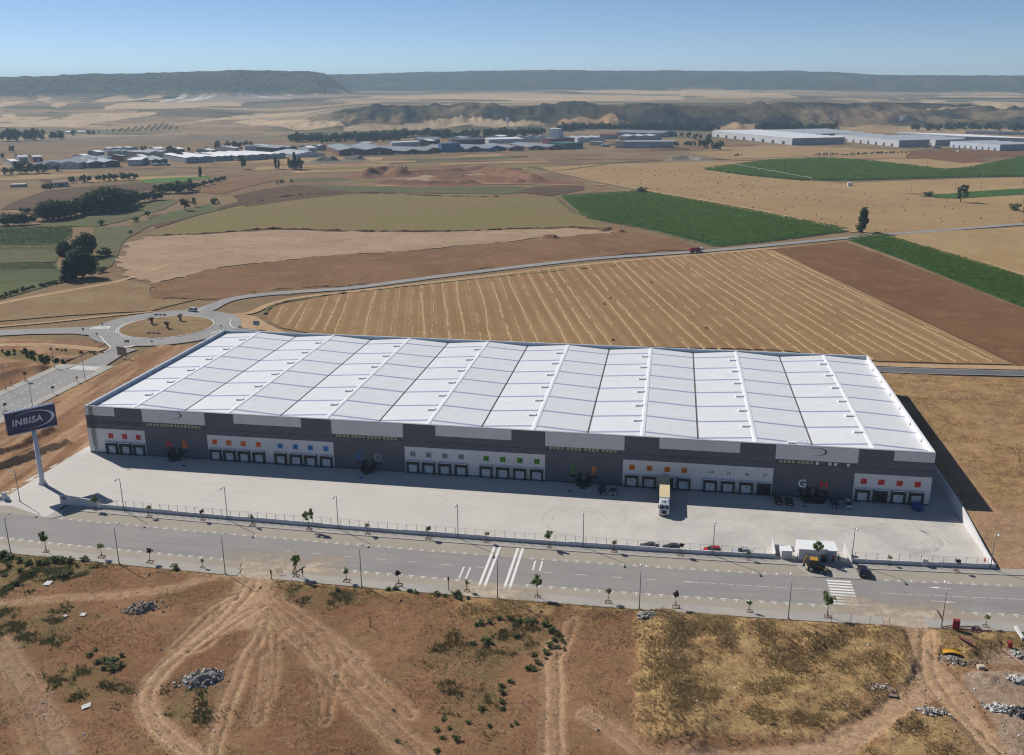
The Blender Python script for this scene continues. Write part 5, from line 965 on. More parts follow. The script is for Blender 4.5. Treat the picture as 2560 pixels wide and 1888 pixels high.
x, y = gp('6', 972, 615); car('dark green hatchback parked beside the grey car under letter F', x, y+.6, -S90, (.012, .022, .020))
x, y = gp('6', 1065, 622); car('silver grey hatchback parked in shade between letter F and dock 20', x, y+.6, -S90, (.26, .27, .28))
x, y = gp('7', 272, 695); car('black car parked in shade between dock 27 and another black car', x, y+.6, S90, (.012, .012, .014), 'sedan')
x, y = gp('7', 362, 705); car('black car parked in shade right beside the stair below letter G', x, y+.6, S90, (.014, .013, .014), 'sedan')
x, y = gp('7', 728, 725); car('dark blue hatchback parked in shade right of letter H', x, y+.6, -S90, (.018, .035, .11))
x, y = gp('7', 838, 732); car('light silver car parked in shade next to dock 28', x, y+.6, -S90, (.42, .43, .44))
for s, px, py, c, k, l in (('6', 1355, 1052, (.05, .055, .065), 'sedan', 'dark grey car parked behind the low wall near the turning truck'), ('6', 1528, 1068, (.035, .038, .048), 'hatch', 'near-black hatchback parked behind the low wall beside the red car'), ('6', 1855, 1088, (.42, .012, .03), 'hatch', 'red hatchback parked behind the low white wall'), ('6', 2098, 1102, (.38, .42, .46), 'sedan', 'silver car parked behind the low wall beside the red car')):
    x, y = gp(s, px, py); car(l, x, float(rb(x))+1.25, math.pi+.02, c, k)
x, y = gp('G', 1775, 900); car('dark navy off-roader parked nose to the kerb by the planting bed', x+.1, y+1.3, S90-.08, (.016, .017, .035), 'suv')
x, y = gp('C', 1195, 546); car('silver van driving on the roundabout', x, y+.5, math.radians(168), (.50, .53, .55), 'van', 'delivery_van', z=.11)
# articulated lorry at dock 22
CABW = paint_mat('lorry_white', (.74, .75, .76)); CREAM = mat('trailer_roof_cream', (.66, .55, .33), (.60, .50, .30), .6, .7); CURT = mat('curtain_maroon', (.10, .028, .035), (.085, .022, .03), .8, .6)
TR = empty('articulated_lorry', (163.0, -.65, .03), -S90, 'white lorry with cream-roofed trailer backed into dock 22', 'lorry')   # +x runs away from the dock
TR.rotation_euler = (0, 0, -S90+.005)
t_ = empty('trailer'); t_.parent = TR
b = MB(); b.box(0, 13.4, -1.27, 1.27, 1.15, 3.92, CURT); b.build('curtain_side', None, t_); b = MB(); b.box(-.02, 13.42, -1.28, 1.28, 3.92, 4.0, CREAM); bevel(b.build('trailer_roof', None, t_), .04); b = MB(); b.box(0, 13.4, -1.1, 1.1, .85, 1.15, STEEL); b.build('chassis', None, t_)
b = MB(); b.box(13.4, 13.46, -1.27, 1.27, 1.15, 3.95, CABW); b.build('headboard', None, t_)
for xx in (2.6, 3.9, 5.2):
    for s in (-1, 1): wheel(t_, xx, s*1.05, .5, .36)
cb = empty('cab', (13.9, 0, 0)); cb.parent = TR
b = MB(); b.extr_y([(0, .95), (0, 3.05), (1.75, 3.0), (2.05, 1.95), (2.12, .5), (1.8, .42), (.9, .42), (.9, .95)], -1.22, 1.22, CABW); bevel(b.build('cab_body', None, cb), .08, 3)
b = MB(); b.hexa([(0, -1.2, 3.02), (1.55, -1.15, 2.98), (1.55, 1.15, 2.98), (0, 1.2, 3.02)], [(0, -1.1, 3.85), (.55, -.95, 3.75), (.55, .95, 3.75), (0, 1.1, 3.85)], CABW); o = bevel(b.build('roof_fairing', None, cb), .06)
GRNI = mat('logo_green', (.02, .09, .05), None, 1, .5); text('fleet_mark', 'LS', .62, GRNI, o, (1.02, 0, 3.42), (math.radians(38), 0, S90), ext=.012, off=.03, shear=.2)
b = MB(); b.hexa([(1.80, -1.08, 2.92), (2.07, -1.08, 1.92), (2.07, 1.08, 1.92), (1.80, 1.08, 2.92)], [(1.77, -1.08, 2.92), (2.04, -1.08, 1.92), (2.04, 1.08, 1.92), (1.77, 1.08, 2.92)], GLS); b.build('windscreen', None, cb)
b = MB(); b.hexa([(1.76, -1.12, 3.0), (2.15, -1.12, 2.86), (2.15, 1.12, 2.86), (1.76, 1.12, 3.0)], [(1.76, -1.12, 3.05), (2.15, -1.12, 2.91), (2.15, 1.12, 2.91), (1.76, 1.12, 3.05)], mat('visor_smoke', (.16, .17, .26), None, 1, .3)); b.build('sun_visor', None, cb)
b = MB(); b.box(2.09, 2.16, -.62, .62, .75, 1.45, BLK); b.build('grille', None, cb); b = MB(); b.box(2.08, 2.15, -1.1, 1.1, 1.52, 1.62, STEEL); b.build('grille_bar', None, cb)
for s in (-1, 1):
    b = MB(); b.box(2.1, 2.16, s*.92-.16, s*.92+.16, .62, .82, LWHT); b.build('headlight', None, cb); b = MB(); b.box(1.55, 1.7, s*1.38-.1, s*1.38+.1, 1.9, 2.6, BLK); b.build('mirror', None, cb); wheel(cb, 1.35, s*1.02, .5, .32); wheel(cb, -2.2, s*.98, .5, .5)
b = MB(); b.box(-3.4, 1.2, -.45, .45, .7, .95, STEEL); b.build('tractor_chassis', None, cb)
dd = empty('cab_door', (1.75, 1.24, 0), math.radians(105)); dd.parent = cb; b = MB(); b.box(-1.15, 0, 0, .07, .75, 1.95, CABW); b.build('door_panel', None, dd); b = MB()
for q in ((-1.15, -1.07, 1.95, 2.85), (-.08, 0, 1.95, 2.85), (-1.15, 0, 2.78, 2.88)): b.box(q[0], q[1], 0, .06, q[2], q[3], CABW)
b.build('window_frame', None, dd)
# backhoe loader
YEL = mat('plant_yellow', (.50, .26, .035), (.42, .21, .03), 2, .5); CABK = mat('plant_black', (.03, .028, .025), (.05, .045, .035), 3, .7)
bx_, by_ = gp('G', 880, 835); BK = empty('backhoe_loader', (bx_, by_+.9, .02), math.radians(-9), 'yellow backhoe loader with black cab stopped outside the gatehouse', 'backhoe')
b = MB(); b.extr_y([(-1.0, .75), (-1.0, 1.2), (.2, 1.25), (.3, 1.62), (1.9, 1.45), (2.05, 1.3), (2.05, .7)], -.45, .45, CABK); bevel(b.build('engine_hood', None, BK), .06); b = MB(); b.box(-1.35, 2.0, -.4, .4, .5, .78, CABK); b.build('chassis', None, BK)
b = MB(); b.hexa([(-1.1, -.8, 1.15), (.4, -.8, 1.15), (.4, .8, 1.15), (-1.1, .8, 1.15)], [(-.95, -.7, 2.72), (.15, -.7, 2.72), (.15, .7, 2.72), (-.95, .7, 2.72)], GLS); bevel(b.build('cab', None, BK), .05); b = MB(); b.box(-1.2, .5, -.85, .85, 2.72, 2.86, YEL); bevel(b.build('cab_roof', None, BK), .05)
for s in (-1, 1):
    wheel(BK, -.75, s*.92, .72, .45); wheel(BK, 1.45, s*.85, .45, .34); b = MB(); b.tube([(.3, s*.55, 1.5), (1.6, s*.55, 1.05), (2.5, s*.55, .45)], .1, 6, YEL); b.build('loader_arm', None, BK)
b = MB(); b.extr_y([(2.4, .1), (2.35, .95), (2.5, 1.0), (2.62, .35), (3.2, .12), (3.2, .06)], -1.15, 1.15, mat('bucket_steel', (.36, .30, .22), (.2, .17, .14), 2, .5)); b.build('loader_bucket', None, BK)
b = MB(); b.box(-1.5, -1.25, -.9, .9, .45, 1.05, CABK); b.build('rear_frame', None, BK)
b = MB(); b.tube([(-1.45, 0, .95), (-2.15, .05, 2.1), (-1.75, .1, 3.35)], [.17, .16, .12], 6, YEL); b.build('boom', None, BK); b = MB(); b.tube([(-1.75, .1, 3.35), (-2.25, .1, 2.4), (-2.35, .1, 1.4)], [.12, .14, .1], 6, YEL); b.build('dipper', None, BK); b = MB(); b.extr_y([(-2.5, .75), (-2.15, .7), (-2.05, 1.35), (-2.45, 1.45)], -.35, .45, CABK); b.build('rear_bucket', None, BK)
for s in (-1, 1): b = MB(); b.tube([(-1.4, s*.85, .9), (-1.45, s*.95, .1)], .08, 6, YEL); b.build('stabiliser', None, BK)
# distant red tipper lorry
x, y = gp('B', 805, 862); DT = empty('tipper_lorry', (x, y+1.2, .1), math.radians(33), 'red tipper lorry with white cab driving on the country road', 'lorry'); REDP = mat('tipper_red', (.30, .03, .025), (.25, .025, .02), 1, .6)
b = MB(); b.hexa([(-4.2, -1.15, 1.3), (2.2, -1.15, 1.3), (2.2, 1.15, 1.3), (-4.2, 1.15, 1.3)], [(-4.4, -1.25, 3.0), (2.3, -1.25, 3.0), (2.3, 1.25, 3.0), (-4.4, 1.25, 3.0)], REDP); b.build('tipper_body', None, DT); b = MB(); b.box(-4.2, 2.1, -1.1, 1.1, 2.95, 3.05, mat('load_dark', (.07, .05, .045), None, 1, .9)); b.build('load', None, DT)
b = MB(); b.extr_y([(2.5, .9), (2.5, 2.9), (4.0, 2.8), (4.3, 1.9), (4.35, .7), (2.5, .7)], -1.2, 1.2, CABW); bevel(b.build('cab', None, DT), .08); b = MB(); b.box(4.05, 4.33, -1.0, 1.0, 1.95, 2.6, GLS); b.build('windscreen', None, DT); b = MB(); b.box(-4.2, 4.2, -.5, .5, .75, 1.25, STEEL); b.build('chassis', None, DT)
for xx in (-3.4, -2.2, 1.0, 3.3):
    for s in (-1, 1): wheel(DT, xx, s*1.0, .52, .36)
# blue wrapped load beside dock 31
x, y = gp('7', 1395, 760); b = MB(); R_ = random.Random(4); n = 10
for k in range(5):
    z = k*.42; w = [1.35, 1.4, 1.25, 1.0, .5][k]; d_ = [1.9, 2.0, 1.7, 1.2, .5][k]
    b.v += [(w*math.cos(2*math.pi*i/n)+R_.uniform(-.15, .15), d_*math.sin(2*math.pi*i/n)+R_.uniform(-.2, .2), z) for i in range(n)]
for k in range(4):
    for i in range(n): b.f.append((k*n+i, k*n+(i+1) % n, (k+1)*n+(i+1) % n, (k+1)*n+i)); b.m.append(0)
b.f.append(tuple(4*n+i for i in range(n))); b.m.append(0)
o = b.build('tarpaulin_heap', mat('tarpaulin_blue', (.015, .06, .22), (.012, .045, .17), 2, .6), None, loc=(x, y+1.2, .02)); tag(o, 'heap under a bright blue tarpaulin in front of dock 31', 'tarpaulin heap')
# ------------------------------------------------------------------ people
def person(label, x, y, rz, top, legs, hat, pose=0.0, arm=(.25, .1), z=.14):
    sk = [(0, 0, .95), (0, 0, 1.15), (0, .01, 1.38), (0, .0, 1.50), (0, .02, 1.58), (0, .03, 1.72)]; r_ = [.145, .14, .155, .065, .085, .09]; E_ = [(0, 1), (1, 2), (2, 3), (3, 4), (4, 5)]
    for s in (-1, 1):
        i = len(sk); sk += [(s*.10, 0, .90), (s*.13, .05*pose*s+.02, .50), (s*.14, -.05+.14*pose*s, .09), (s*.14, .12+.14*pose*s, .04)]; r_ += [.115, .08, .055, .045]; E_ += [(0, i), (i, i+1), (i+1, i+2), (i+2, i+3)]
        i = len(sk); sk += [(s*.20, 0, 1.40), (s*.27, -.02, 1.12), (s*(.24-arm[1]), arm[0], .95), (s*(.22-arm[1]), arm[0]+.07, .88)]; r_ += [.075, .055, .042, .04]; E_ += [(2, i), (i, i+1), (i+1, i+2), (i+2, i+3)]
    me = bpy.data.meshes.new('person'); me.from_pydata(sk, E_, []); o = bpy.data.objects.new('person', me); link(o); o.location = (x, y, z); o.rotation_euler = (0, 0, rz)
    md = o.modifiers.new('skin', 'SKIN'); md.use_smooth_shade = True
    for i, v in enumerate(me.skin_vertices[0].data): v.radius = (r_[i], r_[i]*.85); v.use_root = (i == 0)
    o.modifiers.new('sub', 'SUBSURF').levels = 1; o.modifiers['sub'].render_levels = 1
    m, nt, bs = base_mat('clothes', .85, .2); tc = nd(nt, 'ShaderNodeTexCoord'); sx = nd(nt, 'ShaderNodeSeparateXYZ'); nt.links.new(tc.outputs['Object'], sx.inputs[0]); zz = sx.outputs[2]
    col = mixc(nt, mul(nt, zz, .98, 'GREATER_THAN'), legs, top); col = mixc(nt, mul(nt, zz, 1.49, 'GREATER_THAN'), col, (.42, .25, .17)); col = mixc(nt, mul(nt, zz, .10, 'LESS_THAN'), col, (.03, .025, .02))
    nt.links.new(col, bs.inputs['Base Color']); me.materials.append(m)
    if hat:
        b = MB(); n = 10
        for k, (rr_, z_) in enumerate(((.16, 1.70), (.145, 1.72), (.13, 1.79), (.07, 1.85))): b.v += [(rr_*math.cos(2*math.pi*i/n), .03+rr_*1.15*math.sin(2*math.pi*i/n), z_) for i in range(n)]
        for k in range(3):
            for i in range(n): b.f.append((k*n+i, k*n+(i+1) % n, (k+1)*n+(i+1) % n, (k+1)*n+i)); b.m.append(0)
        b.f.append(tuple(3*n+i for i in range(n))); b.m.append(0); b.build('hard_hat', mat('hat_white', (.75, .74, .70), None, 1, .4), o, True)
    else: b = MB(); b.tube([(0, .02, 1.70), (0, .02, 1.76), (0, .02, 1.80)], [.105, .10, .05], 8, mat('hair_dark', (.03, .02, .015), None, 1, .8)); b.build('hair', None, o)
    tag(o, label, 'person'); return o
x, y = gp('G', 1213, 645); person('person in orange vest and white hard hat standing by the gatehouse door', x, y, math.radians(160), (.75, .06, .02), (.03, .05, .12), True, .3)
x, y = gp('G', 1312, 645); person('person in green vest and white hard hat facing the orange-vested worker', x, y, math.radians(100), (.05, .16, .05), (.02, .03, .06), True, -.3, (.3, .0))
x, y = gp('7', 1920, 1192); person('person in red top walking in the yard near the retaining wall', x, y, math.radians(-60), (.60, .05, .06), (.45, .33, .27), False, 1.0, (.2, .05), .03)
# ------------------------------------------------------------------ vegetation
def up_normal(nt, b, k):
    g = nd(nt, 'ShaderNodeNewGeometry'); m = nd(nt, 'ShaderNodeMix', data_type='VECTOR'); m.inputs[0].default_value = k; nt.links.new(g.outputs['Normal'], m.inputs[4]); m.inputs[5].default_value = (0, 0, 1); n = nd(nt, 'ShaderNodeVectorMath', operation='NORMALIZE'); nt.links.new(m.outputs[1], n.inputs[0]); nt.links.new(n.outputs[0], b.inputs['Normal'])
def leaf_mat(name, c, c2, ns=1.2, up=.45):
    m, nt, b = base_mat(name, .75, .2); v = position(nt); col = mixc(nt, ramp(nt, noise_node(nt, v, ns, 4, .7), .3, .7), c, c2)
    nt.links.new(col, b.inputs['Base Color']); up_normal(nt, b, up)
    t = nd(nt, 'ShaderNodeBsdfTranslucent'); nt.links.new(col, t.inputs[0]); nt.links.new(b.inputs['Normal'].links[0].from_socket, t.inputs['Normal']); mx = nd(nt, 'ShaderNodeMixShader'); mx.inputs[0].default_value = .5; nt.links.new(b.outputs[0], mx.inputs[1]); nt.links.new(t.outputs[0], mx.inputs[2]); nt.links.new(mx.outputs[0], nt.nodes['Material Output'].inputs[0]); return m
LG = leaf_mat('leaf_green', (.24, .31, .09), (.16, .22, .06)); LY = leaf_mat('leaf_yellowgreen', (.26, .28, .08), (.18, .21, .06)); LP = leaf_mat('leaf_purple', (.10, .055, .06), (.06, .036, .042)); LD = leaf_mat('leaf_dark', (.075, .115, .036), (.045, .075, .026), .5)
LF = leaf_mat('leaf_far', (.10, .135, .045), (.06, .088, .03), .15); LO = leaf_mat('leaf_olive', (.105, .12, .055), (.07, .085, .035), .4); LB_ = leaf_mat('leaf_bush', (.21, .245, .09), (.135, .175, .06), .8)
BARK = mat('bark', (.13, .095, .065), (.085, .06, .045), 3, .95)
def crown_mesh(name, m, rx, rz, cz, n=300, leaf=.3, clumps=14, shape='round', seed=0, hollow=.35, spread=.42):
    R_ = np.random.RandomState(seed); C = []
    for k in range(clumps):
        d = R_.normal(size=3); d /= np.linalg.norm(d); q = d*(hollow+(1-hollow)*R_.rand())*.82
        if shape == 'cone': q[2] = R_.rand()*1.8-.95; q[:2] *= .95*(1-(q[2]+1)/2.15)**.75/max(.3, np.hypot(*q[:2]))*(.35+.65*R_.rand())
        if shape == 'poplar': q[2] = R_.rand()*1.9-.95; q[:2] *= (1-abs(q[2]+.25)**2.2*.6)*.75
        if shape == 'loose': q *= 1.1; q[2] += .12*R_.rand()
        C.append(q)
    C = np.array(C); sz = R_.uniform(.6, 1.15, clumps)*spread; pick = R_.randint(0, clumps, n); off = R_.normal(size=(n, 3)); off /= np.linalg.norm(off, axis=1)[:, None]; off *= (R_.rand(n)**.45)[:, None]
    P = C[pick]+off*sz[pick][:, None]; P = P*np.array([rx, rx, rz])+np.array([0, 0, cz])
    N = off+P*0+R_.normal(size=(n, 3))*.45+np.array([0, 0, .35]); N /= np.linalg.norm(N, axis=1)[:, None]; A_ = np.cross(N, R_.normal(size=(n, 3))); A_ /= np.linalg.norm(A_, axis=1)[:, None]+1e-9; B_ = np.cross(N, A_)
    s = (leaf*R_.uniform(.6, 1.35, n))[:, None]; A_ *= s; B_ *= s*.72
    V = np.stack([P-A_, P-B_*.9, P+A_, P+B_], 1).reshape(-1, 3)
    me = bpy.data.meshes.new(name); me.vertices.add(4*n); me.vertices.foreach_set('co', V.astype(np.float32).ravel()); me.loops.add(4*n); me.loops.foreach_set('vertex_index', np.arange(4*n, dtype=np.int32)); me.polygons.add(n)
    me.polygons.foreach_set('loop_start', np.arange(0, 4*n, 4, dtype=np.int32)); me.polygons.foreach_set('loop_total', np.full(n, 4, np.int32)); me.update(calc_edges=True); me.materials.append(m); return me
def trunk_mesh(h, r, seed=0, limbs=4, top=.55, spread=.5):
    R_ = random.Random(seed); b = MB(); b.tube([(0, 0, -.1), (R_.uniform(-.02, .02)*h, 0, h*.5), (R_.uniform(-.03, .03)*h, R_.uniform(-.03, .03)*h, h)], [r*1.25, r, r*.6], 7, BARK)
    for i in range(limbs):
        a = i*2.4+R_.random(); z0 = h*(.7+.28*R_.random()); l = h*top*R_.uniform(.6, 1.1); b.tube([(0, 0, z0), (math.cos(a)*l*spread*.5, math.sin(a)*l*spread*.5, z0+l*.45), (math.cos(a)*l*spread, math.sin(a)*l*spread, z0+l)], [r*.55, r*.4, r*.15], 5, BARK)
    return b.mesh('trunk', None, True)
GRATE = MB()
for k in range(4):
    a = k*math.pi/2; c_, s_ = math.cos(a), math.sin(a)
    GRATE.hexa([(c_*.5-s_*.56, s_*.5+c_*.56, .0), (c_*.5+s_*.56, s_*.5-c_*.56, 0), (c_*.6+s_*.56, s_*.6-c_*.56, 0), (c_*.6-s_*.56, s_*.6+c_*.56, 0)], [(c_*.5-s_*.56, s_*.5+c_*.56, .12), (c_*.5+s_*.56, s_*.5-c_*.56, .12), (c_*.6+s_*.56, s_*.6-c_*.56, .12), (c_*.6-s_*.56, s_*.6+c_*.56, .12)], None)
GRM = GRATE.mesh('tree_pit_frame', mat('pit_rust', (.20, .10, .055), None, 2, .9))
STK = MB(); STK.tube([(.25, 0, 0), (.06, 0, 1.2)], .03, 4, BARK); STK.tube([(-.2, .18, 0), (-.05, .05, 1.2)], .03, 4, BARK); STKM = STK.mesh('stake')
KIND = {'maple': [(crown_mesh('crown', LG, 1.3, 1.5, 4.0, 300, .25, 15, 'loose', s, .45, .36), trunk_mesh(2.9, .07, s, 5, .55, .5)) for s in (1, 2, 3)],
        'ball': [(crown_mesh('crown', LG, .66, .62, 2.15, 150, .15, 12, 'round', 5, .3, .5), trunk_mesh(1.7, .04, 5, 3, .2, .4))], 'yball': [(crown_mesh('crown', LY, .66, .66, 2.25, 120, .16, 12, 'round', 6, .3, .5), trunk_mesh(1.8, .04, 6, 3, .2, .4))],
        'plum': [(crown_mesh('crown', LP, .68, .70, 2.55, 150, .17, 12, 'round', 7, .3, .48), trunk_mesh(2.0, .04, 7, 3, .2, .4))]}
KL = {'maple': 'tall loose-crowned young green tree', 'ball': 'small round green tree', 'yball': 'small yellow-green tree', 'plum': 'small purple-leaved tree'}
def street_tree(s, px, py, kind, where, sc=1.0, var=0, z=.12):
    x, y = gp(s, px, py); cm, tm = KIND[kind][var % len(KIND[kind])]; r = empty('street_tree', (x, y, z), rnd.random()*6.28, KL[kind]+' '+where, 'tree', 'young trees along the street')
    r.scale = (sc,)*3; r.rotation_euler = (rnd.uniform(-.04, .04), rnd.uniform(-.04, .04), rnd.random()*6.28); inst('trunk', tm, r); inst('crown', cm, r); inst('tree_pit_frame', GRM, r, (0, 0, -.02), (0, 0, -r.rotation_euler[2])); inst('stake', STKM, r)
for a in (('4', 765, 1012, 'maple', 'in front of the entrance wall', .72, 1), ('4', 1195, 1062, 'yball', 'by the wall facing docks 4 and 5', 1.0), ('4', 1622, 1092, 'plum', 'by the wall facing docks 5 and 6', .9), ('4', 2020, 1132, 'ball', 'by the wall facing docks 8 and 9', 1.05),
          ('5', 553, 1038, 'maple', 'by the wall left of the lamp facing letter D', .98, 0), ('5', 1022, 1075, 'yball', 'by the wall facing dock 12', .95), ('5', 1507, 1112, 'plum', 'by the wall facing dock 14', 1.0), ('5', 1975, 1142, 'yball', 'at the end of the left crossing lines', .9),
          ('6', 553, 1056, 'maple', 'by the wall right of the crossing lines', .78, 2), ('6', 1072, 1088, 'yball', 'by the wall facing dock 20', .95), ('6', 1605, 1118, 'plum', 'by the wall near the red parked car', 1.0), ('6', 2143, 1152, 'ball', 'by the wall near the recess of the gatehouse', .8), ('7', 577, 1168, 'maple', 'right in front of the gatehouse', .95, 1), ('7', 1700, 1246, 'plum', 'by the wall near the retaining wall corner', .95), ('7', 1163, 1195, 'yball', 'by the wall right of the parked off-roader', .75),
          ('4', 370, 1345, 'maple', 'at the dirt lot opposite the entrance wall', .95, 2), ('4', 815, 1388, 'yball', 'at the dirt lot opposite dock 4', 1.15), ('4', 1202, 1428, 'plum', 'at the dirt lot opposite docks 5 and 6', 1.1), ('4', 1620, 1470, 'ball', 'at the dirt lot left of the dusty driveway', .75),
          ('5', 450, 1412, 'maple', 'at the dirt lot right of the dusty driveway', 1.0, 0), ('5', 853, 1452, 'ball', 'at the dirt lot left of the purple tree opposite dock 12', 1.15), ('5', 1270, 1485, 'plum', 'at the dirt lot opposite dock 12', 1.15), ('5', 1813, 1532, 'ball', 'at the dirt lot left of the crossing lines', .95),
          ('6', 458, 1450, 'maple', 'at the dirt lot right of the crossing lines', .92, 1), ('6', 1025, 1492, 'yball', 'at the dirt lot opposite dock 19', 1.05), ('6', 1567, 1532, 'plum', 'at the dirt lot opposite dock 21', 1.15), ('6', 2155, 1567, 'ball', 'at the dirt lot opposite dock 25', .9), ('F3', 1017, 456, 'maple', 'at the zebra crossing', 1.05, 2), ('F3', 2002, 517, 'yball', 'beside the coiled hoses', .9),
          ('S', 905, 988, 'plum', 'on the pavement nose of the roundabout street', .9), ('S', 1315, 795, 'ball', 'on the pavement of the roundabout street near the zebra', .9), ('S', 95, 1285, 'plum', 'on the pavement just above the navy sign', .95), ('S', 440, 775, 'yball', 'on the far pavement of the roundabout street', 1.3), ('S', 190, 850, 'ball', 'on the far pavement near the lamp midway', .6)):
    street_tree(*a)
# gnarled old vines on the roundabout
for i, (px, py) in enumerate(((945, 628), (1042, 655), (1122, 608))):
    x, y = gp('C', px, py); b = MB(); R_ = random.Random(20+i); b.tube([(0, 0, 0), (.2, .1, .9), (.1, .2, 1.5)], [.55, .45, .4], 7, BARK)
    for k in range(6): a = k*1.05+R_.random(); l = R_.uniform(1.1, 1.9); b.tube([(.1, .2, 1.2), (math.cos(a)*l*.6, math.sin(a)*l*.6, 1.6+.4*l), (math.cos(a)*l, math.sin(a)*l, 1.5+l*.9)], [.3, .22, .1], 5, BARK)
    r = empty('pruned_olive', (x, y, .45), 0, ('gnarled pruned olive stump left on the roundabout island', 'gnarled pruned olive stump in the middle of the roundabout island', 'gnarled pruned olive stump on the far side of the island')[i], 'tree', 'pruned olives on the roundabout'); r['label'] = ('gnarled pruned olive stump beside the sign facing the west road', 'gnarled pruned olive stump at the heart of the roundabout island', 'gnarled pruned olive stump on the island nearest the silver van')[i]
    b.build('trunk', None, r, True); inst('crown', crown_mesh('crown', LO, 1.3, .5, 2.6, 60, .25, 8, 'round', 30+i), r)
# large and distant trees
BIG = {'round': [(crown_mesh('crown', LD, .5, .48, .51, 4200, .05, 70, 'round', 40+s, .55, .46), trunk_mesh(.3, .03, s, 5, .5, .6)) for s in range(2)],
       'cone': [(crown_mesh('crown', LD, .44, .5, .5, 2400, .05, 50, 'cone', 44, .3, .4), trunk_mesh(.25, .025, 3, 2))], 'poplar': [(crown_mesh('crown', LF, .2, .47, .52, 1100, .045, 30, 'poplar', 46, .2, .38), trunk_mesh(.3, .02, 4, 2))],
       'loose': [(crown_mesh('crown', LF, .5, .42, .56, 900, .045, 22, 'loose', 48+s, .4, .28), trunk_mesh(.4, .028, 5+s, 5, .5, .5)) for s in range(2)], 'far': [(crown_mesh('crown', LF, .52, .5, .47, 460, .075, 18, 'round', 52+s, .3, .36), trunk_mesh(.12, .02, 7+s, 3)) for s in range(3)],
       'bush': [(crown_mesh('crown', LB_, .62, .5, .42, 420, .085, 14, 'round', 56+s, .3, .4), trunk_mesh(.15, .03, 9, 3)) for s in range(3)]}
def tree(s, px, py, h, kind, label, group=None, wide=1.0, z=-.05, name='tree'):
    x, y = gp(s, px, py); cm, tm = BIG[kind][rnd.randrange(len(BIG[kind]))]; r = empty(name, (x, y, z), rnd.random()*6.28, label, 'tree' if kind != 'bush' else 'bush', group); r.scale = (h*wide, h*wide, h)
    inst('trunk', tm, r); inst('crown', cm, r); return r
tree('L', 832, 1012, 16.5, 'round', 'large dense round-crowned dark tree beside the vegetable plots', wide=.95); tree('L', 690, 1045, 10.5, 'cone', 'dark conical tree at the foot of the large round tree', wide=1.05); tree('L', 860, 800, 14.5, 'round', 'dark dense tree standing behind the large round tree', wide=1.05); tree('L', 660, 830, 11, 'round', 'dark tree left behind the large round tree', wide=.9); tree('L', 1070, 800, 7, 'bush', 'round dark bush right of the large round tree', wide=1.3); tree('L', 1000, 960, 4, 'bush', 'low dark bush in the shade of the large round tree', wide=1.6)
tree('L', 1855, 345, 11.5, 'loose', 'willowy loose tree where the meadow meets the ploughed field', wide=1.0); tree('L', 1950, 310, 8.5, 'loose', 'smaller willowy tree beside the loose tree by the meadow', wide=.7); tree('L', 2150, 275, 6.5, 'bush', 'rounded bush on the meadow bank right of the willowy trees', wide=1.3); tree('L', 1010, 492, 5, 'bush', 'small round tree standing alone in the meadow'); tree('L', 1482, 415, 6, 'loose', 'thin small tree at the meadow edge'); tree('L', 1350, 455, 4.5, 'bush', 'low bush at the meadow edge beside a thin tree', wide=1.4); tree('L', 1300, 572, 2.8, 'bush', 'tiny bush at the corner of the fallow field', wide=1.3)
tree('B', 1530, 772, 17, 'poplar', 'lone dark poplar at the bend of the country road', wide=1.6); tree('B', 560, 603, 8, 'bush', 'lone dark bush at the corner of the maize field', wide=1.5); tree('B', 1962, 640, 16, 'loose', 'tall loose tree standing alone among the mown fields', wide=.95); tree('B', 2200, 675, 7.5, 'bush', 'low tree in the pale mown field near the road', wide=1.4); tree('B', 1820, 614, 6, 'bush', 'dark bush at the end of the narrow green strip', wide=1.4); tree('B', 1600, 780, 2.0, 'bush', 'low dark bush beside the poplar at the road bend', wide=2.5)
G_R = 'riverside trees on the left'; rl = 'dark riverside tree in the belt between the ploughed field and the meadow'
for px, py, h in ((30, 492, 9), (85, 495, 10), (140, 492, 10), (195, 490, 9.5), (250, 486, 9), (305, 480, 8.5), (235, 372, 5), (285, 372, 5), (430, 445, 12), (480, 440, 14), (540, 432, 14.5), (600, 424, 13.5), (655, 415, 12), (705, 405, 12.5), (760, 398, 12), (830, 378, 13), (885, 368, 14), (935, 368, 16), (985, 362, 17), (1040, 358, 18.5), (1095, 350, 19), (1150, 340, 18), (1205, 325, 16), (1250, 305, 14), (1300, 290, 12.5), (1350, 275, 11), (1400, 262, 11), (1455, 255, 9), (1520, 242, 9.5), (1575, 238, 8)): tree('L', px, py, h*1.05, 'round' if h > 12 else 'far', rl, G_R, rnd.uniform(1.15, 1.45)*(1 if h > 8 else 1.3))
for px, py, h in ((1585, 165, 9), (1640, 172, 11), (1700, 172, 12.5), (1760, 168, 12), (1820, 165, 13), (1880, 155, 12), (1935, 140, 10), (1990, 118, 7), (2050, 100, 6.5), (2110, 80, 6), (2170, 62, 6), (2230, 45, 5.5)): tree('L', px, py, h, 'far', 'dark tree in the hedge running up to the small green crop field', 'hedge trees by the green crop field', rnd.uniform(1.3, 1.6))
for px, py, h, k in ((60, 548, 10, 'far'), (120, 545, 9, 'far'), (195, 535, 17, 'far'), (280, 538, 15, 'far'), (370, 530, 12, 'far'), (440, 530, 13, 'far'), (570, 512, 10, 'far')): tree('V1', px, py, h, k, 'green tree in front of the left-hand grey sheds', 'trees before the grey sheds', .9)
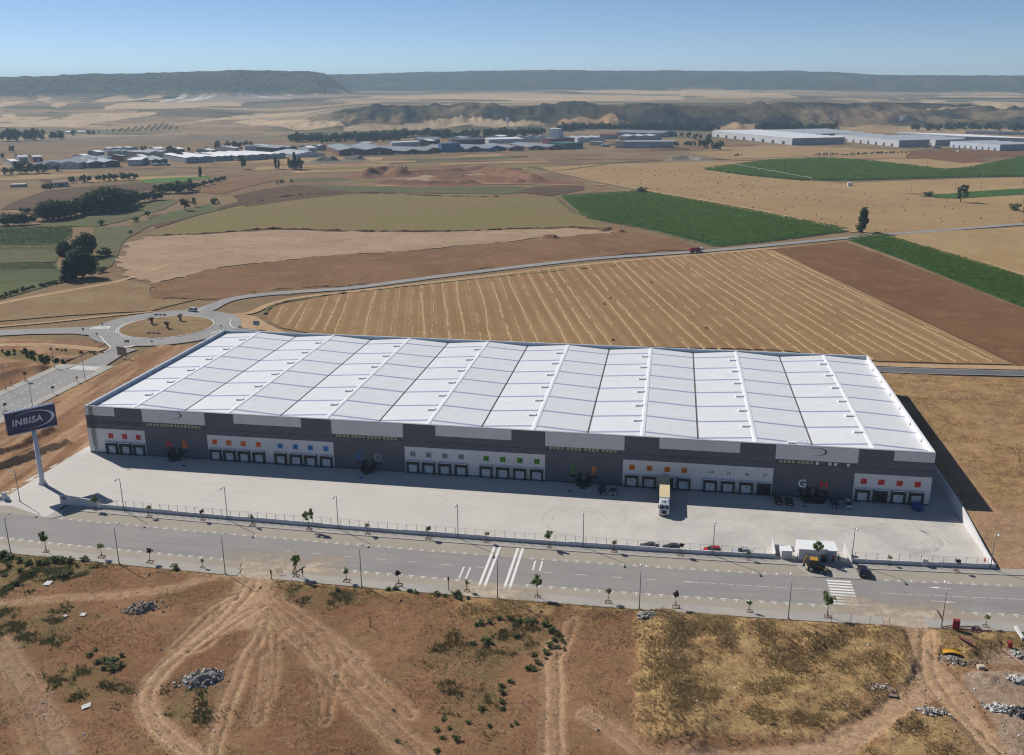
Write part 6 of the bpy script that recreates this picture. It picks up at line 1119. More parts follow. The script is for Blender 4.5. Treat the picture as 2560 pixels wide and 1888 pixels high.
for px, py, h in ((720, 625, 8), (835, 620, 9), (890, 618, 8.5), (985, 612, 8), (1050, 610, 8), (1110, 606, 9), (1160, 605, 8), (1230, 600, 10), (1290, 600, 9), (1350, 597, 8.5), (450, 705, 9), (510, 700, 8)): tree('V1', px, py, h, 'far', 'dark tree in the row beyond the farmhouse and dark ploughed field', 'tree row by the farmhouse', 1.0)
tree('V1', 2005, 567, 11, 'poplar', 'pointed dark tree at the end of the small green crop field', wide=1.6); tree('V1', 1900, 625, 6, 'bush', 'brownish bush below the small green crop field')
for px, py, h, k, l in ((680, 492, 26, 'far', 'large egg-shaped tree in front of the white-roofed sheds'), (998, 490, 19, 'poplar', 'slim dark poplar right of the egg-shaped tree'), (1030, 487, 14, 'poplar', 'shorter slim poplar beside the slim dark poplar'), (1130, 482, 15, 'poplar', 'short poplar just left of the tall poplar group'), (1192, 497, 25, 'poplar', 'tall poplar in front of the pale arched shed'), (1225, 492, 19, 'far', 'round tree leaning against the tall poplar by the arched shed'), (1165, 492, 17, 'far', 'round tree left of the tall poplar by the arched shed')): tree('V2', px, py, h*.82, k, l, wide=.62 if h == 26 else 1.0)
for px, py, h, s in ((120, 320, 12, 'V1'), (420, 290, 16, 'V2'), (520, 285, 13, 'V2'), (590, 285, 14, 'V2'), (640, 285, 12, 'V2'), (700, 270, 12, 'V2'), (750, 268, 11, 'V2'), (900, 360, 8, 'V1'), (960, 358, 9, 'V1'), (1030, 356, 9, 'V1'), (1440, 330, 13, 'V1'), (1750, 380, 18, 'V1'), (1800, 400, 14, 'V1'), (1700, 330, 14, 'V1'), (310, 390, 8, 'V1'), (170, 395, 9, 'V1'), (230, 395, 10, 'V1'), (30, 385, 9, 'V1'), (1890, 315, 8, 'V1'), (2060, 310, 8, 'V1'), (2180, 300, 14, 'V1')): tree(s, px, py, h, 'far', 'dark tree growing among and behind the left-hand sheds', 'trees among the sheds', .85)
for px, py, h in ((20, 212, 22), (75, 212, 26), (125, 210, 28), (180, 208, 24), (250, 206, 24), (300, 205, 24), (350, 205, 25), (405, 205, 24), (520, 198, 14), (560, 198, 20), (610, 198, 21), (735, 160, 14), (890, 150, 12), (935, 148, 11)): tree('V1', px, py, h, 'far', 'dark tree in the grove on the far slope with two white farm roofs', 'grove on the far slope', .9)
for px, py, h, s in ((1325, 300, 22, 'V4'), (1375, 300, 24, 'V4'), (1440, 318, 18, 'V4'), (1490, 318, 20, 'V4'), (1040, 190, 12, 'V4'), (1075, 200, 14, 'V4'), (1135, 195, 12, 'V4'), (1200, 205, 16, 'V4'), (1265, 225, 17, 'V4'), (1315, 220, 15, 'V4'), (1390, 225, 16, 'V4'), (1480, 135, 16, 'V4')): tree(s, px, py, h*.8, 'far', 'dark tree standing left of the long white sawtooth shed', 'trees by the sawtooth shed', .9)
def belt(name, label, runs, h, step=7.0, depth=22, dens=1):
    """one mass of trees along base lines"""
    V, n0 = [], 0; cv = []
    for cm, _ in BIG['far']: a = np.zeros(len(cm.vertices)*3, np.float32); cm.vertices.foreach_get('co', a); cv.append(a.reshape(-1, 3))
    R_ = np.random.RandomState(len(label))
    for s, a, q in runs:
        A_, B_ = np.array(gp(s, *a)), np.array(gp(s, *q)); L_ = np.hypot(*(B_-A_)); d = (B_-A_)/L_; nr = np.array([-d[1], d[0]]); nr = nr if nr[1] > 0 else -nr
        for t in np.arange(0, L_, step):
            for k in range(dens):
                if R_.rand() < .06: continue
                p = A_+d*(t+R_.uniform(-3, 3))+nr*R_.uniform(0, depth); hh = h*R_.uniform(.7, 1.15); w = hh*R_.uniform(.75, 1.1); an = R_.uniform(0, 6.28); c_, s_ = math.cos(an), math.sin(an); v = cv[R_.randint(len(cv))]
                V.append(np.stack([p[0]+(v[:, 0]*c_-v[:, 1]*s_)*w, p[1]+(v[:, 0]*s_+v[:, 1]*c_)*w, v[:, 2]*hh-.3], 1))
    V = np.concatenate(V); n = len(V)//4; me = bpy.data.meshes.new(name); me.vertices.add(4*n); me.vertices.foreach_set('co', V.astype(np.float32).ravel()); me.loops.add(4*n); me.loops.foreach_set('vertex_index', np.arange(4*n, dtype=np.int32)); me.polygons.add(n)
    me.polygons.foreach_set('loop_start', np.arange(0, 4*n, 4, dtype=np.int32)); me.polygons.foreach_set('loop_total', np.full(n, 4, np.int32)); me.update(calc_edges=True); me.materials.append(LF); o = bpy.data.objects.new(name, me); link(o); tag(o, label, 'wood', kind='stuff')
belt('tree_belt', 'dense dark riverside wood stretching behind the industrial sheds', [('V2', (1180, 225), (2240, 195)), ('V3', (0, 205), (800, 158)), ('V3', (780, 185), (1900, 150))], 17, 7, 40, 2)
belt('tree_belt', 'straight dark poplar belt beyond the beige factory', [('V4', (0, 152), (330, 145)), ('V4', (350, 140), (1460, 138))], 21, 8, 22, 2)
belt('tree_belt', 'dark trees in a line behind the long white sawtooth shed', [('V4', (1850, 150), (2240, 152)), ('V5', (0, 150), (540, 148))], 24, 11, 20, 1)
belt('tree_belt', 'dark wood behind the far right-hand warehouses', [('V5', (1230, 140), (1600, 135)), ('V5', (1600, 130), (2000, 135)), ('V5', (2000, 145), (2240, 150))], 20, 9, 30, 1)
belt('town_trees', 'small dark trees scattered between the factory roofs', [('V3', (850, 195), (1000, 190)), ('V3', (1170, 195), (1560, 185)), ('V2', (1480, 235), (1720, 225)), ('V2', (1820, 225), (2240, 215)), ('V4', (1060, 285), (1300, 285))], 11, 9, 12, 1)
belt('hedge_line', 'low dark scrub along the ditch beyond the mown fields', [('V5', (300, 368), (520, 362)), ('V5', (560, 370), (930, 350)), ('V5', (980, 352), (1140, 350)), ('V4', (1640, 375), (1700, 370)), ('V3', (400, 490), (520, 488)), ('V2', (1000, 640), (1180, 620))], 4, 5, 5, 1)
# orchard in rows on the slope
oa, ob, oc = terr_hit('T1', 640, 466), terr_hit('T1', 1600, 440), terr_hit('T1', 1480, 388); pos = []
oa, ob, oc = map(np.array, (oa, ob, oc)); P_ = [terr_hit('T1', *p) for p in ((600, 470), (900, 420), (1250, 400), (1480, 385), (1600, 415), (1690, 432), (1300, 455), (900, 465))]
xs0, ys0 = zip(*P_); V = []; cmv = np.zeros(len(BIG['far'][0][0].vertices)*3, np.float32); BIG['far'][0][0].vertices.foreach_get('co', cmv); cmv = cmv.reshape(-1, 3)[:480]
for x in np.arange(min(xs0), max(xs0), 14):
    for y in np.arange(min(ys0), max(ys0), 30):
        if inside(np.array([x+y*.1]), np.array([y]), P_)[0]: zt = float(terr(np.array([x]), np.array([y]))[0][0]); V.append(cmv*np.array((6.5, 6.5, 6.5))+np.array((x, y, zt-.5)))
V = np.concatenate(V); n = len(V)//4; b = MB(); b.v = V.tolist(); b.f = [(4*i, 4*i+1, 4*i+2, 4*i+3) for i in range(n)]; b.m = [0]*n; o = b.build('olive_grove', LF); tag(o, 'grid-planted olive grove on the far brown slope', 'orchard', kind='stuff')
# crops with body: maize canopy edges standing above the soil
def canopy(name, label, s, pts, m, h, dens, leaf, seed):
    P = gps(s, pts); xs_, ys_ = zip(*P); R_ = np.random.RandomState(seed); A_ = (max(xs_)-min(xs_))*(max(ys_)-min(ys_)); n = int(min(60000, A_*dens)); X = R_.uniform(min(xs_), max(xs_), n); Y = R_.uniform(min(ys_), max(ys_), n); k = inside(X, Y, P); X, Y = X[k], Y[k]; n = len(X)
    # snap to rows
    a = X*math.sin(WR)-Y*math.cos(WR); sh = (np.round(a/2.2)*2.2-a)*.75; X = X+sh*math.sin(WR); Y = Y-sh*math.cos(WR)
    Z = h*R_.uniform(.75, 1, n)-.2; an = R_.uniform(0, 6.28, n); s_ = leaf*R_.uniform(.6, 1.3, n); t = R_.uniform(-.3, .3, n)
    V = np.stack([np.stack([X+np.cos(an)*s_, Y+np.sin(an)*s_, Z], 1), np.stack([X-np.sin(an)*s_*.4, Y+np.cos(an)*s_*.4, Z+t*s_+.15], 1), np.stack([X-np.cos(an)*s_, Y-np.sin(an)*s_, Z-.1], 1), np.stack([X+np.sin(an)*s_*.4, Y-np.cos(an)*s_*.4, Z-t*s_], 1)], 1).reshape(-1, 3)
    me = bpy.data.meshes.new(name); me.vertices.add(4*n); me.vertices.foreach_set('co', V.astype(np.float32).ravel()); me.loops.add(4*n); me.loops.foreach_set('vertex_index', np.arange(4*n, dtype=np.int32)); me.polygons.add(n); me.polygons.foreach_set('loop_start', np.arange(0, 4*n, 4, dtype=np.int32)); me.polygons.foreach_set('loop_total', np.full(n, 4, np.int32)); me.update(calc_edges=True); me.materials.append(m); o = bpy.data.objects.new(name, me); link(o); tag(o, label, 'crop', kind='stuff')
MZ = leaf_mat('maize_leaf', (.13, .225, .032), (.085, .165, .024), .12, .8)
canopy('maize_crop', 'dense green maize standing in the triangular field', 'D', [(1228, 430), (1405, 420), (1640, 462), (1860, 505), (1715, 524), (1570, 539), (1480, 515), (1380, 495), (1280, 476)], MZ, 2.2, .9, 1.1, 1)
canopy('maize_crop', 'dense green maize in the strip beside the brown ploughed field', 'D', [(1855, 525), (1925, 515), (2080, 560), (2240, 610), (2240, 673), (2050, 598), (1940, 555)], MZ, 2.0, 1.6, .9, 2)
canopy('maize_crop', 'dense green maize in the large field before the far warehouses', 'D', [(1538, 371), (1690, 351), (1800, 347), (1885, 352), (1970, 361), (2068, 373), (2120, 368), (2160, 360), (2240, 344), (2240, 386), (2100, 388), (1860, 395), (1750, 395), (1640, 385)], MZ, 2.4, .35, 1.7, 3)
VG = leaf_mat('vegetable_leaf', (.08, .135, .03), (.045, .08, .02), .2, .8)
canopy('vegetable_crop', 'leafy green vegetables in the plot behind the dark trees', 'L', [(0, 530), (300, 520), (720, 515), (700, 600), (600, 675), (0, 685)], VG, 1.4, 1.2, .8, 4); canopy('vegetable_crop', 'low green vegetable rows nearest the dirt track', 'L', [(0, 880), (540, 872), (560, 930), (0, 940)], VG, .9, 1.6, .6, 5); canopy('vegetable_crop', 'yellow-green row of vegetables along the middle plot', 'L', [(0, 705), (590, 700), (590, 735), (0, 740)], LY, .9, 1.6, .6, 6)
# shrubs on the dirt lot
def shrubs(s, L_, label, group, m=None):
    for px, py, h in L_:
        x, y = gp(s, px, py); cm = BIG['bush'][rnd.randrange(3)][0]; h *= .8; r = inst('shrub', cm, None, (x, y, lot_z(x, y)-.05), (0, 0, rnd.random()*6.28), (h*rnd.uniform(1.0, 1.5), h*rnd.uniform(1.0, 1.5), h*rnd.uniform(.7, 1.0))); tag(r, label, 'shrub', group)
shrubs('F1', [(20, 75, 2.2), (70, 90, 2.0), (120, 105, 1.9), (180, 120, 2.0), (240, 115, 1.8), (290, 120, 1.5), (60, 140, 1.6), (130, 170, 1.5), (200, 180, 1.4), (340, 110, 2.2), (390, 110, 2.0), (440, 108, 1.8), (390, 200, 1.8), (440, 185, 1.5), (330, 210, 1.2), (110, 250, 1.8), (70, 280, 1.4), (30, 200, 1.3), (480, 135, 1.1)], 'leafy green shrub in the weedy thicket by the lamp opposite the entrance', 'green thicket shrubs')
shrubs('F1', [(525, 100, 1.7)], 'single rounded green shrub right of the weedy thicket', None); shrubs('F1', [(1085, 165, 2.3)], 'upright bright green shrub on the verge left of the driveway', None)
shrubs('F1', [(560, 690, 1.3), (600, 740, 1.2), (650, 730, 1.6), (700, 740, 1.9), (740, 770, 1.7), (690, 785, 1.6), (760, 700, 1.2), (640, 780, 1.3), (590, 660, 1.0), (720, 720, 1.3)], 'green shrub in the clump left of the curved dirt track', 'clump left of the curved track')
shrubs('F2', [(1410, 510, 1.7), (1440, 550, 1.9), (1480, 568, 1.5), (1460, 598, 1.3), (1430, 635, 1.5), (1500, 608, 1.2), (1480, 640, 1.2), (1410, 672, 1.5), (1520, 660, .9), (1325, 690, 1.1), (1350, 735, 1.2), (1305, 775, 1.5), (1335, 780, 1.2), (1405, 705, .7)], 'rounded green shrub in the curved line beside the two straight ruts', 'shrub line by the straight ruts')
shrubs('F2', [(1005, 495, 1.4), (1060, 490, 1.5), (1110, 470, 1.3), (1180, 465, 1.4), (1240, 485, 1.5), (1290, 495, 1.8), (1330, 485, 1.4), (970, 510, 1.1), (1035, 620, 2.0), (955, 625, 1.4), (1220, 575, 1.2), (1130, 890, 1.3), (1135, 930, 1.4), (1180, 860, 1.3), (1130, 985, 1.2), (1140, 1030, 1.2), (1000, 1035, 1.4), (925, 1115, 1.1), (720, 1160, 1.2), (850, 1225, 1.5), (1055, 1135, .9), (800, 1150, 1.0), (770, 1090, .9), (765, 1210, 1.0), (730, 1290, 1.2), (485, 1230, .9), (455, 1035, .8), (1220, 1120, .8), (1185, 1135, .7)], 'scattered green weed bush on the bare middle of the dirt lot', 'scattered weed bushes')
shrubs('F2', [(110, 295, 1.3), (420, 290, 1.5), (465, 285, 1.4), (560, 300, 1.2), (600, 310, 1.3), (720, 320, 1.4), (780, 330, 1.3), (855, 320, 2.6), (870, 345, 1.6), (920, 350, 1.2)], 'dusty green bush on the verge left of the crossing lines', 'verge bushes')
# grass and weeds: uncountable
def tufts(name, label, X, Y, Z, m, h, w, seed, blades=4):
    R_ = np.random.RandomState(seed); n = len(X); T_ = []
    for k in range(blades):
        a = R_.uniform(0, 6.28, n); d = R_.uniform(.05, .35, n); hh = h*R_.uniform(.5, 1.2, n); ww = w*R_.uniform(.6, 1.3, n); bx = X+np.cos(a)*d*.5; by = Y+np.sin(a)*d*.5; tx = X+np.cos(a)*(d+.35*hh); ty = Y+np.sin(a)*(d+.35*hh)
        T_.append(np.stack([np.stack([bx-np.sin(a)*ww, by+np.cos(a)*ww, Z-.05], 1), np.stack([bx+np.sin(a)*ww, by-np.cos(a)*ww, Z-.05], 1), np.stack([tx, ty, Z+hh], 1)], 1))
    V = np.concatenate(T_).reshape(-1, 3); n3 = len(V)//3; me = bpy.data.meshes.new(name); me.vertices.add(len(V)); me.vertices.foreach_set('co', V.astype(np.float32).ravel()); me.loops.add(len(V)); me.loops.foreach_set('vertex_index', np.arange(len(V), dtype=np.int32)); me.polygons.add(n3); me.polygons.foreach_set('loop_start', np.arange(0, len(V), 3, dtype=np.int32)); me.polygons.foreach_set('loop_total', np.full(n3, 3, np.int32)); me.update(calc_edges=True); me.materials.append(m)
    o = bpy.data.objects.new(name, me); link(o); tag(o, label, 'grass', kind='stuff')
def scatter(XX, YY, ZZ, mask, n, seed, jit=.3):
    R_ = np.random.RandomState(seed); p = np.clip(mask, 0, None).ravel(); p = p/p.sum(); i = R_.choice(p.size, n, p=p); return XX.ravel()[i]+R_.uniform(-jit, jit, n), YY.ravel()[i]+R_.uniform(-jit, jit, n), ZZ.ravel()[i]
GD = leaf_mat('grass_dry', (.68, .52, .27), (.50, .365, .18), .35, .85); GG = leaf_mat('grass_weed', (.19, .21, .08), (.13, .15, .055), .5, .85); GB = leaf_mat('grass_brown', (.36, .25, .13), (.26, .175, .09), .5, .85)
nz = np.clip(.25+vnoise(LOTX, LOTY, 4, 201, 4)*1.6, 0, 1); area = np.abs(np.gradient(LOTY, axis=0)); vis = (LOTY > -126)
tufts('dry_grass', 'tall dry straw-coloured grass covering the right part of the dirt lot', *scatter(LOTX, LOTY, LOTH, LDRY*nz*(1-LOTA[..., 0])*area*vis, 14000, 1), GD, .40, .06, 1, 4)
tufts('dry_brush', 'brown dry brush between the straw grass of the dirt lot', *scatter(LOTX, LOTY, LOTH, (LDRY*np.clip(-vnoise(LOTX, LOTY, 5, 203, 4)*2, 0, 1)+.03)*(1-LOTA[..., 0])*area*vis, 3500, 2), GB, .34, .05, 2, 4)
tufts('weeds', 'low green weeds spread over the dirt lot', *scatter(LOTX, LOTY, LOTH, np.clip(LGRN*np.clip(vnoise(LOTX, LOTY, 3, 205, 4)*2.4-.1, 0, 1), 0, 1)*(1-LOTA[..., 0])*area*vis+1e-5, 9000, 3), GG, .30, .07, 3, 4)
tufts('dry_grass', 'dry yellow grass covering the raised plot beside the warehouse', *scatter(RPX, RPY, RPH, RPD*np.clip(.3+vnoise(RPX, RPY, 6, 207, 4)*1.5, 0, 1), 11000, 4), GD, .38, .07, 4, 4)
R_ = np.random.RandomState(77); sparse = np.clip(.35+vnoise(LOTX, LOTY, 8, 211, 5)*1.5, .03, 1)*(1-LOTA[..., 0]*.9)*area*vis
tufts('sparse_weeds', 'thin dry weeds sprinkled over the whole dirt lot', *scatter(LOTX, LOTY, LOTH, sparse, 15000, 5), GB, .22, .06, 5, 3)
tufts('sparse_weeds', 'thin olive weeds sprinkled over the whole dirt lot', *scatter(LOTX, LOTY, LOTH, sparse*np.clip(.2-vnoise(LOTX, LOTY, 6, 213, 4), 0, 1), 8000, 6), GG, .2, .06, 6, 3)
X, Y, Z = scatter(LOTX, LOTY, LOTH, (.25+LOTA[..., 3]*2.5+np.clip(vnoise(LOTX, LOTY, 5, 215, 4), 0, 1))*area*vis, 5200, 7); s_ = R_.gamma(1.6, .035, len(X))+.03; a_ = R_.uniform(0, 6.28, len(X)); V = []
for k in range(3): V.append(np.stack([X+np.cos(a_+k*2.094)*s_, Y+np.sin(a_+k*2.094)*s_*.8, Z-.02], 1))
V.append(np.stack([X, Y, Z+s_*.9], 1)); V = np.stack(V, 1).reshape(-1, 3); b = MB(); b.v = V.tolist()
for i in range(len(X)): o4 = 4*i; b.f += [(o4, o4+1, o4+3), (o4+1, o4+2, o4+3), (o4+2, o4, o4+3)]
b.m = [0]*len(b.f); o = b.build('stones', mat('field_stone', (.50, .42, .34), (.34, .26, .20), 3, .95)); tag(o, 'small pale stones and clods strewn over the dirt lot', 'stones', kind='stuff')
bk_ = np.exp(-(seg_dist(LOTX, LOTY, bank)/2.6)**2)*vis*area; tufts('dry_grass', 'bright straw-yellow grass bank beside the bare track strip', *scatter(LOTX, LOTY, LOTH, bk_, 1300, 8), GD, .4, .06, 8, 4)
belt('weed_strip', 'dense green weeds filling the ditch left of the roundabout street', [('C', (-20, 815), (150, 820)), ('C', (120, 830), (300, 868)), ('C', (280, 880), (340, 884))], 2.0, 1.6, 6, 2); belt('weed_strip', 'green weeds along the red bank by the roundabout', [('C', (300, 785), (620, 812))], 1.3, 1.8, 2, 1); belt('weed_strip', 'green weeds on the bank below the vegetable plots', [('C', (0, 465), (130, 425)), ('C', (120, 425), (330, 375)), ('C', (330, 375), (520, 345))], 2.2, 2.2, 4, 2)
# ------------------------------------------------------------------ industrial estate in the valley
RG = mat('roof_grey', (.24, .27, .29), (.20, .23, .25), .05, .6); RL = mat('roof_lightgrey', (.46, .48, .50), (.40, .42, .44), .05, .5); RWH = mat('roof_bright', (.80, .80, .79), (.74, .74, .73), .05, .5); RBR = mat('brick_brown', (.20, .10, .075), (.17, .085, .065), .1, .9)
WGR = mat('wall_grey', (.34, .36, .38), (.30, .32, .34), .08, .8); WDK = mat('wall_dark', (.10, .095, .095), None, .1, .8); WLT = mat('wall_pale', (.56, .57, .58), (.5, .51, .52), .08, .8); WBE = mat('wall_beige', (.50, .45, .36), None, .1, .8); BLU = mat('wall_blue', (.05, .13, .30), (.045, .115, .27), .1, .6); GRE = mat('wall_green', (.05, .15, .12), None, .1, .6); WIN = mat('far_window', (.08, .09, .10), None, .1, .3); RMA = mat('roof_maroon', (.26, .06, .07), None, .1, .6); RBL = mat('roof_blue', (.10, .17, .28), None, .1, .6); WWH = mat('wall_white', (.74, .74, .72), None, .1, .7)
def shed(label, s, A, B, eave, back, rm, wm, n=1, along=False, rise=None, wins=0, doors=0, name='industrial_shed', dmax=140, h=None):
    a, q = np.array(gp(s, *A)), np.array(gp(s, *B)); k = SHEETS[s][2]; rr_ = math.hypot(a[0]-CAM[0], a[1]-CAM[1]); L_ = float(np.hypot(*(q-a))); ex = (q-a)/L_; ey = np.array([-ex[1], ex[0]])
    h = h or max(3.0, eave/k*rr_/FPX); p = np.array(gp(s, back[0], back[1], h)); dep = float(np.clip(abs((p-a)@ey), 12, dmax))
    r = empty(name, (a[0], a[1], -.1), math.atan2(ex[1], ex[0]), label, 'building', 'sheds of the industrial estate')
    rise = (.09*(dep if along else L_/n) if rise is None else rise); w = MB(); w.box(0, L_, 0, dep, 0, h, wm)
    if rise > .05:
        if along: w.add([(0, 0, h), (0, dep, h), (0, dep/2, h+rise), (L_, 0, h), (L_, dep, h), (L_, dep/2, h+rise)], [(0, 2, 1), (3, 4, 5)], wm)
        else:
            for i in range(n): x0, x1 = L_*i/n, L_*(i+1)/n; w.add([(x0, .02, h), (x1, .02, h), ((x0+x1)/2, .02, h+rise), (x0, dep-.02, h), (x1, dep-.02, h), ((x0+x1)/2, dep-.02, h+rise)], [(0, 1, 2), (3, 5, 4)], wm)
    w.build('wall', None, r); o_ = .4
    if rise <= .05: b = MB(); b.box(-o_, L_+o_, -o_, dep+o_, h, h+.5, rm); b.build('roof', None, r)
    elif along:
        b = MB(); b.add([(-o_, -o_, h), (L_+o_, -o_, h), (L_+o_, dep/2, h+rise+.3), (-o_, dep/2, h+rise+.3), (-o_, dep+o_, h), (L_+o_, dep+o_, h)], [(0, 1, 2, 3), (3, 2, 5, 4)], rm); b.build('roof', None, r)
    else:
        for i in range(n): x0, x1 = L_*i/n-(o_ if i == 0 else 0), L_*(i+1)/n+(o_ if i == n-1 else 0); xm = L_*(i+.5)/n; b = MB(); b.add([(x0, -o_, h+.1), (xm, -o_, h+rise+.3), (x1, -o_, h+.1), (x0, dep+o_, h+.1), (xm, dep+o_, h+rise+.3), (x1, dep+o_, h+.1)], [(0, 1, 4, 3), (1, 2, 5, 4)], rm); b.build('roof', None, r)
    for i in range(wins): x0 = L_*(i+.5)/wins; b = MB(); b.box(x0-.9, x0+.9, -.08, -.01, h*.55, h*.78, WIN); b.build('window', None, r)
    for i in range(doors): x0 = L_*(i+.5)/doors; b = MB(); b.box(x0-2.0, x0+2.0, -.1, -.01, 0, min(h*.55, 4.5), WLT if wm in (RBR, WDK, BLU) else WIN); b.build('roller_door', None, r)
    return r
shed('grey-roofed pale gabled shed at the left end of the estate', 'V1', (300, 500), (440, 498), 45, (330, 405), RG, WLT, 2, wins=2); shed('wide twin-gabled grey-roofed shed behind the front trees', 'V1', (450, 490), (790, 488), 50, (640, 345), RG, WLT, 2, wins=4, dmax=110)
shed('blue-grey roofed shed with dark front wall', 'V1', (885, 482), (1205, 466), 45, (960, 372), RG, WDK, 2, doors=1); shed('small white-roofed pale shed beside the dark-fronted one', 'V1', (1280, 458), (1415, 456), 52, (1275, 370), RWH, WLT, 1, True, .6, 2); shed('grey shed tucked behind the dark-fronted shed', 'V1', (1080, 372), (1225, 370), 10, (1090, 332), RG, WGR, 2, h=8); shed('grey shed in the middle rear of the left group', 'V1', (1280, 372), (1430, 368), 12, (1300, 322), RG, WGR, 1, True, h=8); shed('far grey shed at the rear of the left group', 'V1', (1105, 335), (1390, 322), 10, (1130, 300), RG, WGR, 3, h=7)
shed('cream-banded shed with a white curved roof edge', 'V1', (1500, 392), (1730, 375), 40, (1530, 300), RG, WBE, 2, h=9); shed('dark open-fronted shed with stored machinery', 'V1', (1520, 452), (1680, 445), 45, (1530, 362), RG, WDK, 2, doors=2)
shed('bright white-roofed long shed left of three more', 'V1', (1862, 432), (2135, 418), 48, (1960, 325), RWH, WGR, 2, rise=1, wins=4); shed('bright white-roofed shed second in the white row', 'V2', (395, 414), (590, 402), 42, (390, 322), RWH, WGR, 3, rise=.8, wins=3); shed('widest bright white-roofed shed in the white row', 'V2', (612, 410), (908, 392), 45, (605, 310), RWH, WGR, 3, rise=.8, wins=4); shed('last bright white-roofed shed next to the arched one', 'V2', (945, 392), (1098, 380), 45, (890, 297), RWH, WGR, 2, rise=.8, wins=2)
shed('grey gabled shed behind the widest white-roofed shed', 'V2', (690, 305), (860, 300), 14, (720, 258), RG, WLT, 1, True, h=7); shed('long grey-roofed shed behind the last white-roofed shed', 'V2', (1020, 335), (1215, 322), 30, (885, 262), RG, WDK, 2, h=8, doors=2); shed('small dark shed behind the arched pale shed', 'V2', (1230, 305), (1420, 303), 25, (1240, 255), RG, WDK, 2, h=7); shed('pale blue-grey shed with low arched front', 'V2', (1180, 377), (1490, 362), 25, (1230, 308), RL, WLT, 1, rise=3.5)
shed('big brown brick hall with two broad grey gables', 'V2', (1632, 357), (2162, 342), 48, (1515, 255), RG, RBR, 2, rise=3.0, doors=2, dmax=120); shed('grey low shed right behind the brown brick hall', 'V2', (1430, 305), (1515, 300), 20, (1430, 262), RL, WGR, 1, h=7)
for i, (A, B, bk, wm, lb) in enumerate((((460, 342), (590, 332), (305, 262), RBR, 'first brown brick shed of the row right of the big hall'), ((665, 337), (808, 320), (470, 252), RBR, 'second brown brick shed of the row, left of the tall blue one'), ((1070, 322), (1218, 307), (1000, 242), RBR, 'brown brick shed between the two blue buildings'), ((1290, 316), (1442, 302), (1125, 238), BLU, 'long blue-walled shed with grey roof'), ((1492, 308), (1640, 302), (1345, 242), RBR, 'brown brick shed next right of the long blue shed'), ((1690, 302), (1836, 298), (1545, 237), RBR, 'brown brick shed second right of the long blue shed'), ((1882, 300), (2032, 292), (1735, 232), RBR, 'brown brick shed below the white tower'))): shed(lb, 'V3', A, B, 28, bk, RG, wm, 1, doors=1, wins=2, dmax=120)
shed('tall blue block with slanted glazing', 'V3', (815, 322), (1005, 316), 78, (840, 232), BLU, BLU, 1, rise=0, wins=3, dmax=40); shed('dark green box building at the end of the brick row', 'V4', (42, 312), (215, 302), 50, (45, 238), GRE, GRE, 1, rise=0, wins=2, dmax=40)
shed('long white flat roof behind the first brick sheds', 'V3', (320, 270), (640, 255), 18, (160, 232), RWH, WLT, 1, True, 1, h=7); shed('grey-roofed wide shed behind the tall blue block', 'V3', (960, 250), (1250, 235), 25, (920, 202), RG, RBR, 1, True, 2.5, h=8); shed('long white-roofed strip shed behind the long blue shed', 'V3', (1290, 235), (1640, 225), 12, (1260, 212), RWH, WLT, 1, True, .5, h=7); shed('grey shed at the rear left of the white tower', 'V3', (1560, 215), (1870, 212), 22, (1550, 165), RG, WLT, 3, h=8); shed('dark grey shed beside the white strip roof', 'V3', (590, 240), (800, 235), 15, (580, 212), RG, WDK, 1, True, h=7)
shed('tall white windowless tower block', 'V3', (1884, 228), (1978, 230), 130, (1890, 95), WWH, WWH, 1, rise=0, dmax=22, name='tower_block'); shed('lower grey-white block joined to the tower', 'V3', (1980, 228), (2034, 226), 105, (1985, 122), WLT, WLT, 1, rise=0, dmax=18, name='tower_block'); shed('red-brown annex at the foot of the tower', 'V3', (1905, 240), (2145, 228), 48, (1910, 180), RG, RMA, 1, rise=0, wins=4, dmax=40)
shed('long grey-walled factory with beige end wall', 'V4', (600, 299), (1060, 297), 56, (520, 236), RL, WGR, 1, True, 1.5, wins=0, dmax=60); shed('square beige end block of the long factory', 'V4', (515, 297), (600, 299), 56, (515, 236), WBE, WBE, 1, rise=0, dmax=25); shed('beige square tower behind the long factory', 'V4', (550, 240), (635, 240), 45, (555, 192), WBE, WBE, 1, rise=0, dmax=20, name='tower_block'); shed('long grey arched roofs behind the beige factory', 'V4', (640, 240), (950, 235), 25, (640, 205), RL, WGR, 3, h=9)
shed('maroon-roofed shed left of the beige tower', 'V4', (370, 215), (550, 212), 12, (370, 178), RMA, WGR, 1, True, 2, h=7); shed('long pale grey shed behind the green box', 'V4', (165, 245), (420, 238), 22, (160, 195), RL, WLT, 3, h=7, wins=4); shed('far grey roof beyond the maroon one', 'V4', (530, 190), (950, 200), 10, (520, 172), RG, WGR, 1, True, 2, h=8); shed('small beige shed by the factory yard', 'V4', (275, 272), (390, 274), 30, (275, 242), WBE, WBE, 1, rise=0, dmax=15); shed('low white canopy in front of the long factory', 'V4', (702, 300), (815, 298), 12, (702, 282), RWH, WLT, 1, rise=0, dmax=12, h=3.5)
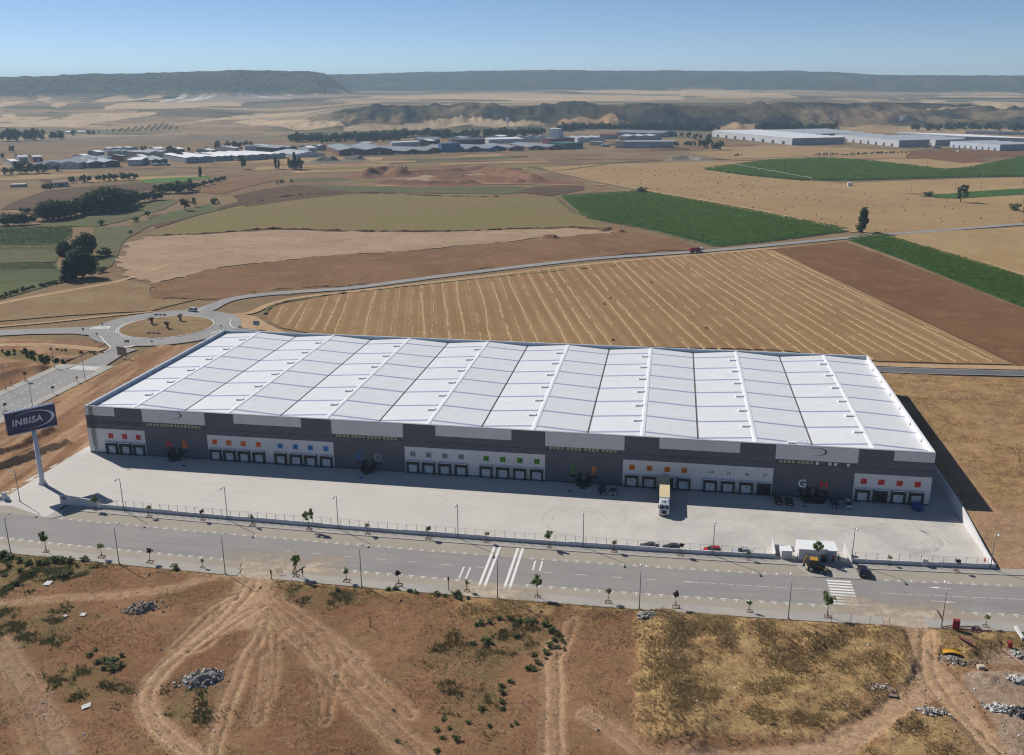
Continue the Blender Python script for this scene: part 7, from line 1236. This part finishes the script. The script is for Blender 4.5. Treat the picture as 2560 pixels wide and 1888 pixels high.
def block(label, s, A, B, Cc, htop, rm, wa, wb, ridges=0, name='warehouse_block'):
    """block given by three base corners: long side A-B and front B-C"""
    a, q, c_ = (np.array(gp(s, *p)) for p in (A, B, Cc)); k = SHEETS[s][2]; rr_ = math.hypot(q[0]-CAM[0], q[1]-CAM[1]); h = htop/k*rr_/FPX; d = a-q; w = c_-q; a = q+d
    r = empty(name, (q[0], q[1], -.1), 0, label, 'building', 'sheds of the industrial estate'); P0 = np.zeros(2); P1 = w; P2 = w+d; P3 = d
    quad = lambda u, v, z0, z1, m, nm: MB().add([(u[0], u[1], z0), (v[0], v[1], z0), (v[0], v[1], z1), (u[0], u[1], z1)], [(0, 1, 2, 3)], m).build(nm, None, r)
    b = MB(); b.hexa([(*P0, 0), (*P1, 0), (*P2, 0), (*P3, 0)], [(*P0, h), (*P1, h), (*P2, h), (*P3, h)], wb); b.build('wall', None, r)
    L_ = float(np.hypot(*d)); nr = np.array((d[1], -d[0]))/L_; nr = nr if nr@w < 0 else -nr; b = MB(); e = nr*.15
    b.hexa([(*(P0+e*.1), .0), (*(P3+e*.1), 0), (*(P3+e), 0), (*(P0+e), 0)], [(*(P0+e*.1), h-.2), (*(P3+e*.1), h-.2), (*(P3+e), h-.2), (*(P0+e), h-.2)], wa); b.build('side_cladding', None, r)  # wa paler than wb puts sunlight on the long side into its colour
    if ridges:
        for i in range(ridges):
            t0, tm, t1 = i/ridges, (i+.5)/ridges, (i+1)/ridges; b = MB(); hh = h+max(.8, .05*L_/ridges)
            b.add([(*(d*t0), h+.02), (*(d*tm), hh), (*(d*t1), h+.02), (*(w+d*t0), h+.02), (*(w+d*tm), hh), (*(w+d*t1), h+.02)], [(0, 1, 4, 3), (1, 2, 5, 4), (0, 2, 1), (3, 4, 5)], rm); b.build('roof', None, r)
    else: b = MB(); b.hexa([(*P0, h+.02), (*P1, h+.02), (*P2, h+.02), (*P3, h+.02)], [(*P0, h+.4), (*P1, h+.4), (*P2, h+.4), (*P3, h+.4)], rm); b.build('roof', None, r)
    for t in np.linspace(.08, .9, 8): u = P3*t+e*1.3; v = P3*(t+.03)+e*1.3; b = MB(); b.hexa([(*(u-e*.2), 0), (*(v-e*.2), 0), (*v, 0), (*u, 0)], [(*(u-e*.2), h*.45), (*(v-e*.2), h*.45), (*v, h*.45), (*u, h*.45)], WIN); b.build('dock_door', None, r)
    return r
block('long pale warehouse with bright white sawtooth roof', 'V4', (1420, 192), (2165, 272), (2655, 260), 58, RWH, WLT, WGR, 14); block('grey sawtooth warehouse behind the bright sawtooth one', 'V4', (1900, 172), (2230, 215), (2840, 200), 40, RL, WGR, WGR, 8)
block('pale grey flat warehouse with stepped side wall', 'V5', (470, 228), (1070, 292), (1355, 282), 56, RL, WLT, WGR, 5); block('grey warehouse joined right of the stepped one', 'V5', (1000, 235), (1410, 278), (1685, 268), 46, RL, WLT, WGR, 3); block('large far warehouse with blue-grey roof behind', 'V5', (1035, 188), (1685, 228), (2400, 252), 32, RWH, WGR, WGR, 12); block('near warehouse with gleaming white-blue front', 'V5', (1545, 292), (2012, 326), (2400, 318), 50, RL, mat('wall_gleam', (.72, .78, .86), None, .1, .4), WGR, 4); block('distant blue-grey roofed hall at the edge of the estate', 'V5', (1690, 165), (2000, 175), (2600, 190), 22, RBL, WGR, WGR, 6)
for i, (x0, x1, y_, l) in enumerate(((650, 712, 145, 'left'), (775, 850, 140, 'right'))): shed('white-roofed farm building in the far grove, '+('by the big trees' if i == 0 else 'by the olive rows'), 'V1', (x0, y_), (x1, y_), 8, (x0, y_-12), RWH, WLT, 1, True, 1, h=5, name='farm_building', dmax=14)
fh = shed('small farmhouse with a low hipped tile roof', 'V1', (540, 672), (690, 662), 38, (545, 622), mat('tile_pale', (.50, .36, .26), None, .2, .9), WBE, 1, True, 2.2, wins=4, doors=1, name='farmhouse', dmax=16); shed('low open reservoir with pale rim', 'V1', (100, 672), (245, 668), 8, (110, 650), mat('rim_pale', (.50, .42, .34), None, .2, .9), WGR, 1, rise=0, h=2.2, name='reservoir', dmax=18)
for i, px in enumerate((1088, 1108, 1128)): x, y = terr_hit('V5', px, 48); z = float(terr(np.array([x]), np.array([y]))[0][0]); b = MB(); b.cyl((0, 0, 0), (0, 0, 10), 2.2, 12, WWH); o = b.build('silo', None, None, loc=(x, y, z-1)); b2 = MB(); b2.tube([(0, 0, 10), (0, 0, 11)], [2.2, .3], 12, WLT); b2.build('silo_cap', None, o); tag(o, 'white cylindrical silo in the group of three on the far slope', 'silo', 'three white silos')
x, y = gp('V3', 1477, 150); b = MB(); b.tube([(0, 0, 0), (0, 0, 24)], .8, 8, WLT); b.tube([(0, 0, 24), (0, 0, 25), (0, 0, 33), (0, 0, 34.5)], [.8, 3.4, 3.4, .5], 12, WWH); o = b.build('water_tower', None, None, loc=(x, y, 0)); tag(o, 'white water tower among the trees of the estate', 'water tower')
x, y = gp('B', 1478, 568); b = MB(); b.box(-2.2, 2.2, -2, 2, 0, 3.4, WWH); b.box(-2.4, 2.4, -2.2, 2.2, 3.4, 3.6, WWH); o = b.build('pump_house', None, None, loc=(x, y, -.1)); tag(o, 'tiny white pump house at the corner of the mown field', 'pump house')
rq = random.Random(17)
for k, (s_, px, py, wpx) in enumerate((('V1', 120, 470, 70), ('V1', 200, 440, 90), ('V1', 340, 420, 90), ('V1', 860, 420, 60), ('V1', 980, 368, 70), ('V1', 1230, 410, 40), ('V1', 1430, 420, 60), ('V1', 1560, 345, 90), ('V1', 1780, 350, 70), ('V1', 2100, 395, 50), ('V2', 340, 345, 60), ('V2', 480, 315, 80), ('V2', 590, 330, 40), ('V2', 850, 300, 60), ('V2', 930, 305, 50), ('V2', 1330, 330, 80), ('V3', 40, 280, 90), ('V3', 700, 262, 60), ('V3', 1020, 225, 60), ('V3', 1400, 200, 80))):
    shed(('small white-fronted workshop', 'small grey workshop', 'low brown workshop')[k % 3]+' squeezed between the larger sheds of the estate', s_, (px, py), (px+wpx, py-4), 0, (px, py-22), rq.choice((RG, RL, RWH)), (WWH, WGR, RBR)[k % 3], 1, True, 1.5, 2, 1, h=rq.uniform(6, 9), dmax=35)
# parked lorries and cars of the estate yards, tiny
for i in range(26):
    s, px, py = rnd.choice((('V3', rnd.uniform(330, 460), rnd.uniform(318, 335)), ('V3', rnd.uniform(600, 660), rnd.uniform(325, 335)), ('V5', rnd.uniform(1200, 1500), rnd.uniform(292, 302)), ('V5', rnd.uniform(1600, 1900), rnd.uniform(318, 338)), ('V1', rnd.uniform(1540, 1680), rnd.uniform(448, 462)), ('V5', rnd.uniform(600, 1000), rnd.uniform(262, 292)), ('V4', rnd.uniform(400, 510), rnd.uniform(268, 290))))
    x, y = gp(s, px, py); w = rnd.uniform(4, 9); b = MB(); b.box(-w/2, w/2, -1.2, 1.2, .5, 1.6+.12*w, rnd.choice((WWH, WLT, WGR, BLU, WDK))); b.box(w/2, w/2+1.6, -1.1, 1.1, .5, 2.2, rnd.choice((WWH, WGR))); b.box(-w/2+.3, w/2+1.2, -.9, .9, 0.05, .5, WDK); o = b.build('parked_lorry', None, None, loc=(x, y, -.1), rz=rnd.random()*3.1); tag(o, 'tiny lorry parked in an estate yard among the sheds', 'lorry', 'lorries parked in the estate')
# power poles
for s, px, py, h in (('V5', 432, 358, 15), ('V5', 1333, 480, 19), ('V5', 1185, 700, 9), ('V5', 1592, 700, 16), ('V5', 1832, 680, 19), ('V5', 1055, 140, 16), ('T2', 590, 58, 0), ('V5', 635, 370, 13)):
    if h == 0: continue
    x, y = gp(s, px, py); b = MB(); b.tube([(0, 0, 0), (0, 0, h)], [.28, .16], 6, WGR); b.box(-1.3, 1.3, -.08, .08, h-1.0, h-.8, WGR); o = b.build('power_pole', None, None, loc=(x, y, -.2)); tag(o, 'thin grey power pole with a crossarm in the right-hand fields', 'power pole', 'power poles in the fields')
# irrigation line
ir = empty('irrigation_boom', (*gp('B', 1310, 550), 0), 0, 'long thin irrigation boom standing over the maize', 'irrigation boom'); p0 = np.array(gp('B', 1310, 550)); p1 = np.array(gp('B', 960, 485))
ln = [p0+(p1-p0)*t for t in np.linspace(0, 1, 9)]; b = MB()
for i in range(8):
    a, q = ln[i]-p0, ln[i+1]-p0; mdp = (a+q)/2; b.tube([(*a, 3.6), (*mdp, 4.4), (*q, 3.6)], .16, 4, WLT)
b.build('pipe_span', None, ir)
for i in range(9): a = ln[i]-p0; b = MB(); b.tube([(a[0]-1.2, a[1], 0), (a[0], a[1], 3.6), (a[0]+1.2, a[1], 0)], .1, 4, WLT); b.build('wheel_tower', None, ir)
# hay bales
BALE = mat('hay_bale', (.50, .36, .20), (.40, .28, .15), 1.5, .95); b = MB(); b.cyl((0, -.75, .8), (0, .75, .8), .85, 12, BALE); BM_ = b.mesh('bale'); HP = gps('D', [(1195, 370), (1290, 363), (1560, 374), (1830, 404), (2230, 465), (2230, 484), (1905, 508), (1400, 412)]); HX = [p[0] for p in HP]; HY = [p[1] for p in HP]; got = []
R_ = random.Random(12)
while len(got) < 130:
    x, y = R_.uniform(min(HX), max(HX)), R_.uniform(min(HY), max(HY))
    if not inside(np.array([x]), np.array([y]), HP)[0] or any((x-a)**2+(y-c_)**2 < 140 for a, c_ in got): continue
    got.append((x, y)); o = inst('hay_bale', BM_, None, (x, y, -.25), (0, 0, R_.choice((.3, .3, 1.8, R_.random()*3))), R_.uniform(.65, .85)); tag(o, 'round brown hay bale lying on the wide mown field', 'hay bale', 'bales on the mown field')
for px, py in ((50, 392), (20, 425), (555, 550), (65, 615), (270, 312)): x, y = gp('H2', px, py); o = inst('hay_bale', BM_, None, (x, y, -.2), (0, 0, R_.random()*3), .7); tag(o, 'small straw clump left among the windrows of the stubble field', 'straw clump', 'clumps on the stubble')
# ------------------------------------------------------------------ excavation heaps and gravel
def heap(label, s, pts, r_, h, m, name='soil_heap', seed=1):
    L_ = smooth_line(gps(s, pts), 10) if len(pts) > 1 else [gp(s, *pts[0])]*2; P = np.array(L_); x0, x1, y0, y1 = P[:, 0].min()-2.2*r_, P[:, 0].max()+2.2*r_, P[:, 1].min()-2.2*r_, P[:, 1].max()+2.2*r_; n = 46; X, Y = np.meshgrid(np.linspace(x0, x1, n), np.linspace(y0, y1, n))
    d = seg_dist(X, Y, L_) if len(pts) > 1 else np.hypot(X-P[0, 0], Y-P[0, 1]); Z = h*np.exp(-(d/r_)**2)*(1+.45*vnoise(X, Y, r_*.9, seed, 4))-.25*(d > r_*1.9)-.12; o = bpy.data.objects.new(name, grid_mesh(name, X, Y, Z-.1, m)); link(o); tag(o, label, 'heap'); return o
HR = field_mat('heap_red', (.27, .15, .10), (.21, .115, .078), (.33, .21, .15), 0, 0, .5, .08, .5, bmp=.6); HGm = field_mat('heap_grey', (.26, .235, .21), (.22, .20, .18), None, 0, 0, .5, .08, .5)
heap('red-brown spoil bank along the left of the excavation', 'V3', [(60, 570), (200, 545), (330, 535), (400, 560)], 14, 9, HR, seed=2); heap('long red spoil bank on the right of the excavation', 'V3', [(1280, 520), (1450, 540), (1650, 590), (1750, 620)], 13, 7, HR, seed=3); heap('dark red ridge of earth across the excavation floor', 'V3', [(800, 585), (1000, 590), (1250, 600), (1600, 625)], 9, 4.5, HR, seed=4); heap('low red bank behind the excavation', 'V3', [(420, 535), (700, 525), (1000, 515), (1250, 485)], 10, 4, HR, seed=5); heap('earth bank in front of the excavation floor', 'V3', [(250, 630), (500, 640), (780, 645), (1100, 642)], 9, 4.5, HR, seed=6)
heap('grey gravel heap below the arched shed', 'V2', [(1420, 425), (1560, 420)], 11, 7, HGm, seed=7); heap('grey gravel heap right of the larger gravel heap', 'V2', [(1720, 405), (1830, 403)], 9, 6, HGm, seed=8); heap('small dark soil heap on the graded plot', 'B', [(150, 795), (185, 798)], 2.8, 2.6, HR, seed=9); heap('long low soil heap at the end of the graded plot', 'B', [(400, 765), (440, 760), (475, 770)], 3, 2.0, HR, seed=10)

def ridge(label, s_, pts, w, h, m):
    L_ = np.array(smooth_line(gps(s_, pts), 60)); n = len(L_); d = np.gradient(L_, axis=0); d /= np.hypot(d[:, 0], d[:, 1])[:, None]; nr = np.stack([-d[:, 1], d[:, 0]], 1); hh = h*np.clip(.55+1.1*vnoise(L_[:, 0], L_[:, 1], 5, 301, 3), .05, 2)[:, None]; off = np.array([-1, -.5, 0, .5, 1]); zz = np.array([-.25, .6, 1, .6, -.25])
    ww = w*(1+.5*vnoise(L_[:, 0], L_[:, 1], 7, 303, 3))[:, None]; X = L_[:, :1]+nr[:, :1]*off*ww; Y = L_[:, 1:]+nr[:, 1:]*off*ww; Z = hh*zz-.12; o = bpy.data.objects.new('earth_ridge', grid_mesh('earth_ridge', X, Y, Z, m)); link(o); tag(o, label, 'earth ridge')
DKE = field_mat('turned_earth', (.17, .095, .062), (.13, .072, .05), None, 0, 0, .5, .1, .6)
ridge('ragged dark line of turned earth between fallow field and graded plot', 'D', [(330, 517), (470, 509), (600, 501), (800, 506), (1000, 506), (1200, 498), (1330, 500)], 1.7, 1.3, DKE); ridge('dark earth line along the upper edge of the fallow field', 'A', [(1115, 640), (1200, 622), (1350, 605), (1600, 600), (1900, 612), (2240, 618)], 1.8, 1.4, DKE); ridge('weedy earth bank along the maize field edge', 'B', [(190, 620), (270, 680), (420, 720), (620, 765), (880, 832)], 2.2, .9, F_weed)
ridge('overgrown bank between country road and red soil plot', 'C', [(1450, 440), (1620, 415), (2000, 390), (2240, 372)], 1.6, .9, F_dry); ridge('grassy bank between farm track and stubble field', 'H1', [(60, 360), (120, 300), (400, 250), (900, 195), (1500, 130), (2240, 60)], 1.3, .7, F_weed)
heap('low red bank in front of the beige factory', 'V4', [(850, 322), (1000, 322), (1185, 318)], 4, 3, HR, seed=12); heap('dark bank beside the mown field', 'V4', [(1060, 412), (1200, 395), (1340, 412)], 8, 4, HGm, seed=13)
# ------------------------------------------------------------------ signs round the roundabout
SGN = mat('sign_bluegrey', (.07, .09, .14), None, 1, .5); SGB = mat('sign_back', (.34, .36, .38), None, 1, .5)
def road_sign(s, px, py, label, panels, z=.1, rz=0.0, name='road_sign'):
    x, y = gp(s, px, py); r = empty(name, (x, y, z), rz, label, 'sign'); 
    for dx, dz, w, h, m in panels:
        b = MB(); b.box(dx-w/2, dx+w/2, -.05, .05, dz, dz+h, m); b.build('panel', None, r); b = MB(); b.tube([(dx, .1, 0), (dx, .1, dz+h*.8)], .05, 5, SGB); b.build('post', None, r)
for a in (('C', 1000, 592, 'dark chevron boards on the far rim of the roundabout island', [(-1.9, 1.4, 1.9, .6, SGN), (0, 1.3, .7, .9, SGN), (1.9, 1.4, 1.9, .6, SGN)], .3), ('C', 960, 708, 'dark chevron boards on the near rim of the roundabout island', [(-2.1, 1.4, 2, .6, SGN), (0, 1.3, .8, .9, SGN), (2.1, 1.4, 2, .6, SGN)], .3), ('C', 795, 765, 'blue direction signs at the side street mouth', [(-.6, 1.8, 1.2, .8, SGN), (.5, 1.9, .8, .9, SGN)]), ('C', 520, 685, 'dark road sign on the splitter of the west road', [(0, 1.6, .8, 1.0, SGN)]), ('C', 605, 712, 'blue round sign at the kerb of the west road', [(0, 1.5, .7, .7, SGN)]), ('C', 640, 645, 'small dark sign above the hatched splitter', [(0, 1.3, .7, .7, SGN)]), ('C', 948, 765, 'grey-backed road sign near the roundabout exit', [(0, 1.8, .9, .8, SGB)]), ('C', 1378, 662, 'small blue sign near the warehouse corner at the roundabout', [(0, 1.4, .6, .7, SGN)]), ('C', 1598, 655, 'blue-grey direction board beside the dirt track entry', [(0, 1.6, 2.8, 2.0, SGB)]), ('H1', 660, 165, 'small white marker sign beside the country road', [(0, 1.2, 1.0, .9, WWH)])): road_sign(*a)
x, y = gp('S', 2080, 372); r = empty('site_board', (x, y, .0), math.radians(-20), 'large weathered wooden site board seen from its back', 'sign board'); WOOD = mat('board_wood', (.34, .25, .17), (.28, .20, .135), .8, .9)
for i in range(6): b = MB(); b.box(-2.7+i*.9, -1.82+i*.9, -.05, .05, .9, 4.4, WOOD); b.build('plank', None, r)
for dx in (-2.2, 0, 2.2): b = MB(); b.box(dx-.08, dx+.08, .05, .2, 0, 4.4, SGB); b.build('post', None, r)
# ------------------------------------------------------------------ rubble and rubbish on the dirt lot
CH = [mat('rubble_pale', (.40, .37, .33), (.30, .28, .25), 2, .9), mat('rubble_grey', (.21, .20, .19), None, 2, .9), mat('rubble_brown', (.30, .20, .14), None, 2, .9)]
LITW = mat('plaster_white', (.62, .60, .56), None, 2, .9)
def rubble(label, s, px, py, rx, ry, h, n, mats, seed, ang=0.0, csz=.3):
    x0, y0 = gp(s, px, py); z0 = lot_z(x0, y0); R_ = random.Random(seed); r = empty('rubble_heap', (x0, y0, z0-.05), ang, label, 'rubble heap'); g = 16; X, Y = np.meshgrid(np.linspace(-1, 1, g), np.linspace(-1, 1, g)); d = np.hypot(X, Y); Z = h*.8*np.clip(1-d**2, -.15, 1)*(1+.9*vnoise(X+seed, Y, .5, seed, 3))
    o = bpy.data.objects.new('mound', grid_mesh('mound', X*rx, Y*ry, Z-.1, mats[-1], smooth=False)); link(o, r); b = MB()
    for i in range(n):
        px_, py_ = R_.gauss(0, .48), R_.gauss(0, .48); t = math.hypot(px_, py_); zz = h*.8*max(0, 1-t*t)*R_.uniform(.8, 1.1); s_ = csz*R_.uniform(.4, 1.3); v = [Vector((sx*s_*R_.uniform(.5, 1.2), sy*s_*R_.uniform(.4, 1), sz*s_*R_.uniform(.3, .8))) for sx in (-1, 1) for sy in (-1, 1) for sz in (-1, 1)]; M_ = Matrix.Rotation(R_.random()*6.28, 3, (R_.random(), R_.random(), R_.random()+.1)); v = [M_@q+Vector((px_*rx, py_*ry, zz)) for q in v]
        b.add(v, [(0, 1, 3, 2), (4, 6, 7, 5), (0, 4, 5, 1), (2, 3, 7, 6), (0, 2, 6, 4), (1, 5, 7, 3)], R_.choice(mats[:-1] if len(mats) > 1 else mats))
    o = b.build('chunks', None, r); o['kind'] = 'stuff'
rubble('pale stony rubble heap inside the bend of the dirt track', 'F1', 1265, 835, 3.9, 2.6, 1.3, 240, [CH[0], LITW, CH[1], CH[2], CH[1]], 1, .5, .24); rubble('grey-brown rubble heap near the dusty driveway', 'F1', 885, 400, 3.6, 2.6, 1.2, 130, [CH[1], CH[2], CH[0], CH[2]], 2, .6, .25)
rubble('white plaster heap at the verge by the straw grass', 'F2', 2045, 465, 2.2, 1.1, .6, 90, [CH[0], CH[0]], 3, 0, .25); rubble('grey broken stone heap below the yellow chute', 'E', 365, 665, 2.3, 1.6, .7, 110, [LITW, CH[1], CH[2], CH[2]], 4, -.4, .2); rubble('pale rubble strewn in the straw grass', 'F3', 1320, 900, 3.2, 2.0, .35, 60, [LITW, CH[2], CH[2]], 5, 0, .22); rubble('white and dark rubble at the fork of the dirt lane', 'E', 110, 1210, 2.6, 1.3, .6, 70, [LITW, CH[1], CH[2]], 6, 0, .22); rubble('light concrete rubble on the pale patch', 'E', 820, 1150, 3.4, 1.6, .5, 70, [LITW, CH[0], CH[0]], 7, 0, .26); rubble('grey rubble beside the red barrel', 'E', 1040, 590, 2.2, 1.6, .8, 70, [LITW, CH[0], CH[2]], 8, 0, .26); rubble('dark tangled rubble at the edge of the pale patch', 'E', 1060, 1210, 1.6, 1.6, .9, 60, [CH[1], mat('rubble_dark', (.05, .045, .045), None, 2, .9), CH[1]], 9, 0, .3); rubble('rubble and twigs next to the cream block', 'E', 590, 690, 1.8, 1.0, .5, 50, [CH[2], CH[1]], 10, 0, .25); rubble('weathered rubble pile on the right margin', 'E', 1020, 870, 2.8, 1.4, .7, 60, [LITW, CH[0], CH[0]], 11, 0, .28)
def onlot(s, px, py): x, y = gp(s, px, py); return x, y, lot_z(x, y)
CHU = mat('chute_yellow', (.62, .33, .03), (.55, .28, .03), 2, .6); x, y, z = onlot('E', 345, 590); b = MB(); n = 8; A_, B_ = np.array(gp('E', 245, 570)), np.array(gp('E', 455, 600)); d = B_-A_; L_ = float(np.hypot(*d))
for i in range(7):
    t = i/6; zz = .55+.35*math.sin(math.pi*t); b.v += [(L_*(t-.5), math.cos(math.pi*k/n)*.75, zz-math.sin(math.pi*k/n)*.35) for k in range(n+1)]
for i in range(6):
    for k in range(n): p = i*(n+1)+k; b.f.append((p, p+1, p+n+2, p+n+1)); b.m.append(0)
o = b.build('yellow_chute', CHU, None, loc=(x, y, z), rz=math.atan2(d[1], d[0])); o.modifiers.new('sol', 'SOLIDIFY').thickness = .05; tag(o, 'bent yellow chute section lying on the rubbish', 'chute')
MAR = mat('maroon_steel', (.17, .055, .06), (.14, .045, .05), 1, .6); RDB = mat('box_red', (.30, .03, .035), (.26, .025, .03), 1, .6)
x, y, z = onlot('E', 375, 330); b = MB(); b.box(-.6, .6, -.4, .4, 0, 2.3, RDB); b.box(-.62, .62, -.42, .42, 2.3, 2.36, RDB); o = bevel(b.build('red_cabinet', None, None, loc=(x, y, z-.05), rz=-.15), .03); tag(o, 'upright dark red cabinet at the edge of the dirt lot', 'cabinet')
def beam(label, s, p0, p1, w, h, m, z0=.15, z1=.15, name='beam'):
    a, q = gp(s, *p0), gp(s, *p1); za, zq = lot_z(*a)+z0, lot_z(*q)+z1; L_ = math.hypot(q[0]-a[0], q[1]-a[1]); b = MB(); b.hexa([(0, -w/2, 0), (L_, -w/2, zq-za), (L_, w/2, zq-za), (0, w/2, 0)], [(0, -w/2, h), (L_, -w/2, zq-za+h), (L_, w/2, zq-za+h), (0, w/2, h)], m); o = b.build(name, None, None, loc=(a[0], a[1], za), rz=math.atan2(q[1]-a[1], q[0]-a[0])); tag(o, label, 'beam'); return o
beam('maroon steel plate leaning between red cabinet and yellow chute', 'E', (405, 410), (545, 530), .75, .08, MAR, .2, .9); beam('long pinkish pipe lying across the rubble on the right', 'E', (875, 545), (1130, 730), .4, .3, mat('pipe_pink', (.42, .26, .20), None, 1, .7)); beam('white slanted gate beam at the right margin of the lot', 'E', (1010, 330), (1090, 450), .5, .5, WW, .6, .2); beam('tilted wooden beam leaning at the driveway tree', 'F1', (1820, 190), (1862, 125), .25, .2, BARK, .1, 1.4); beam('dark timber lying by the lamp near the coiled hoses', 'E', (178, 112), (238, 225), .22, .12, BARK, .1, .1)
x, y, z = onlot('E', 955, 515); b = MB(); b.tube([(0, 0, 0), (0, 0, .1), (0, 0, 1.2), (0, 0, 1.3)], [.38, .42, .42, .36], 14, RDB); o = b.build('red_barrel', None, None, loc=(x, y, z)); o.rotation_euler = (.15, -.1, 0); tag(o, 'red barrel standing on the rubbish', 'barrel')
x, y, z = onlot('E', 640, 755); b = MB(); b.box(-.6, .6, -.45, .45, 0, .75, mat('cream_block', (.55, .46, .33), None, 1, .8)); o = bevel(b.build('cream_block', None, None, loc=(x, y, z), rz=.2), .04); tag(o, 'cream coloured block beside the pale patch', 'block')
HOSE = mat('hose_purple', (.10, .04, .05), (.085, .035, .045), 2, .6)
for P, l in (([(240, 305), (330, 293), (430, 297), (540, 300), (640, 330), (700, 370), (740, 385)], 'long purple-red hose running from the lamp past the cabinet'), ([(540, 330), (560, 300), (620, 300), (650, 340), (610, 375), (560, 360), (540, 330), (580, 310), (640, 330), (600, 350)], 'coiled purple-red hose beyond the red cabinet'), ([(420, 322), (520, 332), (640, 338), (760, 345)], 'straight purple-red hose along the pavement edge')):
    L_ = smooth_line(gps('E', P), 6); b = MB(); b.tube([(x, y, max(lot_z(x, y), .13)+.22) for x, y in L_], .10, 6, HOSE); o = b.build('hose', None, None); tag(o, l, 'hose')
for i, px in enumerate((1040, 1160, 1278, 1398)): x, y = gp('F3', px, (487, 493, 503, 512)[i]); b = MB(); b.box(-.05, .05, -.05, .05, 0, 2.0, GALV); o = b.build('fence_post', None, None, loc=(x, y, .05)); tag(o, 'bare metal fence post at the dirt lot edge beyond the zebra crossing', 'fence post', 'bare fence posts')
for s, px, py, h, l in (('F2', 801, 290, 3.2, 'dark post sign on the verge left of the crossing lines'), ('F1', 1690, 215, 2.0, 'short dark post beside the driveway'), ('F1', 1885, 208, 1.9, 'thin post beside the driveway tree')): x, y = gp(s, px, py); b = MB(); b.box(-.06, .06, -.06, .06, 0, h, STEEL); b.box(-.18, .18, -.08, -.06, h-.9, h, STEEL); o = b.build('post_sign', None, None, loc=(x, y, .05)); tag(o, l, 'post')
x, y = gp('F1', 1500, 195); b = MB(); b.tube([(0, 0, 0), (-.1, 0, 1.6), (.1, 0, 2.3), (.35, 0, 3.0)], .06, 6, BARK); b.tube([(-.1, 0, 1.6), (-.5, 0, 1.5)], .05, 5, BARK); o = b.build('bent_post', None, None, loc=(x, y, .05)); tag(o, 'bent broken post at the left of the dusty driveway', 'post')
x, y = gp('F1', 1742, 190); b = MB()
for dx in (-.6, .6): b.box(dx-.03, dx+.03, -.03, .03, 0, 1.0, STEEL)
for z in (.35, .65, .95): b.box(-.6, .6, -.03, .03, z, z+.05, STEEL)
o = b.build('barrier_rack', None, None, loc=(x, y, .14)); tag(o, 'low metal barrier rack on the dusty driveway', 'barrier')
x, y, z = onlot('F2', 312, 515); b = MB(); b.tube([(0, 0, 0), (.05, 0, 1.2), (-.1, 0, 2.4)], [.12, .09, .03], 6, BARK); [b.tube([(0, 0, 1.0+.3*k), (math.cos(k*2)*.5, math.sin(k*2)*.5, 1.6+.35*k)], [.05, .015], 4, BARK) for k in range(4)]; o = b.build('dead_sapling', None, None, loc=(x, y, z)); tag(o, 'bare dead sapling stump on the dirt lot', 'sapling')
LIT = mat('litter_white', (.66, .65, .62), (.5, .48, .44), 2, .8); b = MB(); R_ = random.Random(9)
for i in range(230):
    s, px, py = R_.choice((('F1', R_.uniform(0, 2200), R_.uniform(250, 1300)), ('F2', R_.uniform(0, 2200), R_.uniform(420, 1300)), ('F3', R_.uniform(0, 2240), R_.uniform(550, 1300)), ('F3', R_.uniform(1000, 2240), R_.uniform(800, 1300)))); x, y, z = onlot(s, px, py); w = R_.uniform(.06, .26); a = R_.random()*3; c_, s_ = math.cos(a)*w, math.sin(a)*w
    b.hexa([(x-c_, y-s_, z), (x+s_, y-c_, z), (x+c_, y+s_, z), (x-s_, y+c_, z)], [(x-c_*.7, y-s_*.7, z+w*.7), (x+s_*.7, y-c_*.7, z+w*.5), (x+c_*.7, y+s_*.7, z+w*.8), (x-s_*.7, y+c_*.7, z+w*.4)], R_.choice((LIT, LIT, CH[1])))
o = b.build('litter'); tag(o, 'bits of pale litter and stone scattered over the dirt lot', 'litter', kind='stuff')
for s, px, py, w, l in (('F1', 538, 1015, .75, 'crumpled white plastic sheet left on the open dirt'), ('F1', 517, 445, .6, 'white rag lying on the mown green strip'), ('F1', 408, 452, .4, 'small white scrap beside the white rag'), ('E', 820, 1160, 1.3, 'torn white sheet on the pale rubble patch'), ('F1', 300, 250, .9, 'pale plastic strip near the weedy thicket')):
    x, y, z = onlot(s, px, py); g = 7; X, Y = np.meshgrid(np.linspace(-w, w, g), np.linspace(-w, w, g)); Z = .18*vnoise(X*3+px, Y*3, 1, 3, 3)+.2; o = bpy.data.objects.new('plastic_sheet', grid_mesh('plastic_sheet', X+.1*Y, Y*.8, Z, LIT)); link(o); o.location = (x, y, z); o.rotation_euler = (0, 0, px); tag(o, l, 'plastic sheet')
# ------------------------------------------------------------------ air
bm = MB(); bm.box(-8300, 8600, -8700, 8300, -6, 194); hz = bm.build('haze', None); m = bpy.data.materials.new('haze'); m.use_nodes = True; nt = m.node_tree; nt.nodes.remove(nt.nodes['Principled BSDF']); pv = nd(nt, 'ShaderNodeVolumePrincipled'); pv.inputs['Density'].default_value = 1.05e-4; pv.inputs['Color'].default_value = (.60, .81, 1.0, 1); pv.inputs['Anisotropy'].default_value = .1; nt.links.new(pv.outputs[0], nt.nodes['Material Output'].inputs['Volume']); hz.data.materials.append(m); tag(hz, 'thin bluish summer haze filling the valley', 'haze', kind='stuff')
